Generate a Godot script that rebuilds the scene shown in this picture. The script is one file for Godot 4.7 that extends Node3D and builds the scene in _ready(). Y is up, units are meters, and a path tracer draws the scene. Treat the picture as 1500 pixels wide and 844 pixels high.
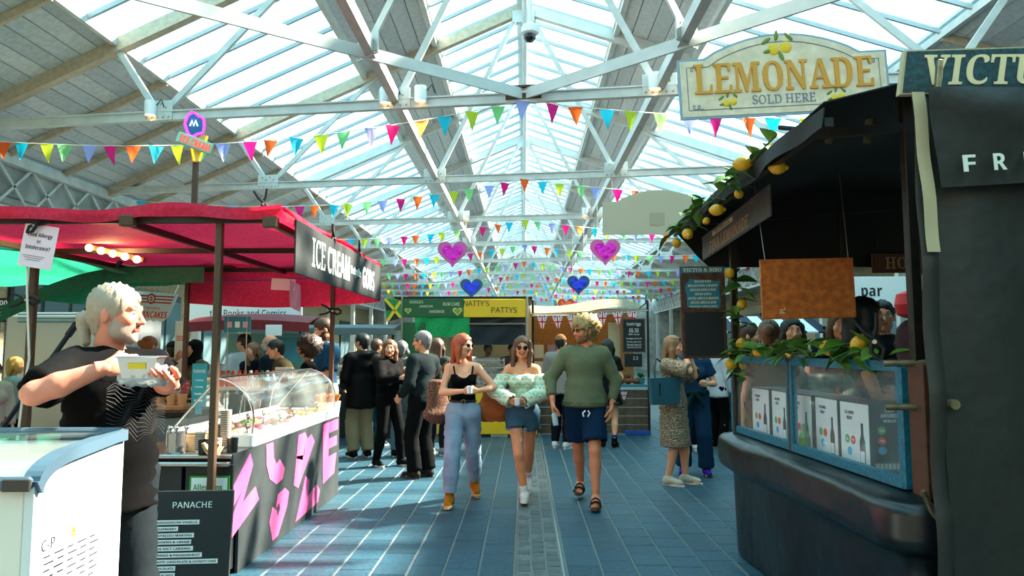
extends Node3D
# A covered market hall: glazed roof on white iron trusses, food stalls left and right, people walking down the aisle.
# Units are metres, y up; the aisle runs along -z, the camera stands at z = 0.

class MB:  # collects triangles; faces are given counter-clockwise seen from outside
	var v := PackedVector3Array()
	var n := PackedVector3Array()
	var t := PackedVector2Array()
	var c := PackedColorArray()
	var i := PackedInt32Array()
	var col := Color.WHITE
	func vert(p: Vector3, nn: Vector3, uv := Vector2.ZERO) -> int:
		v.append(p); n.append(nn); t.append(uv); c.append(col)
		return v.size() - 1
	func tri(a: Vector3, b: Vector3, cc: Vector3) -> void:
		var nn := (b - a).cross(cc - a).normalized()
		var k := vert(a, nn, Vector2(0, 1)); vert(b, nn, Vector2(1, 1)); vert(cc, nn, Vector2(0.5, 0))
		i.append_array([k, k + 2, k + 1])
	func quad(a: Vector3, b: Vector3, cc: Vector3, d: Vector3) -> void:
		var nn := (cc - a).cross(d - b).normalized()
		var k := vert(a, nn, Vector2(0, 1)); vert(b, nn, Vector2(1, 1)); vert(cc, nn, Vector2(1, 0)); vert(d, nn, Vector2(0, 0))
		i.append_array([k, k + 2, k + 1, k, k + 3, k + 2])
	func hexa(p: Array) -> void:  # eight corners: bottom ring counter-clockwise from above, then top ring
		quad(p[3], p[2], p[1], p[0]); quad(p[4], p[5], p[6], p[7])
		for k in 4:
			var m := (k + 1) % 4
			quad(p[k], p[m], p[m + 4], p[k + 4])
	func box(ctr: Vector3, s: Vector3, b := Basis.IDENTITY, bev := 0.0) -> void:
		var h := s / 2
		if bev <= 0.0:
			var p := []
			for y in [-1, 1]:
				for q in [[-1, 1], [1, 1], [1, -1], [-1, -1]]:
					p.append(ctr + b * Vector3(q[0] * h.x, y * h.y, q[1] * h.z))
			hexa(p)
			return
		var e := Vector3.ONE * minf(bev, minf(h.x, minf(h.y, h.z)) * 0.9)
		var g := h - e
		for ax in 3:
			for sg in [-1, 1]:
				var u := (ax + 1) % 3
				var w := (ax + 2) % 3
				var f := []
				for q in [[-1, -1], [1, -1], [1, 1], [-1, 1]]:
					var p := Vector3.ZERO
					p[ax] = sg * h[ax]; p[u] = q[0] * g[u]; p[w] = q[1] * g[w]
					f.append(ctr + b * p)
				if sg > 0: quad(f[0], f[1], f[2], f[3])
				else: quad(f[3], f[2], f[1], f[0])
		for ax in 3:
			var u := (ax + 1) % 3
			var w := (ax + 2) % 3
			for su in [-1, 1]:
				for sw in [-1, 1]:
					var p := [Vector3.ZERO, Vector3.ZERO, Vector3.ZERO, Vector3.ZERO]
					for k in 4: p[k][ax] = (-1 if k == 0 or k == 3 else 1) * g[ax]
					for k in [0, 1]: p[k][u] = su * h[u]; p[k][w] = sw * g[w]
					for k in [2, 3]: p[k][u] = su * g[u]; p[k][w] = sw * h[w]
					for k in 4: p[k] = ctr + b * p[k]
					_edge(p, ctr)
		for sx in [-1, 1]:
			for sy in [-1, 1]:
				for sz in [-1, 1]:
					var a := ctr + b * Vector3(sx * h.x, sy * g.y, sz * g.z)
					var d := ctr + b * Vector3(sx * g.x, sy * h.y, sz * g.z)
					var f := ctr + b * Vector3(sx * g.x, sy * g.y, sz * h.z)
					if (d - a).cross(f - a).dot(a - ctr) > 0: tri(a, d, f)
					else: tri(a, f, d)
	func _edge(p: Array, ctr: Vector3) -> void:
		if (p[1] - p[0]).cross(p[2] - p[0]).dot((p[0] + p[2]) / 2 - ctr) > 0: quad(p[0], p[1], p[2], p[3])
		else: quad(p[3], p[2], p[1], p[0])
	func bar(a: Vector3, b: Vector3, w: float, h: float, up := Vector3.UP) -> void:  # a rectangular bar from a to b, h along up
		var d := (b - a).normalized()
		if absf(d.dot(up)) > 0.98: up = Vector3.BACK if absf(d.z) < 0.9 else Vector3.RIGHT
		var x := d.cross(up).normalized()
		var y := x.cross(d)
		box((a + b) / 2, Vector3(w, h, a.distance_to(b)), Basis(x, y, -d))
	func tube(pts: Array, r, sides := 8, cap := true) -> void:  # r: a number or one for each point
		var m := pts.size()
		var prev := Vector3.ZERO
		var base := v.size()
		for k in m:
			var d: Vector3 = ((pts[mini(k + 1, m - 1)] as Vector3) - (pts[maxi(k - 1, 0)] as Vector3)).normalized()
			var u: Vector3
			if k == 0: u = d.cross(Vector3.UP if absf(d.y) < 0.9 else Vector3.RIGHT).normalized()
			else: u = (prev - d * prev.dot(d)).normalized()
			prev = u
			var w := d.cross(u)
			var rr: float = r[k] if r is Array else r
			for s in sides + 1:
				var an := TAU * s / sides
				var o := u * cos(an) + w * sin(an)
				vert(pts[k] + o * rr, o, Vector2(float(s) / sides, float(k) / (m - 1)))
		for k in m - 1:
			for s in sides:
				var a := base + k * (sides + 1) + s
				var b := a + sides + 1
				i.append_array([a, b, a + 1, a + 1, b, b + 1])
		if cap:
			for e in [0, m - 1]:
				var q := e as int
				var d: Vector3 = (pts[1] - pts[0] if q == 0 else pts[m - 1] - pts[m - 2]).normalized() * (-1 if q == 0 else 1)
				var o := vert(pts[q], d)
				for s in sides + 1: vert(v[base + q * (sides + 1) + s], d)
				for s in sides:
					if q == 0: i.append_array([o, o + s + 1, o + s + 2])
					else: i.append_array([o, o + s + 2, o + s + 1])
	func lathe(prof: Array, xf := Transform3D.IDENTITY, sides := 16) -> void:  # prof: Vector2(radius, y), from the bottom up for an outward surface
		for k in prof.size() - 1:
			var a: Vector2 = prof[k]
			var b: Vector2 = prof[k + 1]
			var e := b - a
			if e.length() < 1e-6: continue
			var nr := Vector2(e.y, -e.x).normalized()
			var base := v.size()
			for s in sides + 1:
				var an := TAU * s / sides
				var o := Vector3(sin(an), 0, cos(an))
				var nn := (xf.basis * (o * nr.x + Vector3.UP * nr.y)).normalized()
				vert(xf * (o * a.x + Vector3.UP * a.y), nn, Vector2(float(s) / sides, 1))
				vert(xf * (o * b.x + Vector3.UP * b.y), nn, Vector2(float(s) / sides, 0))
			for s in sides:
				var q := base + s * 2
				i.append_array([q, q + 1, q + 2, q + 2, q + 1, q + 3])
	func ball(ctr: Vector3, r: Vector3, rings := 6, sides := 10, b := Basis.IDENTITY) -> void:
		var base := v.size()
		for k in rings + 1:
			var la := PI * (float(k) / rings - 0.5)
			for s in sides + 1:
				var an := TAU * s / sides
				var o := Vector3(cos(la) * sin(an), sin(la), cos(la) * cos(an))
				vert(ctr + b * (o * r), (b * (o / r)).normalized(), Vector2(float(s) / sides, 1 - float(k) / rings))
		for k in rings:
			for s in sides:
				var a := base + k * (sides + 1) + s
				var d := a + sides + 1
				i.append_array([a, d, a + 1, a + 1, d, d + 1])
	func prism(poly: PackedVector2Array, depth: float, xf := Transform3D.IDENTITY) -> void:  # outline in xy, from z = 0 (back) to z = depth (front)
		if Geometry2D.is_polygon_clockwise(poly):
			poly = poly.duplicate(); poly.reverse()
		var lo := poly[0]
		var hi := poly[0]
		for p in poly:
			lo = lo.min(p); hi = hi.max(p)
		var sz := hi - lo
		var ix := Geometry2D.triangulate_polygon(poly)
		for side in 2:
			var nn := (xf.basis * Vector3(0, 0, 1 if side else -1)).normalized()
			var k := v.size()
			for p in poly: vert(xf * Vector3(p.x, p.y, depth if side else 0.0), nn, Vector2((p.x - lo.x) / sz.x, 1 - (p.y - lo.y) / sz.y))
			for q in range(0, ix.size(), 3):
				var a := poly[ix[q]]
				var ccw: bool = (poly[ix[q + 1]] - a).cross(poly[ix[q + 2]] - a) > 0
				if ccw == (side == 1): i.append_array([k + ix[q], k + ix[q + 2], k + ix[q + 1]])
				else: i.append_array([k + ix[q], k + ix[q + 1], k + ix[q + 2]])
		for q in poly.size():
			var a := poly[q]
			var b := poly[(q + 1) % poly.size()]
			quad(xf * Vector3(a.x, a.y, 0), xf * Vector3(b.x, b.y, 0), xf * Vector3(b.x, b.y, depth), xf * Vector3(a.x, a.y, depth))
	func sheet(nu: int, nv: int, fn: Callable, thick := 0.004) -> void:  # a cloth: fn(u, v) -> point, u right and v down; both faces with an edge
		var p := []
		for b in nv + 1:
			for a in nu + 1: p.append(fn.call(float(a) / nu, float(b) / nv))
		var nn := []
		for b in nv + 1:
			for a in nu + 1:
				var du: Vector3 = p[b * (nu + 1) + mini(a + 1, nu)] - p[b * (nu + 1) + maxi(a - 1, 0)]
				var dv: Vector3 = p[mini(b + 1, nv) * (nu + 1) + a] - p[maxi(b - 1, 0) * (nu + 1) + a]
				nn.append(dv.cross(du).normalized())
		for side in (2 if thick > 0.0 else 1):
			var base := v.size()
			for k in p.size():
				var b := k / (nu + 1)
				var a := k % (nu + 1)
				vert(p[k] + nn[k] * (thick / 2 if side == 0 else -thick / 2), nn[k] if side == 0 else -nn[k], Vector2(float(a) / nu, float(b) / nv))
			for b in nv:
				for a in nu:
					var q := base + b * (nu + 1) + a
					var w := q + nu + 1
					if side == 0: i.append_array([q, q + 1, w, w, q + 1, w + 1])
					else: i.append_array([q, w, q + 1, q + 1, w, w + 1])
		if thick <= 0.0: return  # a single layer of cloth that light passes through
		var f := func(k: int, s: int) -> Vector3: return p[k] + nn[k] * (thick / 2) * s
		for a in nu:
			quad(f.call(a, -1), f.call(a + 1, -1), f.call(a + 1, 1), f.call(a, 1))
			var k := nv * (nu + 1) + a
			quad(f.call(k, 1), f.call(k + 1, 1), f.call(k + 1, -1), f.call(k, -1))
		for b in nv:
			var k := b * (nu + 1)
			quad(f.call(k, 1), f.call(k + nu + 1, 1), f.call(k + nu + 1, -1), f.call(k, -1))
			k += nu
			quad(f.call(k, -1), f.call(k + nu + 1, -1), f.call(k + nu + 1, 1), f.call(k, 1))
	func add(o: MB, xf: Transform3D) -> void:
		var k := v.size()
		var nb := xf.basis.inverse().transposed()
		for q in o.v.size():
			v.append(xf * o.v[q]); n.append((nb * o.n[q]).normalized())
		t.append_array(o.t); c.append_array(o.c)
		var flip := xf.basis.determinant() < 0
		for q in range(0, o.i.size(), 3):
			i.append(k + o.i[q])
			i.append(k + o.i[q + (2 if flip else 1)]); i.append(k + o.i[q + (1 if flip else 2)])
	func mesh() -> ArrayMesh:
		var a := []
		a.resize(Mesh.ARRAY_MAX)
		a[Mesh.ARRAY_VERTEX] = v; a[Mesh.ARRAY_NORMAL] = n; a[Mesh.ARRAY_TEX_UV] = t; a[Mesh.ARRAY_COLOR] = c; a[Mesh.ARRAY_INDEX] = i
		var m := ArrayMesh.new()
		m.add_surface_from_arrays(Mesh.PRIMITIVE_TRIANGLES, a)
		return m

class Field:  # a distance field on a grid, joined with a smooth minimum and meshed as surface nets
	var o: Vector3
	var h: float
	var nx: int
	var ny: int
	var nz: int
	var d := PackedFloat32Array()
	func _init(lo: Vector3, hi: Vector3, cell: float) -> void:
		h = cell
		o = lo - Vector3.ONE * 2.0 * h
		nx = int((hi.x - lo.x) / h) + 5; ny = int((hi.y - lo.y) / h) + 5; nz = int((hi.z - lo.z) / h) + 5
		d.resize(nx * ny * nz)
		d.fill(9.0)
	func cone(a: Vector3, b: Vector3, ra: float, rb: float, k := 0.02, fx := 1.0, fz := 1.0, cut := 0, sub := false) -> void:
		var m := maxf(ra, rb) + k + 2.6 * h
		var mx := maxf(ra, rb) * maxf(fx, 1.0) + k + 2.6 * h
		var mz := maxf(ra, rb) * maxf(fz, 1.0) + k + 2.6 * h
		var lo := (a.min(b) - Vector3(mx, m, mz) - o) / h
		var hi := (a.max(b) + Vector3(mx, m, mz) - o) / h
		var x0 := maxi(0, int(lo.x)); var y0 := maxi(0, int(lo.y)); var z0 := maxi(0, int(lo.z))
		var x1 := mini(nx - 1, int(hi.x) + 1); var y1 := mini(ny - 1, int(hi.y) + 1); var z1 := mini(nz - 1, int(hi.z) + 1)
		var ab := b - a
		var l2 := maxf(ab.length_squared(), 1e-9)
		var ll := sqrt(l2)
		var fm := minf(1.0, minf(fx, fz))
		var ik := 0.5 / maxf(k, 1e-5)
		for z in range(z0, z1 + 1):
			for y in range(y0, y1 + 1):
				var q := (z * ny + y) * nx + x0
				var pa := Vector3(o.x + x0 * h, o.y + y * h, o.z + z * h) - a
				for x in range(x0, x1 + 1):
					var tt := pa.dot(ab) / l2
					var tc := clampf(tt, 0.0, 1.0)
					var over := 0.0
					if cut > 0:
						if tt > 1.0 and cut & 1: over = (tt - 1.0) * ll
						elif tt < 0.0 and cut & 2: over = -tt * ll
					var e := pa - ab * (tt if over > 0.0 else tc)
					e.x /= fx; e.z /= fz
					var w := (e.length() - ra - (rb - ra) * tc) * fm
					if over > 0.0: w = maxf(w, over)
					var old := d[q]
					if sub:
						var hh := clampf(0.5 - (old + w) * ik, 0.0, 1.0)
						d[q] = lerpf(old, -w, hh) + k * hh * (1.0 - hh)
					else:
						var hh := clampf(0.5 + (old - w) * ik, 0.0, 1.0)
						d[q] = lerpf(old, w, hh) - k * hh * (1.0 - hh)
					q += 1
					pa.x += h
	func ell(c: Vector3, r: Vector3, k := 0.015, sub := false) -> void:
		cone(c, c + Vector3(0, 1e-4, 0), r.y, r.y, k, r.x / r.y, r.z / r.y, 0, sub)
	func clip(p: Vector3, nn: Vector3, lim := 9.0, ctr := Vector3.ZERO) -> void:  # cut away what lies on the side nn points to (within lim of ctr)
		var q := 0
		for z in nz:
			for y in ny:
				for x in nx:
					if d[q] < 0.2:
						var w := Vector3(o.x + x * h, o.y + y * h, o.z + z * h)
						if lim > 8.0 or w.distance_to(ctr) < lim: d[q] = maxf(d[q], (w - p).dot(nn))
					q += 1
	func net(mb: MB, xf := Transform3D.IDENTITY, shade = null, push = null) -> void:
		var id := PackedInt32Array()
		id.resize(d.size())
		id.fill(-1)
		var sy := nx
		var sz := nx * ny
		var off := [0, 1, sy, sy + 1, sz, sz + 1, sz + sy, sz + sy + 1]
		var pos := PackedVector3Array()
		var cells := PackedInt32Array()
		var lim := h * 2.2
		for z in nz - 1:
			for y in ny - 1:
				var q := z * sz + y * sy
				for x in nx - 1:
					var d0 := d[q]
					if d0 < lim and d0 > -lim:
						var g := [d0, d[q + 1], d[q + sy], d[q + sy + 1], d[q + sz], d[q + sz + 1], d[q + sz + sy], d[q + sz + sy + 1]]
						var neg := 0
						for w in 8:
							if g[w] < 0.0: neg += 1
						if neg > 0 and neg < 8:
							var s := Vector3.ZERO
							var m := 0
							for w in 8:
								for ax in 3:
									var bit: int = 1 << ax
									if w & bit: continue
									var ga: float = g[w]
									var gb: float = g[w | bit]
									if (ga < 0.0) != (gb < 0.0):
										var p := Vector3(w & 1, (w >> 1) & 1, (w >> 2) & 1)
										p[ax] += ga / (ga - gb)
										s += p; m += 1
							id[q] = pos.size()
							pos.append(o + (Vector3(x, y, z) + s / m) * h)
							cells.append(q)
					q += 1
		var nn := PackedVector3Array()
		nn.resize(pos.size())
		var ix := PackedInt32Array()
		for w in cells.size():
			var q := cells[w]
			var s0 := d[q] < 0.0
			for ax in 3:
				var st: int = [1, sy, sz][ax]
				if (d[q + st] < 0.0) == s0: continue
				var u: int = [sy, sz, 1][ax]
				var t: int = [sz, 1, sy][ax]
				if q - u - t < 0: continue
				var a := id[q]; var b := id[q - u]; var c := id[q - u - t]; var e := id[q - t]
				if b < 0 or c < 0 or e < 0: continue
				if not s0:
					var sw := b
					b = e; e = sw
				var f := (pos[c] - pos[a]).cross(pos[e] - pos[b])
				nn[a] += f; nn[b] += f; nn[c] += f; nn[e] += f
				ix.append_array([a, c, b, a, e, c])
		var k := mb.v.size()
		for w in pos.size():
			var q := pos[w]
			var m := nn[w].normalized()
			if push != null: q += m * push.call(q)
			mb.v.append(xf * q)
			mb.n.append((xf.basis * m).normalized())
			mb.t.append(Vector2(q.x, -q.y))
			mb.c.append(shade.call(pos[w]) if shade != null else mb.col)
		var flip := xf.basis.determinant() < 0
		for w in range(0, ix.size(), 3):
			mb.i.append(k + ix[w]); mb.i.append(k + ix[w + (2 if flip else 1)]); mb.i.append(k + ix[w + (1 if flip else 2)])

# ---------------------------------------------------------------- nodes
var used := {}
var M := {}
var rng := RandomNumberGenerator.new()

func numbered(called: String) -> String:
	used[called] = used.get(called, -1) + 1
	return called if used[called] == 0 else "%s_%03d" % [called, used[called]]

func tag(o: Node, label: String, category: String, group := "", kind := "") -> Node:
	o.set_meta("label", label); o.set_meta("category", category)
	if group: o.set_meta("group", group)
	if kind: o.set_meta("kind", kind)
	return o

func thing(called: String, label: String, category: String, at := Vector3.ZERO, turn := 0.0, group := "") -> Node3D:
	var o := Node3D.new()
	o.name = numbered(called)
	add_child(o)
	o.position = at; o.rotation.y = turn
	tag(o, label, category, group)
	return o

func part(par: Node, called: String, mb, m: Material, label := "", xf := Transform3D.IDENTITY) -> MeshInstance3D:
	var o := MeshInstance3D.new()
	o.mesh = mb.mesh() if mb is MB else mb
	o.material_override = m
	o.transform = xf
	if par == self: o.name = numbered(called)
	else: o.name = called
	par.add_child(o, true)
	if label: o.set_meta("label", label)
	return o

func struct(called: String, label := "", category := "") -> Node3D:
	var o := Node3D.new()
	o.name = numbered(called)
	add_child(o)
	o.set_meta("kind", "structure")
	if label: o.set_meta("label", label)
	if category: o.set_meta("category", category)
	return o

func X(at: Vector3, ry := 0.0, rx := 0.0, rz := 0.0) -> Transform3D:
	return Transform3D(Basis.from_euler(Vector3(rx, ry, rz)), at)

var fonts := {}
func text(par: Node, s: String, w: float, h: float, xf: Transform3D, m: Material, depth := 0.003, serif := false, bold := true, called := "lettering", slant := 0.0) -> MeshInstance3D:
	var key := "%s%s" % [serif, bold]
	if not fonts.has(key):
		var f := SystemFont.new()
		f.font_names = PackedStringArray(["Droid Serif" if serif else "Droid Sans"])
		f.font_weight = 700 if bold else 400
		fonts[key] = f
	var tm := TextMesh.new()
	tm.text = s; tm.font = fonts[key]; tm.font_size = 48; tm.pixel_size = 0.01; tm.depth = depth; tm.curve_step = 2.0
	var bb := tm.get_aabb()
	var sc := Vector3(w / maxf(bb.size.x, 1e-3), h / maxf(bb.size.y, 1e-3), 1)
	var b := Basis(Vector3(sc.x, 0, 0), Vector3(slant * sc.y, sc.y, 0), Vector3(0, 0, 1))
	var lx := Transform3D(b, -(b * bb.get_center()) + Vector3(0, 0, depth / 2))
	return part(par, called, tm, m, "", xf * lx)

# ---------------------------------------------------------------- materials
func mat(key: String, c: Color, rough := 0.7, metal := 0.0, tex: Texture2D = null, sc := 1.0) -> StandardMaterial3D:
	if M.has(key): return M[key]
	var m := StandardMaterial3D.new()
	m.resource_name = key
	m.albedo_color = c; m.roughness = rough; m.metallic = metal
	if tex:
		m.albedo_texture = tex
		m.uv1_triplanar = true
		m.uv1_scale = Vector3.ONE * sc
	M[key] = m
	return m

func bump(m: StandardMaterial3D, tex: Texture2D, k := 1.0) -> StandardMaterial3D:
	m.normal_enabled = true
	m.normal_texture = tex; m.normal_scale = k
	return m

func noise(freq: float, lo: Color, hi: Color, sd := 1, size := 256, oct := 4, normal := false, kind := FastNoiseLite.TYPE_SIMPLEX_SMOOTH) -> NoiseTexture2D:
	var f := FastNoiseLite.new()
	f.noise_type = kind
	f.seed = sd; f.frequency = freq; f.fractal_octaves = oct
	var t := NoiseTexture2D.new()
	t.noise = f; t.width = size; t.height = size; t.seamless = true
	if normal:
		t.as_normal_map = true; t.bump_strength = 4.0
	else:
		var g := Gradient.new()
		g.set_color(0, lo); g.set_color(1, hi)
		t.color_ramp = g
	return t

func grey(a: float, b: float, freq := 0.02, sd := 1, oct := 4) -> NoiseTexture2D:
	return noise(freq, Color(a, a, a), Color(b, b, b), sd, 256, oct)

# ---------------------------------------------------------------- scene
const EYE := 1.57
const RIDGE := 8.6
const SLOPE := 0.387
const SKEW := 0.13
const BAY := 4.6
const FIRST := 9.7

func rp(x: float, y: float, d: float) -> Vector3:  # the trusses stand a little askew across the hall
	return Vector3(x, y, -(d - SKEW * x))

func roof_y(x: float) -> float:
	return RIDGE - SLOPE * absf(x)

func _ready() -> void:
	rng.seed = 7
	var cam = Camera3D.new()
	cam.name = "camera"
	add_child(cam)
	cam.position = Vector3(0, EYE, 0)
	cam.rotation = Vector3(0.08361, 0.01708, 0)
	cam.fov = 2.0 * rad_to_deg(atan(422.0 / 1050.0))
	cam.near = 0.05; cam.far = 400.0
	cam.current = true
	var we = WorldEnvironment.new()
	we.name = "environment"
	var env = Environment.new()
	env.background_mode = Environment.BG_SKY
	var sm = ProceduralSkyMaterial.new()
	sm.sky_top_color = Color(0.60, 0.90, 0.98)
	sm.sky_horizon_color = Color(0.80, 0.97, 1.0)
	sm.ground_bottom_color = Color(0.30, 0.33, 0.35)
	sm.ground_horizon_color = Color(0.55, 0.6, 0.62)
	sm.sun_angle_max = 1.0
	sm.energy_multiplier = 1.0
	env.sky = Sky.new()
	env.sky.sky_material = sm
	env.background_energy_multiplier = 2.8
	env.tonemap_mode = Environment.TONE_MAPPER_LINEAR
	env.tonemap_exposure = 1.62
	env.sdfgi_enabled = true; env.ssao_enabled = true; env.ssil_enabled = true
	we.environment = env
	add_child(we)
	var sun = DirectionalLight3D.new()
	sun.name = "sun"
	add_child(sun)
	sun.look_at_from_position(Vector3.ZERO, Vector3(-1, -0.90, 0.45))
	sun.light_energy = 8.5
	sun.light_color = Color(1.0, 0.96, 0.88)
	sun.light_angular_distance = 1.8
	sun.shadow_enabled = true
	make_materials()
	build_floor()
	build_roof()
	build_walls()
	build_left_stall()
	build_right_stall()
	build_far_stalls()
	build_bunting()
	build_small_things()
	build_people()

func make_materials() -> void:
	var fine = grey(0.82, 1.0, 0.05, 3)
	var blotch = grey(0.72, 1.0, 0.012, 5, 5)
	M.fine_tex = fine
	M.blotch_tex = blotch
	M.weave = noise(0.18, Color.WHITE, Color.BLACK, 9, 256, 2, true)
	M.rough_n = noise(0.03, Color.WHITE, Color.BLACK, 12, 256, 5, true)
	M.crease_n = noise(0.008, Color.WHITE, Color.BLACK, 21, 256, 3, true)
	mat("iron", Color(0.79, 0.81, 0.80), 0.5, 0.0, grey(0.9, 1.0, 0.02, 31), 0.6)
	mat("iron_tan", Color(0.78, 0.72, 0.62), 0.55, 0.0, fine, 0.6)
	mat("rust", Color(0.42, 0.30, 0.24), 0.85, 0.0, noise(0.03, Color(0.5, 0.5, 0.5), Color(1, 1, 1), 14), 3.0)
	for k in 3: mat("board%d" % k, [Color(0.78, 0.82, 0.84), Color(0.74, 0.78, 0.80), Color(0.82, 0.85, 0.86)][k], 0.6, 0.0, fine, 0.7)
	for k in 4: bump(mat("tile%d" % k, [Color(0.155, 0.32, 0.385), Color(0.14, 0.30, 0.36), Color(0.175, 0.34, 0.40), Color(0.15, 0.33, 0.40)][k], 0.5, 0.0, noise(0.04, Color(0.7, 0.72, 0.74), Color(1, 1, 1), 40 + k, 256, 5), 2.2), M.rough_n, 0.35)
	mat("mortar", Color(0.45, 0.48, 0.48), 0.9, 0.0, fine, 3.0)
	bump(mat("sett", Color(0.36, 0.39, 0.38), 0.7, 0.0, blotch, 2.0), M.rough_n, 0.7)
	var g = mat("pane", Color(0.86, 0.97, 1.0, 0.07), 0.06)
	g.transparency = BaseMaterial3D.TRANSPARENCY_ALPHA
	g.metallic_specular = 0.4
	g = mat("clear", Color(0.9, 0.97, 0.97, 0.05), 0.03)
	g.metallic_specular = 0.3
	g.transparency = BaseMaterial3D.TRANSPARENCY_ALPHA
	mat("bar", Color(0.62, 0.66, 0.68), 0.5)
	mat("brick", Color(0.72, 0.66, 0.52), 0.9, 0.0, blotch, 3.0)
	mat("render", Color(0.72, 0.74, 0.72), 0.8, 0.0, blotch, 0.4)
	mat("white", Color(0.9, 0.91, 0.9), 0.45)
	mat("black", Color(0.05, 0.05, 0.055), 0.6)
	mat("steel", Color(0.72, 0.72, 0.72), 0.28, 0.95)
	mat("chrome", Color(0.85, 0.86, 0.87), 0.12, 1.0)
	mat("pole", Color(0.36, 0.27, 0.20), 0.5, 0.3, fine, 4.0)
	mat("dark_metal", Color(0.10, 0.10, 0.11), 0.45, 0.4)
	mat("clamp", Color(0.62, 0.55, 0.42), 0.4, 0.7, blotch, 6.0)

# ---------------------------------------------------------------- floor
func build_floor() -> void:
	var fl = struct("floor")
	var s = MB.new()
	s.box(Vector3(0, -0.056, -22), Vector3(24, 0.1, 64))
	part(fl, "mortar_bed", s, M.mortar)
	var px = 0.25
	var py = 0.262
	var jx = 0.018
	var t = MB.new()
	var a = Vector3(px - jx, 0.014, py - 0.006) / 2
	var b = Vector3(a.x - 0.003, 0, a.z - 0.003)
	t.hexa([Vector3(-a.x, -0.014, a.z), Vector3(a.x, -0.014, a.z), Vector3(a.x, -0.014, -a.z), Vector3(-a.x, -0.014, -a.z), Vector3(-a.x, -0.003, a.z), Vector3(a.x, -0.003, a.z), Vector3(a.x, -0.003, -a.z), Vector3(-a.x, -0.003, -a.z)])
	t.i.resize(t.i.size() - 0)
	var top = [Vector3(-b.x, 0, b.z), Vector3(b.x, 0, b.z), Vector3(b.x, 0, -b.z), Vector3(-b.x, 0, -b.z)]
	var low = [Vector3(-a.x, -0.003, a.z), Vector3(a.x, -0.003, a.z), Vector3(a.x, -0.003, -a.z), Vector3(-a.x, -0.003, -a.z)]
	t.quad(top[0], top[1], top[2], top[3])
	for k in 4: t.quad(low[k], low[(k + 1) % 4], top[(k + 1) % 4], top[k])
	var tm = t.mesh()
	var all = []
	for c in range(-16, 18):
		var x = (0.30 + px * (c + 0.5)) if c >= 0 else (-0.075 + px * (c + 0.5))
		var off = rng.randf() * 0.26
		for r in 48:
			var d = 3.3 + off + r * py
			all.append([x, d, absf(x) / d < 0.78 and d > 4.5 and not (x < -2.15 and d < 8.6) and not (x > 1.7 and d < 5.7), rng.randi() % 4])
	all.sort_custom(func(p, q): return p[1] < q[1])
	var made = 0
	var rest = [MB.new(), MB.new(), MB.new(), MB.new()]
	for e in all:
		var xf = Transform3D(Basis.from_euler(Vector3(rng.randf_range(-0.006, 0.006), 0, rng.randf_range(-0.006, 0.006))), Vector3(e[0], rng.randf_range(-0.0015, 0.001), -e[1]))
		if e[2] and made < 298:
			made += 1
			part(fl, "paver", tm, M["tile%d" % e[3]], "", xf)
		else: rest[e[3]].add(t, xf)
	for k in 4: part(fl, "far_pavers", rest[k], M["tile%d" % k]).set_meta("kind", "stuff")
	var sm = MB.new()
	sm.box(Vector3.ZERO, Vector3(0.100, 0.03, 0.136), Basis.IDENTITY, 0.006)
	var sh = sm.mesh()
	var far = MB.new()
	for c in 3:
		for r in 76:
			var d = 3.6 + r * 0.14 + c * 0.05
			var xf = Transform3D(Basis.from_euler(Vector3(rng.randf_range(-0.03, 0.03), rng.randf_range(-0.08, 0.08), rng.randf_range(-0.03, 0.03))).scaled(Vector3(rng.randf_range(0.85, 1.02), 1, rng.randf_range(0.8, 1.02))), Vector3(-0.005 + c * 0.108, -0.018 + rng.randf_range(-0.004, 0.003), -d))
			if d > 4.6 and d < 9.5: part(fl, "gutter_sett", sh, M.sett, "", xf)
			else: far.add(sm, xf)
	part(fl, "far_setts", far, M.sett).set_meta("kind", "stuff")
	var st = MB.new()
	st.box(Vector3(0.275, -0.008, -9), Vector3(0.012, 0.02, 12))
	st.box(Vector3(-0.068, -0.01, -9), Vector3(0.01, 0.02, 12))
	part(fl, "drain_edge", st, M.steel)

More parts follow.
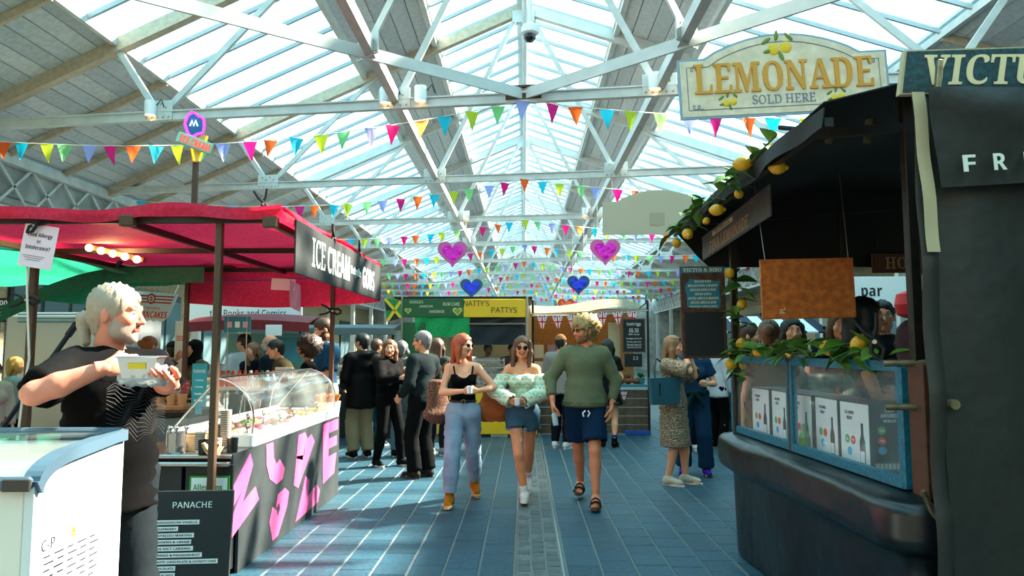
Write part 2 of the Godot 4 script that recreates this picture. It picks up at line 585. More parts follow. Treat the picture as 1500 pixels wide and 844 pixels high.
# ---------------------------------------------------------------- roof
func build_roof() -> void:
	var ce = struct("ceiling")
	var xs = [0.0, 1.86, 3.376, 6.23, 9.25]
	var near = {"near_roof_boards": MB.new(), "near_roof_panes": MB.new(), "near_glazing_bars": MB.new()}
	for bay in range(-4, 9):
		var d0 = FIRST + bay * BAY
		var d1 = d0 + BAY
		for sd in [-1.0, 1.0]:
			# boards run along the hall, laid side by side down the slope
			for z in [[xs[1], xs[2], 5, "strip_board"], [xs[3], xs[4], 11, "roof_board"]]:
				for k in z[2]:
					var x0: float = z[0] + (z[1] - z[0]) * k / z[2] + 0.008
					var x1: float = z[0] + (z[1] - z[0]) * (k + 1.0) / z[2] - 0.008
					var mb = MB.new() if bay > -2 else near.near_roof_boards
					_slab(mb, sd, x0, x1, d0 + 0.004, d1 - 0.004, 0.07, 0.03)
					if bay > -2: part(ce, z[3], mb, M["board%d" % ((k * 7 + bay + 2) % 3)])
			for z in [[xs[0] + 0.1, xs[1], 0.12], [xs[2], xs[3], 0.09]]:
				for k in 6:
					var mb = MB.new() if bay > -2 else near.near_roof_panes
					var e0 = d0 + BAY * k / 6.0
					_slab(mb, sd, z[0], z[1], e0 + 0.012, e0 + BAY / 6.0 - 0.012, z[2], 0.006)
					if bay > -2: part(ce, "roof_pane", mb, M.pane)
					var gb = MB.new() if bay > -2 else near.near_glazing_bars
					gb.bar(rp(sd * z[0], roof_y(z[0]) + z[2] - 0.02, e0), rp(sd * z[1], roof_y(z[1]) + z[2] - 0.02, e0), 0.045, 0.07)
					if bay > -2: part(ce, "glazing_bar", gb, M.bar)
			for k in [1, 2]:
				var mb = MB.new()
				var e0 = d0 + BAY * k / 3.0
				mb.bar(rp(sd * xs[3], roof_y(xs[3]) - 0.005, e0), rp(sd * xs[4], roof_y(xs[4]) - 0.005, e0), 0.05, 0.12)
				part(ce, "common_rafter", mb, M.iron_tan)
			var skin = MB.new()
			_slab(skin, sd, xs[1] - 0.03, xs[2] + 0.03, d0, d1, 0.16, 0.05)
			_slab(skin, sd, xs[3] - 0.03, xs[4] + 0.35, d0, d1, 0.14, 0.05)
			part(ce, "roof_covering", skin, M.board1)
	for q in [["near_roof_boards", M.board0], ["near_roof_panes", M.pane], ["near_glazing_bars", M.bar]]: part(ce, q[0], near[q[0]], q[1]).set_meta("kind", "stuff")
	var dA = FIRST - 4 * BAY
	var dB = FIRST + 9 * BAY
	for sd in [-1.0, 1.0]:
		for z in [[xs[1], 0.16, 0.10], [xs[2], 0.14, 0.10], [xs[3], 0.12, 0.08]]:
			var mb = MB.new()
			mb.bar(rp(sd * z[0], roof_y(z[0]) + 0.03, dA), rp(sd * z[0], roof_y(z[0]) + 0.03, dB), z[2], z[1])
			part(ce, "purlin", mb, M.iron)
		var kb = MB.new()
		kb.bar(rp(sd * (xs[1] - 0.05), roof_y(xs[1]) + 0.16, dA), rp(sd * (xs[1] - 0.05), roof_y(xs[1]) + 0.16, dB), 0.05, 0.16)
		part(ce, "glazing_kerb", kb, M.white)
		var lb = MB.new()
		lb.bar(rp(sd * 1.83, 5.12, 5.2), rp(sd * 1.83, 5.12, dB), 0.11, 0.16)
		part(ce, "longitudinal_beam", lb, M.iron)
	var rb = MB.new()
	rb.bar(rp(0, RIDGE + 0.02, dA), rp(0, RIDGE + 0.02, dB), 0.1, 0.22)
	rb.bar(rp(0, RIDGE + 0.17, dA), rp(0, RIDGE + 0.17, dB), 0.3, 0.04)
	part(ce, "ridge_beam", rb, M.iron)
	# plan bracing from the middle of the first tie towards the near bays
	for sd in [-1.0, 1.0]:
		var mb = MB.new()
		mb.bar(rp(0, 5.08, FIRST - 0.02), Vector3(sd * 4.4, 5.08, -6.35 if sd < 0 else -5.75), 0.03, 0.15)
		part(ce, "wind_brace", mb, M.iron)
		mb = MB.new()
		var c = Vector3(sd * 1.86, 5.15, -8.25 if sd < 0 else -7.95)
		mb.box(c, Vector3(0.42, 0.26, 0.02), Basis.from_euler(Vector3(0, sd * 0.75, 0)), 0.004)
		var gp = part(ce, "gusset_plate", mb, M.iron)
		part(gp, "bolts", _bolts(c, Basis.from_euler(Vector3(0, sd * 0.75, 0)), 0.36, 0.18), M.rust if sd > 5 else M.iron_tan)
		mb = MB.new()
		mb.bar(c, c + Vector3(sd * -0.9, 1.35, 0.6), 0.03, 0.10)
		mb.bar(c, c + Vector3(sd * 0.5, 1.0, 1.5), 0.03, 0.10)
		part(ce, "brace_strut", mb, M.iron)
	for k in range(0, 10): build_truss(k)

func _slab(mb: MB, sd: float, x0: float, x1: float, d0: float, d1: float, up: float, th: float) -> void:
	var p = []
	for e in [0.0, th]:
		var ring = [rp(sd * x0, roof_y(x0) + up + e, d0), rp(sd * x1, roof_y(x1) + up + e, d0), rp(sd * x1, roof_y(x1) + up + e, d1), rp(sd * x0, roof_y(x0) + up + e, d1)]
		if sd < 0: ring.reverse()
		p.append_array(ring)
	mb.hexa(p)

func _bolts(c: Vector3, b: Basis, w: float, h: float) -> MB:
	var mb = MB.new()
	for k in 5: mb.ball(c + b * Vector3(w * (k / 4.0 - 0.5), -h / 2, 0.012), Vector3(0.018, 0.018, 0.012), 4, 8, b)
	for k in 4: mb.ball(c + b * Vector3(w * 0.7 * (k / 3.0 - 0.5), h / 2 * (1 - 0.6 * (k % 2)), 0.012), Vector3(0.018, 0.018, 0.012), 4, 8, b)
	return mb

func build_truss(k: int) -> void:
	var d = FIRST + k * BAY
	var t = struct("trim_%d" % (k + 1), "white iron roof truss with rafters, tie beam and struts")
	var tb = Basis(Vector3(1, 0, SKEW).normalized(), Vector3.UP, Vector3(-SKEW, 0, 1).normalized())
	for sd in [-1.0, 1.0]:
		var mb = MB.new()
		mb.bar(rp(sd * 0.02, roof_y(0.02) - 0.03, d), rp(sd * 9.3, roof_y(9.3) - 0.03, d), 0.10, 0.20)
		mb.bar(rp(sd * 0.02, roof_y(0.02) - 0.14, d), rp(sd * 9.3, roof_y(9.3) - 0.14, d), 0.14, 0.02)
		part(t, "rafter", mb, M.iron_tan if k < 2 and sd < 0 else M.iron)
		for s in [[5.45, 5.03, 6.2, -0.06, 0.05], [5.45, 5.03, 3.15, 0.0, 0.05], [1.83, 5.03, 0.12, 0.0, 0.045]]:
			mb = MB.new()
			mb.bar(rp(sd * s[0], s[1], d), rp(sd * s[2], roof_y(s[2]) - 0.08, d), s[4], 0.09)
			part(t, "strut", mb, M.iron)
		for x in [5.45, 1.83]:
			mb = MB.new()
			mb.box(rp(sd * x, 5.10, d) + tb.z * 0.06, Vector3(0.46, 0.30, 0.02), tb, 0.004)
			var gp = part(t, "gusset_plate", mb, M.iron)
			if k < 3: part(gp, "bolts", _bolts(rp(sd * x, 5.10, d) + tb.z * 0.06, tb, 0.36, 0.2), M.iron_tan)
		if k < 4:
			mb = MB.new()
			mb.box(rp(sd * 0.02, RIDGE - 0.22, d) + tb.z * 0.07 + tb.x * sd * 0.1, Vector3(0.22, 0.26, 0.02), tb, 0.004)
			part(t, "ridge_plate", mb, M.iron)
	var tie = MB.new()
	tie.bar(rp(-9.3, 5.03, d), rp(9.3, 5.03, d), 0.09, 0.14)
	tie.bar(rp(-9.3, 5.09, d), rp(9.3, 5.09, d), 0.15, 0.02)
	part(t, "tie_beam", tie, M.iron)
	var kp = MB.new()
	kp.tube([rp(0, 5.0, d), rp(0, RIDGE - 0.1, d)], 0.028, 8)
	part(t, "king_rod", kp, M.iron)
	if k == 0:
		var ru = MB.new()
		ru.box(rp(0, 5.05, d) + tb.z * 0.055, Vector3(0.5, 0.1, 0.012), tb)
		ru.box(rp(0, 5.17, d), Vector3(0.7, 0.025, 0.2), tb)
		part(t, "bracket", ru, M.rust, "rusted bracket at the middle of the tie beam")

# ---------------------------------------------------------------- side walls and the far end
func build_walls() -> void:
	for sd in [-1.0, 1.0]:
		var w = struct("wall_left" if sd < 0 else "wall_right")
		var mb = MB.new()
		mb.box(Vector3(sd * 11.2, 2.1, -21), Vector3(0.3, 4.2, 62))
		part(w, "brickwork", mb, M.brick)
		mb = MB.new()
		mb.box(Vector3(sd * 10.35, 4.25, -21), Vector3(1.9, 0.12, 62))
		mb.box(Vector3(sd * 9.4, 4.6, -21), Vector3(0.12, 0.55, 62))
		part(w, "aisle_roof", mb, M.render)
		mb = MB.new()
		mb.bar(Vector3(sd * 9.25, 4.95, 5), Vector3(sd * 9.25, 4.95, -51), 0.16, 0.18)
		mb.bar(Vector3(sd * 9.25, 4.05, 5), Vector3(sd * 9.25, 4.05, -51), 0.10, 0.10)
		part(w, "lattice_chords", mb, M.iron)
		mb = MB.new()
		for k in 62:
			var z = 4.0 - k * 0.9
			mb.bar(Vector3(sd * 9.25, 4.08, z), Vector3(sd * 9.25, 4.9, z - 0.9), 0.02, 0.05)
			mb.bar(Vector3(sd * 9.25, 4.9, z), Vector3(sd * 9.25, 4.08, z - 0.9), 0.02, 0.05)
		part(w, "lattice_bars", mb, M.iron).set_meta("kind", "stuff")
		for k in 10:
			var d = FIRST + k * BAY - SKEW * sd * 9.25
			mb = MB.new()
			mb.box(Vector3(sd * 9.25, 2.0, -d), Vector3(0.2, 4.0, 0.2), Basis.IDENTITY, 0.01)
			mb.box(Vector3(sd * 9.25, 0.15, -d), Vector3(0.3, 0.3, 0.3), Basis.IDENTITY, 0.02)
			part(w, "column", mb, M.iron)
		for k in 9:
			var d = FIRST + (k + 0.5) * BAY
			mb = MB.new()
			mb.box(Vector3(sd * 11.02, 1.9, -d), Vector3(0.1, 2.6, 3.0), Basis.IDENTITY, 0.01)
			var fr = part(w, "shopfront", mb, mat("shop_dark", Color(0.13, 0.17, 0.18), 0.3))
			for j in 3:
				mb = MB.new()
				mb.box(Vector3(sd * 10.96, 2.0, -d + (j - 1) * 1.0), Vector3(0.02, 2.0, 0.86), Basis.IDENTITY, 0.004)
				part(fr, "pane", mb, mat("shop_glass", Color(0.35, 0.45, 0.47), 0.1))
	var e = struct("wall_end")
	var mb = MB.new()
	mb.prism(PackedVector2Array([Vector2(-11.3, 0), Vector2(11.3, 0), Vector2(11.3, 4.6), Vector2(9.3, 5.0), Vector2(0, 8.7), Vector2(-9.3, 5.0), Vector2(-11.3, 4.6)]), 0.3, Transform3D(Basis.IDENTITY, Vector3(0, 0, -51.6)))
	part(e, "gable", mb, M.render)
	for k in 9:
		mb = MB.new()
		mb.box(Vector3(-6.0 + k * 1.5, 4.2, -51.25), Vector3(1.3, 2.4, 0.08), Basis.IDENTITY, 0.01)
		part(e, "gable_window", mb, mat("gable_glass", Color(0.7, 0.82, 0.84), 0.2))
	var n = struct("wall_near")
	mb = MB.new()
	mb.prism(PackedVector2Array([Vector2(-11.3, 0), Vector2(11.3, 0), Vector2(11.3, 4.6), Vector2(9.3, 5.0), Vector2(0, 8.8), Vector2(-9.3, 5.0), Vector2(-11.3, 4.6)]), 0.3, Transform3D(Basis.IDENTITY, Vector3(0, 0, 9.6)))
	part(n, "brickwork", mb, M.brick)

# ---------------------------------------------------------------- ice cream stall on the left
func side_poly(pts: Array, x: float) -> PackedVector2Array:  # outline given as (depth, height) on a plane that faces +x: right is away from the camera
	var o = PackedVector2Array()
	for k in range(0, pts.size(), 2): o.append(Vector2(pts[k], pts[k + 1]))
	return o

func clamp_thing(label: String, at: Vector3, turn: float, tilt: float, s: float, m: Material, group := "") -> Node3D:
	var t = thing("spring_clamp", label, "clamp", at, turn, group)
	for sd in [-1.0, 1.0]:
		var mb = MB.new()
		mb.tube([Vector3(sd * 0.004, -0.09, 0) * s, Vector3(sd * 0.03, -0.045, 0) * s, Vector3(sd * 0.012, 0, 0) * s, Vector3(-sd * 0.03, 0.06, 0) * s, Vector3(-sd * 0.055, 0.13, 0) * s], [0.010 * s, 0.013 * s, 0.015 * s, 0.011 * s, 0.009 * s], 6)
		part(t, "jaw_arm", mb, m, "", Transform3D(Basis.from_euler(Vector3(0, 0, tilt)), Vector3(0, 0, sd * 0.006 * s)))
	var pv = MB.new()
	pv.tube([Vector3(0, 0, -0.022) * s, Vector3(0, 0, 0.022) * s], 0.011 * s, 8)
	part(t, "pivot", pv, M.steel)
	return t

func build_left_stall() -> void:
	var pinkm = mat("pink_canvas", Color(0.95, 0.22, 0.36), 0.8, 0.0, M.fine_tex, 1.5)
	pinkm.backlight_enabled = true
	pinkm.backlight = Color(1.0, 0.75, 0.85)
	bump(pinkm, M.crease_n, 0.5)
	var slate = mat("slate_board", Color(0.15, 0.18, 0.18), 0.8, 0.0, M.blotch_tex, 1.2)
	var letter = mat("chalk_white", Color(0.93, 0.94, 0.92), 0.8)
	# frame and canopy
	var st = thing("market_stall_canopy", "bright pink canvas stall canopy on brown poles over the ice cream counter", "canopy")
	var wob = func(x: float, z: float) -> float: return 0.018 * sin(x * 5.1 + z * 2.3) + 0.012 * sin(z * 6.7 - x * 1.7)
	var mb = MB.new()
	mb.sheet(30, 30, func(u, v):
		var x = lerpf(-4.7, -1.64, u)
		var z = lerpf(-8.12, -4.82, v)
		var sag = 0.035 * absf(sin(v * PI * 2.0)) + 0.02 * absf(sin(u * PI * 2.0))
		return Vector3(x, 2.535 - sag + wob.call(x, z), z), 0.0)
	part(st, "canopy", mb, pinkm)
	mb = MB.new()
	mb.sheet(40, 3, func(u, v):
		var x = lerpf(-4.7, -1.66, u)
		return Vector3(x, 2.545 - v * 0.085 + wob.call(x, -4.8) - 0.008 * sin(u * 23), -4.81 + v * 0.02 * sin(u * 31)), 0.0)
	part(st, "front_valance", mb, pinkm)
	mb = MB.new()
	mb.sheet(40, 6, func(u, v):
		var x = lerpf(-3.85, -1.64, u)
		return Vector3(x, 2.54 - v * (0.46 + 0.05 * sin(u * 3.4)), -8.12 + 0.02 * v * sin(u * 26) + 0.012 * sin(v * 9 + u * 11)), 0.0)
	part(st, "back_valance", mb, pinkm)
	mb = MB.new()
	mb.sheet(8, 30, func(u, v):
		return Vector3(-1.66 + 0.012 * sin(v * 21) + (0.02 if u > 0.5 else 0.0), 2.54 - u * 0.10 - 0.36 * u * smoothstep(0.9, 1.0, v), lerpf(-8.12, -4.85, 1 - v)), 0.0)
	part(st, "side_valance", mb, pinkm)
	for q in [[-2.115, -4.9], [-2.15, -8.0], [-3.44, -4.95], [-3.8, -8.0]]:
		mb = MB.new()
		mb.box(Vector3(q[0], 1.24, q[1]), Vector3(0.046, 2.48, 0.046), Basis.IDENTITY, 0.004)
		part(st, "pole", mb, M.pole)
	for q in [[Vector3(-4.6, 2.455, -4.88), Vector3(-1.72, 2.455, -4.88)], [Vector3(-4.6, 2.455, -6.45), Vector3(-1.7, 2.455, -6.45)], [Vector3(-4.6, 2.455, -8.05), Vector3(-1.7, 2.455, -8.05)], [Vector3(-1.74, 2.43, -4.9), Vector3(-1.74, 2.43, -8.05)], [Vector3(-2.72, 2.43, -4.9), Vector3(-2.72, 2.43, -8.05)], [Vector3(-4.3, 2.43, -4.9), Vector3(-4.3, 2.43, -8.05)]]:
		mb = MB.new()
		mb.bar(q[0], q[1], 0.04, 0.045)
		part(st, "frame_bar", mb, mat("frame_dark", Color(0.17, 0.12, 0.10), 0.5, 0.3))
	for q in [Vector3(-1.74, 2.43, -4.84), Vector3(-2.72, 2.44, -4.82), Vector3(-1.72, 2.44, -6.45)]:
		mb = MB.new()
		mb.box(q, Vector3(0.10, 0.075, 0.06), Basis.IDENTITY, 0.006)
		part(st, "corner_bracket", mb, M.pole)
	# sign along the aisle side
	var sg = thing("hanging_sign", "dark slate sign reading ICE CREAM and GODS hung along the pink canopy edge", "sign", Vector3(-1.62, 2.1, -5.0))
	mb = MB.new()
	mb.box(Vector3(0, 0.19, -1.5), Vector3(0.014, 0.385, 3.0), Basis.IDENTITY, 0.003)
	part(sg, "board", mb, slate)
	text(sg, "ICE", 0.36, 0.22, X(Vector3(0.008, 0.20, -0.56), PI / 2, 0, 0), letter, 0.003, true)
	text(sg, "CREAM", 0.74, 0.22, X(Vector3(0.008, 0.195, -1.18), PI / 2), letter)
	text(sg, "Worthy of the", 0.42, 0.10, X(Vector3(0.008, 0.19, -1.80), PI / 2), letter, 0.003, true, false)
	text(sg, "GODS", 0.54, 0.21, X(Vector3(0.008, 0.18, -2.36), PI / 2), letter)
	clamp_thing("black spring clamp gripping the pink canopy corner above the sign", Vector3(-1.80, 2.56, -4.86), 0.2, 0.25, 0.8, M.black, "black clamps on the pink stall")
	clamp_thing("black spring clamp on top of the slate sign above the word CREAM", Vector3(-1.62, 2.50, -6.0), PI / 2, 0.1, 0.9, M.black, "black clamps on the pink stall")
	clamp_thing("black spring clamp on top of the slate sign above the word GODS", Vector3(-1.62, 2.50, -6.95), PI / 2, -0.2, 0.9, M.black, "black clamps on the pink stall")
	# counter with slate front board
	var c = thing("ice_cream_counter", "dark counter with slate front board covered in pink letters", "counter", Vector3(-2.0, 0, -5.0))
	mb = MB.new()
	mb.box(Vector3(-0.47, 0.42, -1.4), Vector3(0.86, 0.78, 2.66), Basis.IDENTITY, 0.01)
	part(c, "cabinet", mb, mat("cabinet_dark", Color(0.10, 0.135, 0.14), 0.5, 0.0, M.blotch_tex, 1.5))
	mb = MB.new()
	mb.box(Vector3(-0.47, 0.82, -1.38), Vector3(0.9, 0.03, 2.78), Basis.IDENTITY, 0.006)
	mb.box(Vector3(-0.50, 0.775, 0.03), Vector3(0.95, 0.03, 0.05), Basis.IDENTITY, 0.006)
	part(c, "worktop", mb, M.steel)
	mb = MB.new()
	mb.prism(side_poly([0.0, 0.28, 0.13, 0.40, 0.13, 0.0, 2.85, 0.0, 2.85, 0.835, 0.0, 0.835], 0), 0.02, Transform3D(Basis(Vector3(0, 0, -1), Vector3.UP, Vector3.RIGHT), Vector3(-0.03, 0, 0)))
	var fb = part(c, "front_board", mb, mat("front_slate", Color(0.15, 0.19, 0.20), 0.65, 0.0, M.blotch_tex, 1.3))
	var pk = mat("letter_pink", Color(0.95, 0.36, 0.60), 0.6, 0.0, M.fine_tex, 3.0)
	# pink cut-out letters, outlines as (depth, height)
	for sh in [
		[0.01, 0.62, 0.30, 0.80, 0.36, 0.71, 0.18, 0.47, 0.42, 0.54, 0.50, 0.43, 0.0, 0.27, 0.0, 0.41, 0.16, 0.56, 0.0, 0.47],
		[0.62, 0.82, 0.78, 0.82, 0.80, 0.70, 0.87, 0.63, 0.95, 0.66, 1.07, 0.57, 1.03, 0.49, 0.88, 0.47, 0.72, 0.54, 0.64, 0.66],
		[1.42, 0.80, 1.62, 0.80, 1.70, 0.73, 1.82, 0.76, 1.92, 0.68, 1.75, 0.55, 1.45, 0.33, 1.32, 0.38, 1.38, 0.62, 1.60, 0.60, 1.62, 0.70, 1.56, 0.56, 1.38, 0.60],
		[2.20, 0.81, 2.78, 0.81, 2.78, 0.70, 2.42, 0.70, 2.42, 0.64, 2.74, 0.64, 2.74, 0.54, 2.42, 0.54, 2.42, 0.46, 2.74, 0.46, 2.66, 0.26, 2.24, 0.22],
		[0.92, 0.38, 1.10, 0.40, 1.20, 0.35, 1.16, 0.24, 0.95, 0.05, 0.82, 0.04, 0.74, 0.20, 0.80, 0.31, 0.90, 0.26, 0.93, 0.20, 0.98, 0.25, 0.96, 0.31, 0.88, 0.28],
		[1.66, 0.40, 1.78, 0.34, 1.76, 0.20, 2.02, 0.26, 2.14, 0.18, 2.08, 0.08, 1.40, 0.05],
	]:
		mb = MB.new()
		mb.prism(side_poly(sh, 0), 0.004, Transform3D(Basis(Vector3(0, 0, -1), Vector3.UP, Vector3.RIGHT), Vector3(-0.01, 0, 0)))
		part(fb, "pink_letter", mb, pk)
	mb = MB.new()
	mb.box(Vector3(-0.17, 0.42, 0.005), Vector3(0.33, 0.70, 0.016), Basis.IDENTITY, 0.004)
	part(c, "cabinet_door", mb, M.cabinet_dark)
	mb = MB.new()
	mb.box(Vector3(-0.66, 0.42, 0.005), Vector3(0.60, 0.70, 0.016), Basis.IDENTITY, 0.004)
	part(c, "cabinet_door", mb, M.cabinet_dark)
	mb = MB.new()
	mb.box(Vector3(-0.58, 0.58, 0.017), Vector3(0.13, 0.065, 0.006), Basis.IDENTITY, 0.002)
	var gl = part(c, "green_label", mb, mat("label_green", Color(0.18, 0.52, 0.16), 0.5))
	text(gl, "ALLERGY", 0.09, 0.022, X(Vector3(-0.58, 0.58, 0.021)), letter, 0.001)
	var al = thing("allergen_notice", "white notice with green border reading Allergens on the counter end", "notice", Vector3(-2.16, 0.6, -4.975))
	mb = MB.new()
	mb.box(Vector3.ZERO, Vector3(0.28, 0.19, 0.006), Basis.IDENTITY, 0.002)
	part(al, "border", mb, M.label_green)
	mb = MB.new()
	mb.box(Vector3(0, 0, 0.003), Vector3(0.25, 0.165, 0.006), Basis.IDENTITY, 0.002)
	part(al, "card", mb, M.white)
	text(al, "Allergens", 0.20, 0.05, X(Vector3(-0.01, 0.015, 0.007)), M.label_green, 0.001)
	text(al, "& Intolerances", 0.19, 0.028, X(Vector3(-0.01, -0.045, 0.007)), M.black, 0.001, false, false)
	# menu board leaning against the counter
	var bd = thing("menu_board", "dark PANACHE menu board with white flavour strips leaning on the counter", "menu board", Vector3(-2.05, 0, -4.45), 0.1)
	bd.rotation.x = -0.1
	mb = MB.new()
	mb.box(Vector3(0, 0.345, 0), Vector3(0.49, 0.69, 0.02), Basis.IDENTITY, 0.004)
	part(bd, "board", mb, mat("menu_slate", Color(0.13, 0.155, 0.16), 0.7, 0.0, M.fine_tex, 3.0))
	text(bd, "PANACHE", 0.235, 0.036, X(Vector3(0.0, 0.605, 0.0105)), letter, 0.002, false, false)
	var nm = ["MADAGASCAN VANILLA", "RASPBERRY", "ESPRESSO MARTINI", "COOKIES & CREAM", "SEA SALT CARAMEL", "MANGO & PASSIONFRUIT", "WHITE CHOCOLATE & HONEYCOMB", "CHOCOLATE", "PISTACHIO"]
	for k in nm.size():
		var w: float = 0.0138 * nm[k].length() + 0.015
		mb = MB.new()
		mb.box(Vector3(-0.215 + w / 2, 0.502 - k * 0.0385, 0.0112), Vector3(w, 0.027, 0.003))
		var sp = part(bd, "flavour_strip", mb, M.white)
		text(sp, nm[k], w - 0.02, 0.013, X(Vector3(-0.215 + w / 2, 0.502 - k * 0.0385, 0.0128)), M.black, 0.001)
	# curved glass display case on the counter
	var dc = thing("glass_display_case", "curved glass ice cream display case standing on the counter", "display case", Vector3(-2.0, 0.835, -5.35))
	var prof = [Vector2(-0.02, 0.10)]
	for k in 9:
		var an = k / 8.0 * 1.55
		prof.append(Vector2(-0.30 + 0.29 * cos(an), 0.20 + 0.31 * sin(an)))
	prof.append(Vector2(-0.62, 0.13))
	mb = MB.new()
	mb.sheet(24, 1, func(u, v):
		var a = u * (prof.size() - 2)
		var k = mini(int(a), prof.size() - 3)
		var q = prof[k].lerp(prof[k + 1], a - k)
		return Vector3(q.x, q.y, -2.3 * (1 - v)), 0.006)
	part(dc, "curved_pane", mb, M.clear)
	for z in [0.0, -2.3]:
		mb = MB.new()
		mb.prism(PackedVector2Array(prof), 0.006, Transform3D(Basis.IDENTITY, Vector3(0, 0, z - 0.003)))
		part(dc, "end_pane", mb, M.clear)
		var tp = []
		for q in prof: tp.append(Vector3(q.x, q.y, z))
		mb = MB.new()
		mb.tube(tp, 0.008, 6)
		part(dc, "chrome_edge", mb, M.chrome)
	for z in [-0.8, -1.55]:
		mb = MB.new()
		mb.tube([Vector3(-0.30, 0.505, z), Vector3(-0.45, 0.32, z - 0.1), Vector3(-0.5, 0.12, z - 0.15)], 0.006, 6)
		part(dc, "support_rod", mb, M.chrome)
	mb = MB.new()
	mb.box(Vector3(-0.31, 0.513, -1.15), Vector3(0.10, 0.014, 2.32), Basis.IDENTITY, 0.004)
	part(dc, "top_rail", mb, M.chrome)
	mb = MB.new()
	mb.box(Vector3(-0.02, 0.052, -1.15), Vector3(0.05, 0.104, 2.34), Basis.IDENTITY, 0.012)
	mb.box(Vector3(-0.63, 0.065, -1.15), Vector3(0.05, 0.13, 2.34), Basis.IDENTITY, 0.012)
	mb.box(Vector3(-0.32, 0.052, 0.0), Vector3(0.62, 0.104, 0.05), Basis.IDENTITY, 0.012)
	mb.box(Vector3(-0.32, 0.052, -2.3), Vector3(0.62, 0.104, 0.05), Basis.IDENTITY, 0.012)
	mb.box(Vector3(-0.32, 0.012, -1.15), Vector3(0.62, 0.02, 2.3))
	part(dc, "tray_base", mb, M.white)
	var flav = [Color(0.95, 0.9, 0.75), Color(0.86, 0.25, 0.35), Color(0.55, 0.36, 0.22), Color(0.9, 0.85, 0.8), Color(0.85, 0.6, 0.3), Color(0.95, 0.72, 0.25), Color(0.93, 0.9, 0.85), Color(0.35, 0.2, 0.13), Color(0.6, 0.72, 0.4), Color(0.93, 0.6, 0.65), Color(0.95, 0.93, 0.7), Color(0.7, 0.5, 0.35)]
	var pan = MB.new()
	pan.box(Vector3(0, 0.03, 0), Vector3(0.26, 0.05, 0.34), Basis.IDENTITY, 0.01)
	var pm = pan.mesh()
	var card = MB.new()
	card.box(Vector3(0, 0.1, 0), Vector3(0.004, 0.055, 0.07), Basis.from_euler(Vector3(0, 0, 0.2)), 0.001)
	card.box(Vector3(0, 0.05, 0), Vector3(0.004, 0.08, 0.006))
	var cm = card.mesh()
	for r in 2:
		for k in 6:
			var at = Vector3(-2.18 - r * 0.28, 0.858, -5.58 - k * 0.37)
			var tb = thing("ice_cream_tub", ["tub of %s ice cream, front row of the glass case, number %s", "tub of %s ice cream, back row of the glass case, number %s"][r] % [["vanilla", "red", "brown", "cream", "caramel", "mango", "white", "dark chocolate", "green", "pink", "lemon", "coffee"][r * 6 + k], ["one", "two", "three", "four", "five", "six"][k]], "tub", at, 0, "ice cream tubs in the display case")
			part(tb, "pan", pm, M.steel)
			mb = MB.new()
			for j in 7: mb.ball(Vector3(rng.randf_range(-0.07, 0.07), 0.055, rng.randf_range(-0.11, 0.11)), Vector3(0.05, 0.028 + 0.015 * rng.randf(), 0.055), 5, 8)
			mb.box(Vector3(0, 0.053, 0), Vector3(0.22, 0.012, 0.3))
			part(tb, "ice_cream", mb, mat("flav%d" % (r * 6 + k), flav[r * 6 + k], 0.6, 0.0, M.fine_tex, 6.0))
			var pc = part(tb, "flavour_card", cm, M.black, "", X(Vector3(0.06, 0.02, 0.06)))
			mb = MB.new()
			for j in 3: mb.box(Vector3(0.0035, 0.115 - j * 0.014, 0), Vector3(0.002, 0.005, 0.05), Basis.from_euler(Vector3(0, 0, 0.2)))
			part(pc, "price_lines", mb, M.white)
	# things on the worktop's near end
	var cup = thing("scoop_pot", "steel pot holding ice cream scoops on the counter end", "pot", Vector3(-2.45, 0.835, -5.08))
	mb = MB.new()
	mb.lathe([Vector2(0, 0), Vector2(0.058, 0), Vector2(0.062, 0.01), Vector2(0.062, 0.14), Vector2(0.066, 0.145), Vector2(0.060, 0.145), Vector2(0.057, 0.02), Vector2(0, 0.02)], Transform3D.IDENTITY, 24)
	part(cup, "pot", mb, M.steel)
	for k in 3:
		mb = MB.new()
		var a = Vector3([-0.03, 0.01, 0.035][k], 0.03, [0.01, 0.02, -0.02][k])
		mb.tube([a, a + Vector3([-0.01, 0.0, 0.03][k], 0.14, 0.01)], 0.011, 8)
		mb.ball(a + Vector3([-0.01, 0.0, 0.03][k], 0.145, 0.01), Vector3.ONE * 0.019, 6, 8)
		part(cup, "scoop_handle", mb, M.chrome)
	var ci = 0
	for q in [[-2.27, -5.05, 9, 0.032], [-2.2, -5.12, 13, 0.036], [-2.12, -5.12, 21, 0.036], [-2.14, -5.03, 6, 0.030]]:
		for k in q[2]:
			var cp: Node3D
			if ci == 0:
				cp = thing("paper_cup", "striped paper cup", "cup")
				mb = MB.new()
				mb.lathe([Vector2(0, 0), Vector2(0.75, 0), Vector2(1.0, 1.0), Vector2(1.06, 1.02), Vector2(1.06, 1.1), Vector2(0.96, 1.1), Vector2(0.7, 0.1), Vector2(0, 0.1)], Transform3D(Basis.from_scale(Vector3(1, 0.045, 1)), Vector3.ZERO), 16)
				part(cp, "cup", mb, mat("paper_cup", Color(0.86, 0.80, 0.72), 0.7))
				mb = MB.new()
				mb.lathe([Vector2(1.03, 0.70), Vector2(1.075, 0.8), Vector2(1.075, 0.86), Vector2(1.0, 0.9)], Transform3D(Basis.from_scale(Vector3(1, 0.045, 1)), Vector3.ZERO), 16)
				part(cp, "printed_band", mb, mat("cup_band", Color(0.36, 0.22, 0.18), 0.7))
				M.cup0 = cp
			else:
				cp = M.cup0.duplicate()
				cp.name = numbered("paper_cup")
				add_child(cp)
			cp.position = Vector3(q[0], 0.837 + k * 0.0125, q[1])
			cp.scale = Vector3(q[3], 0.9, q[3])
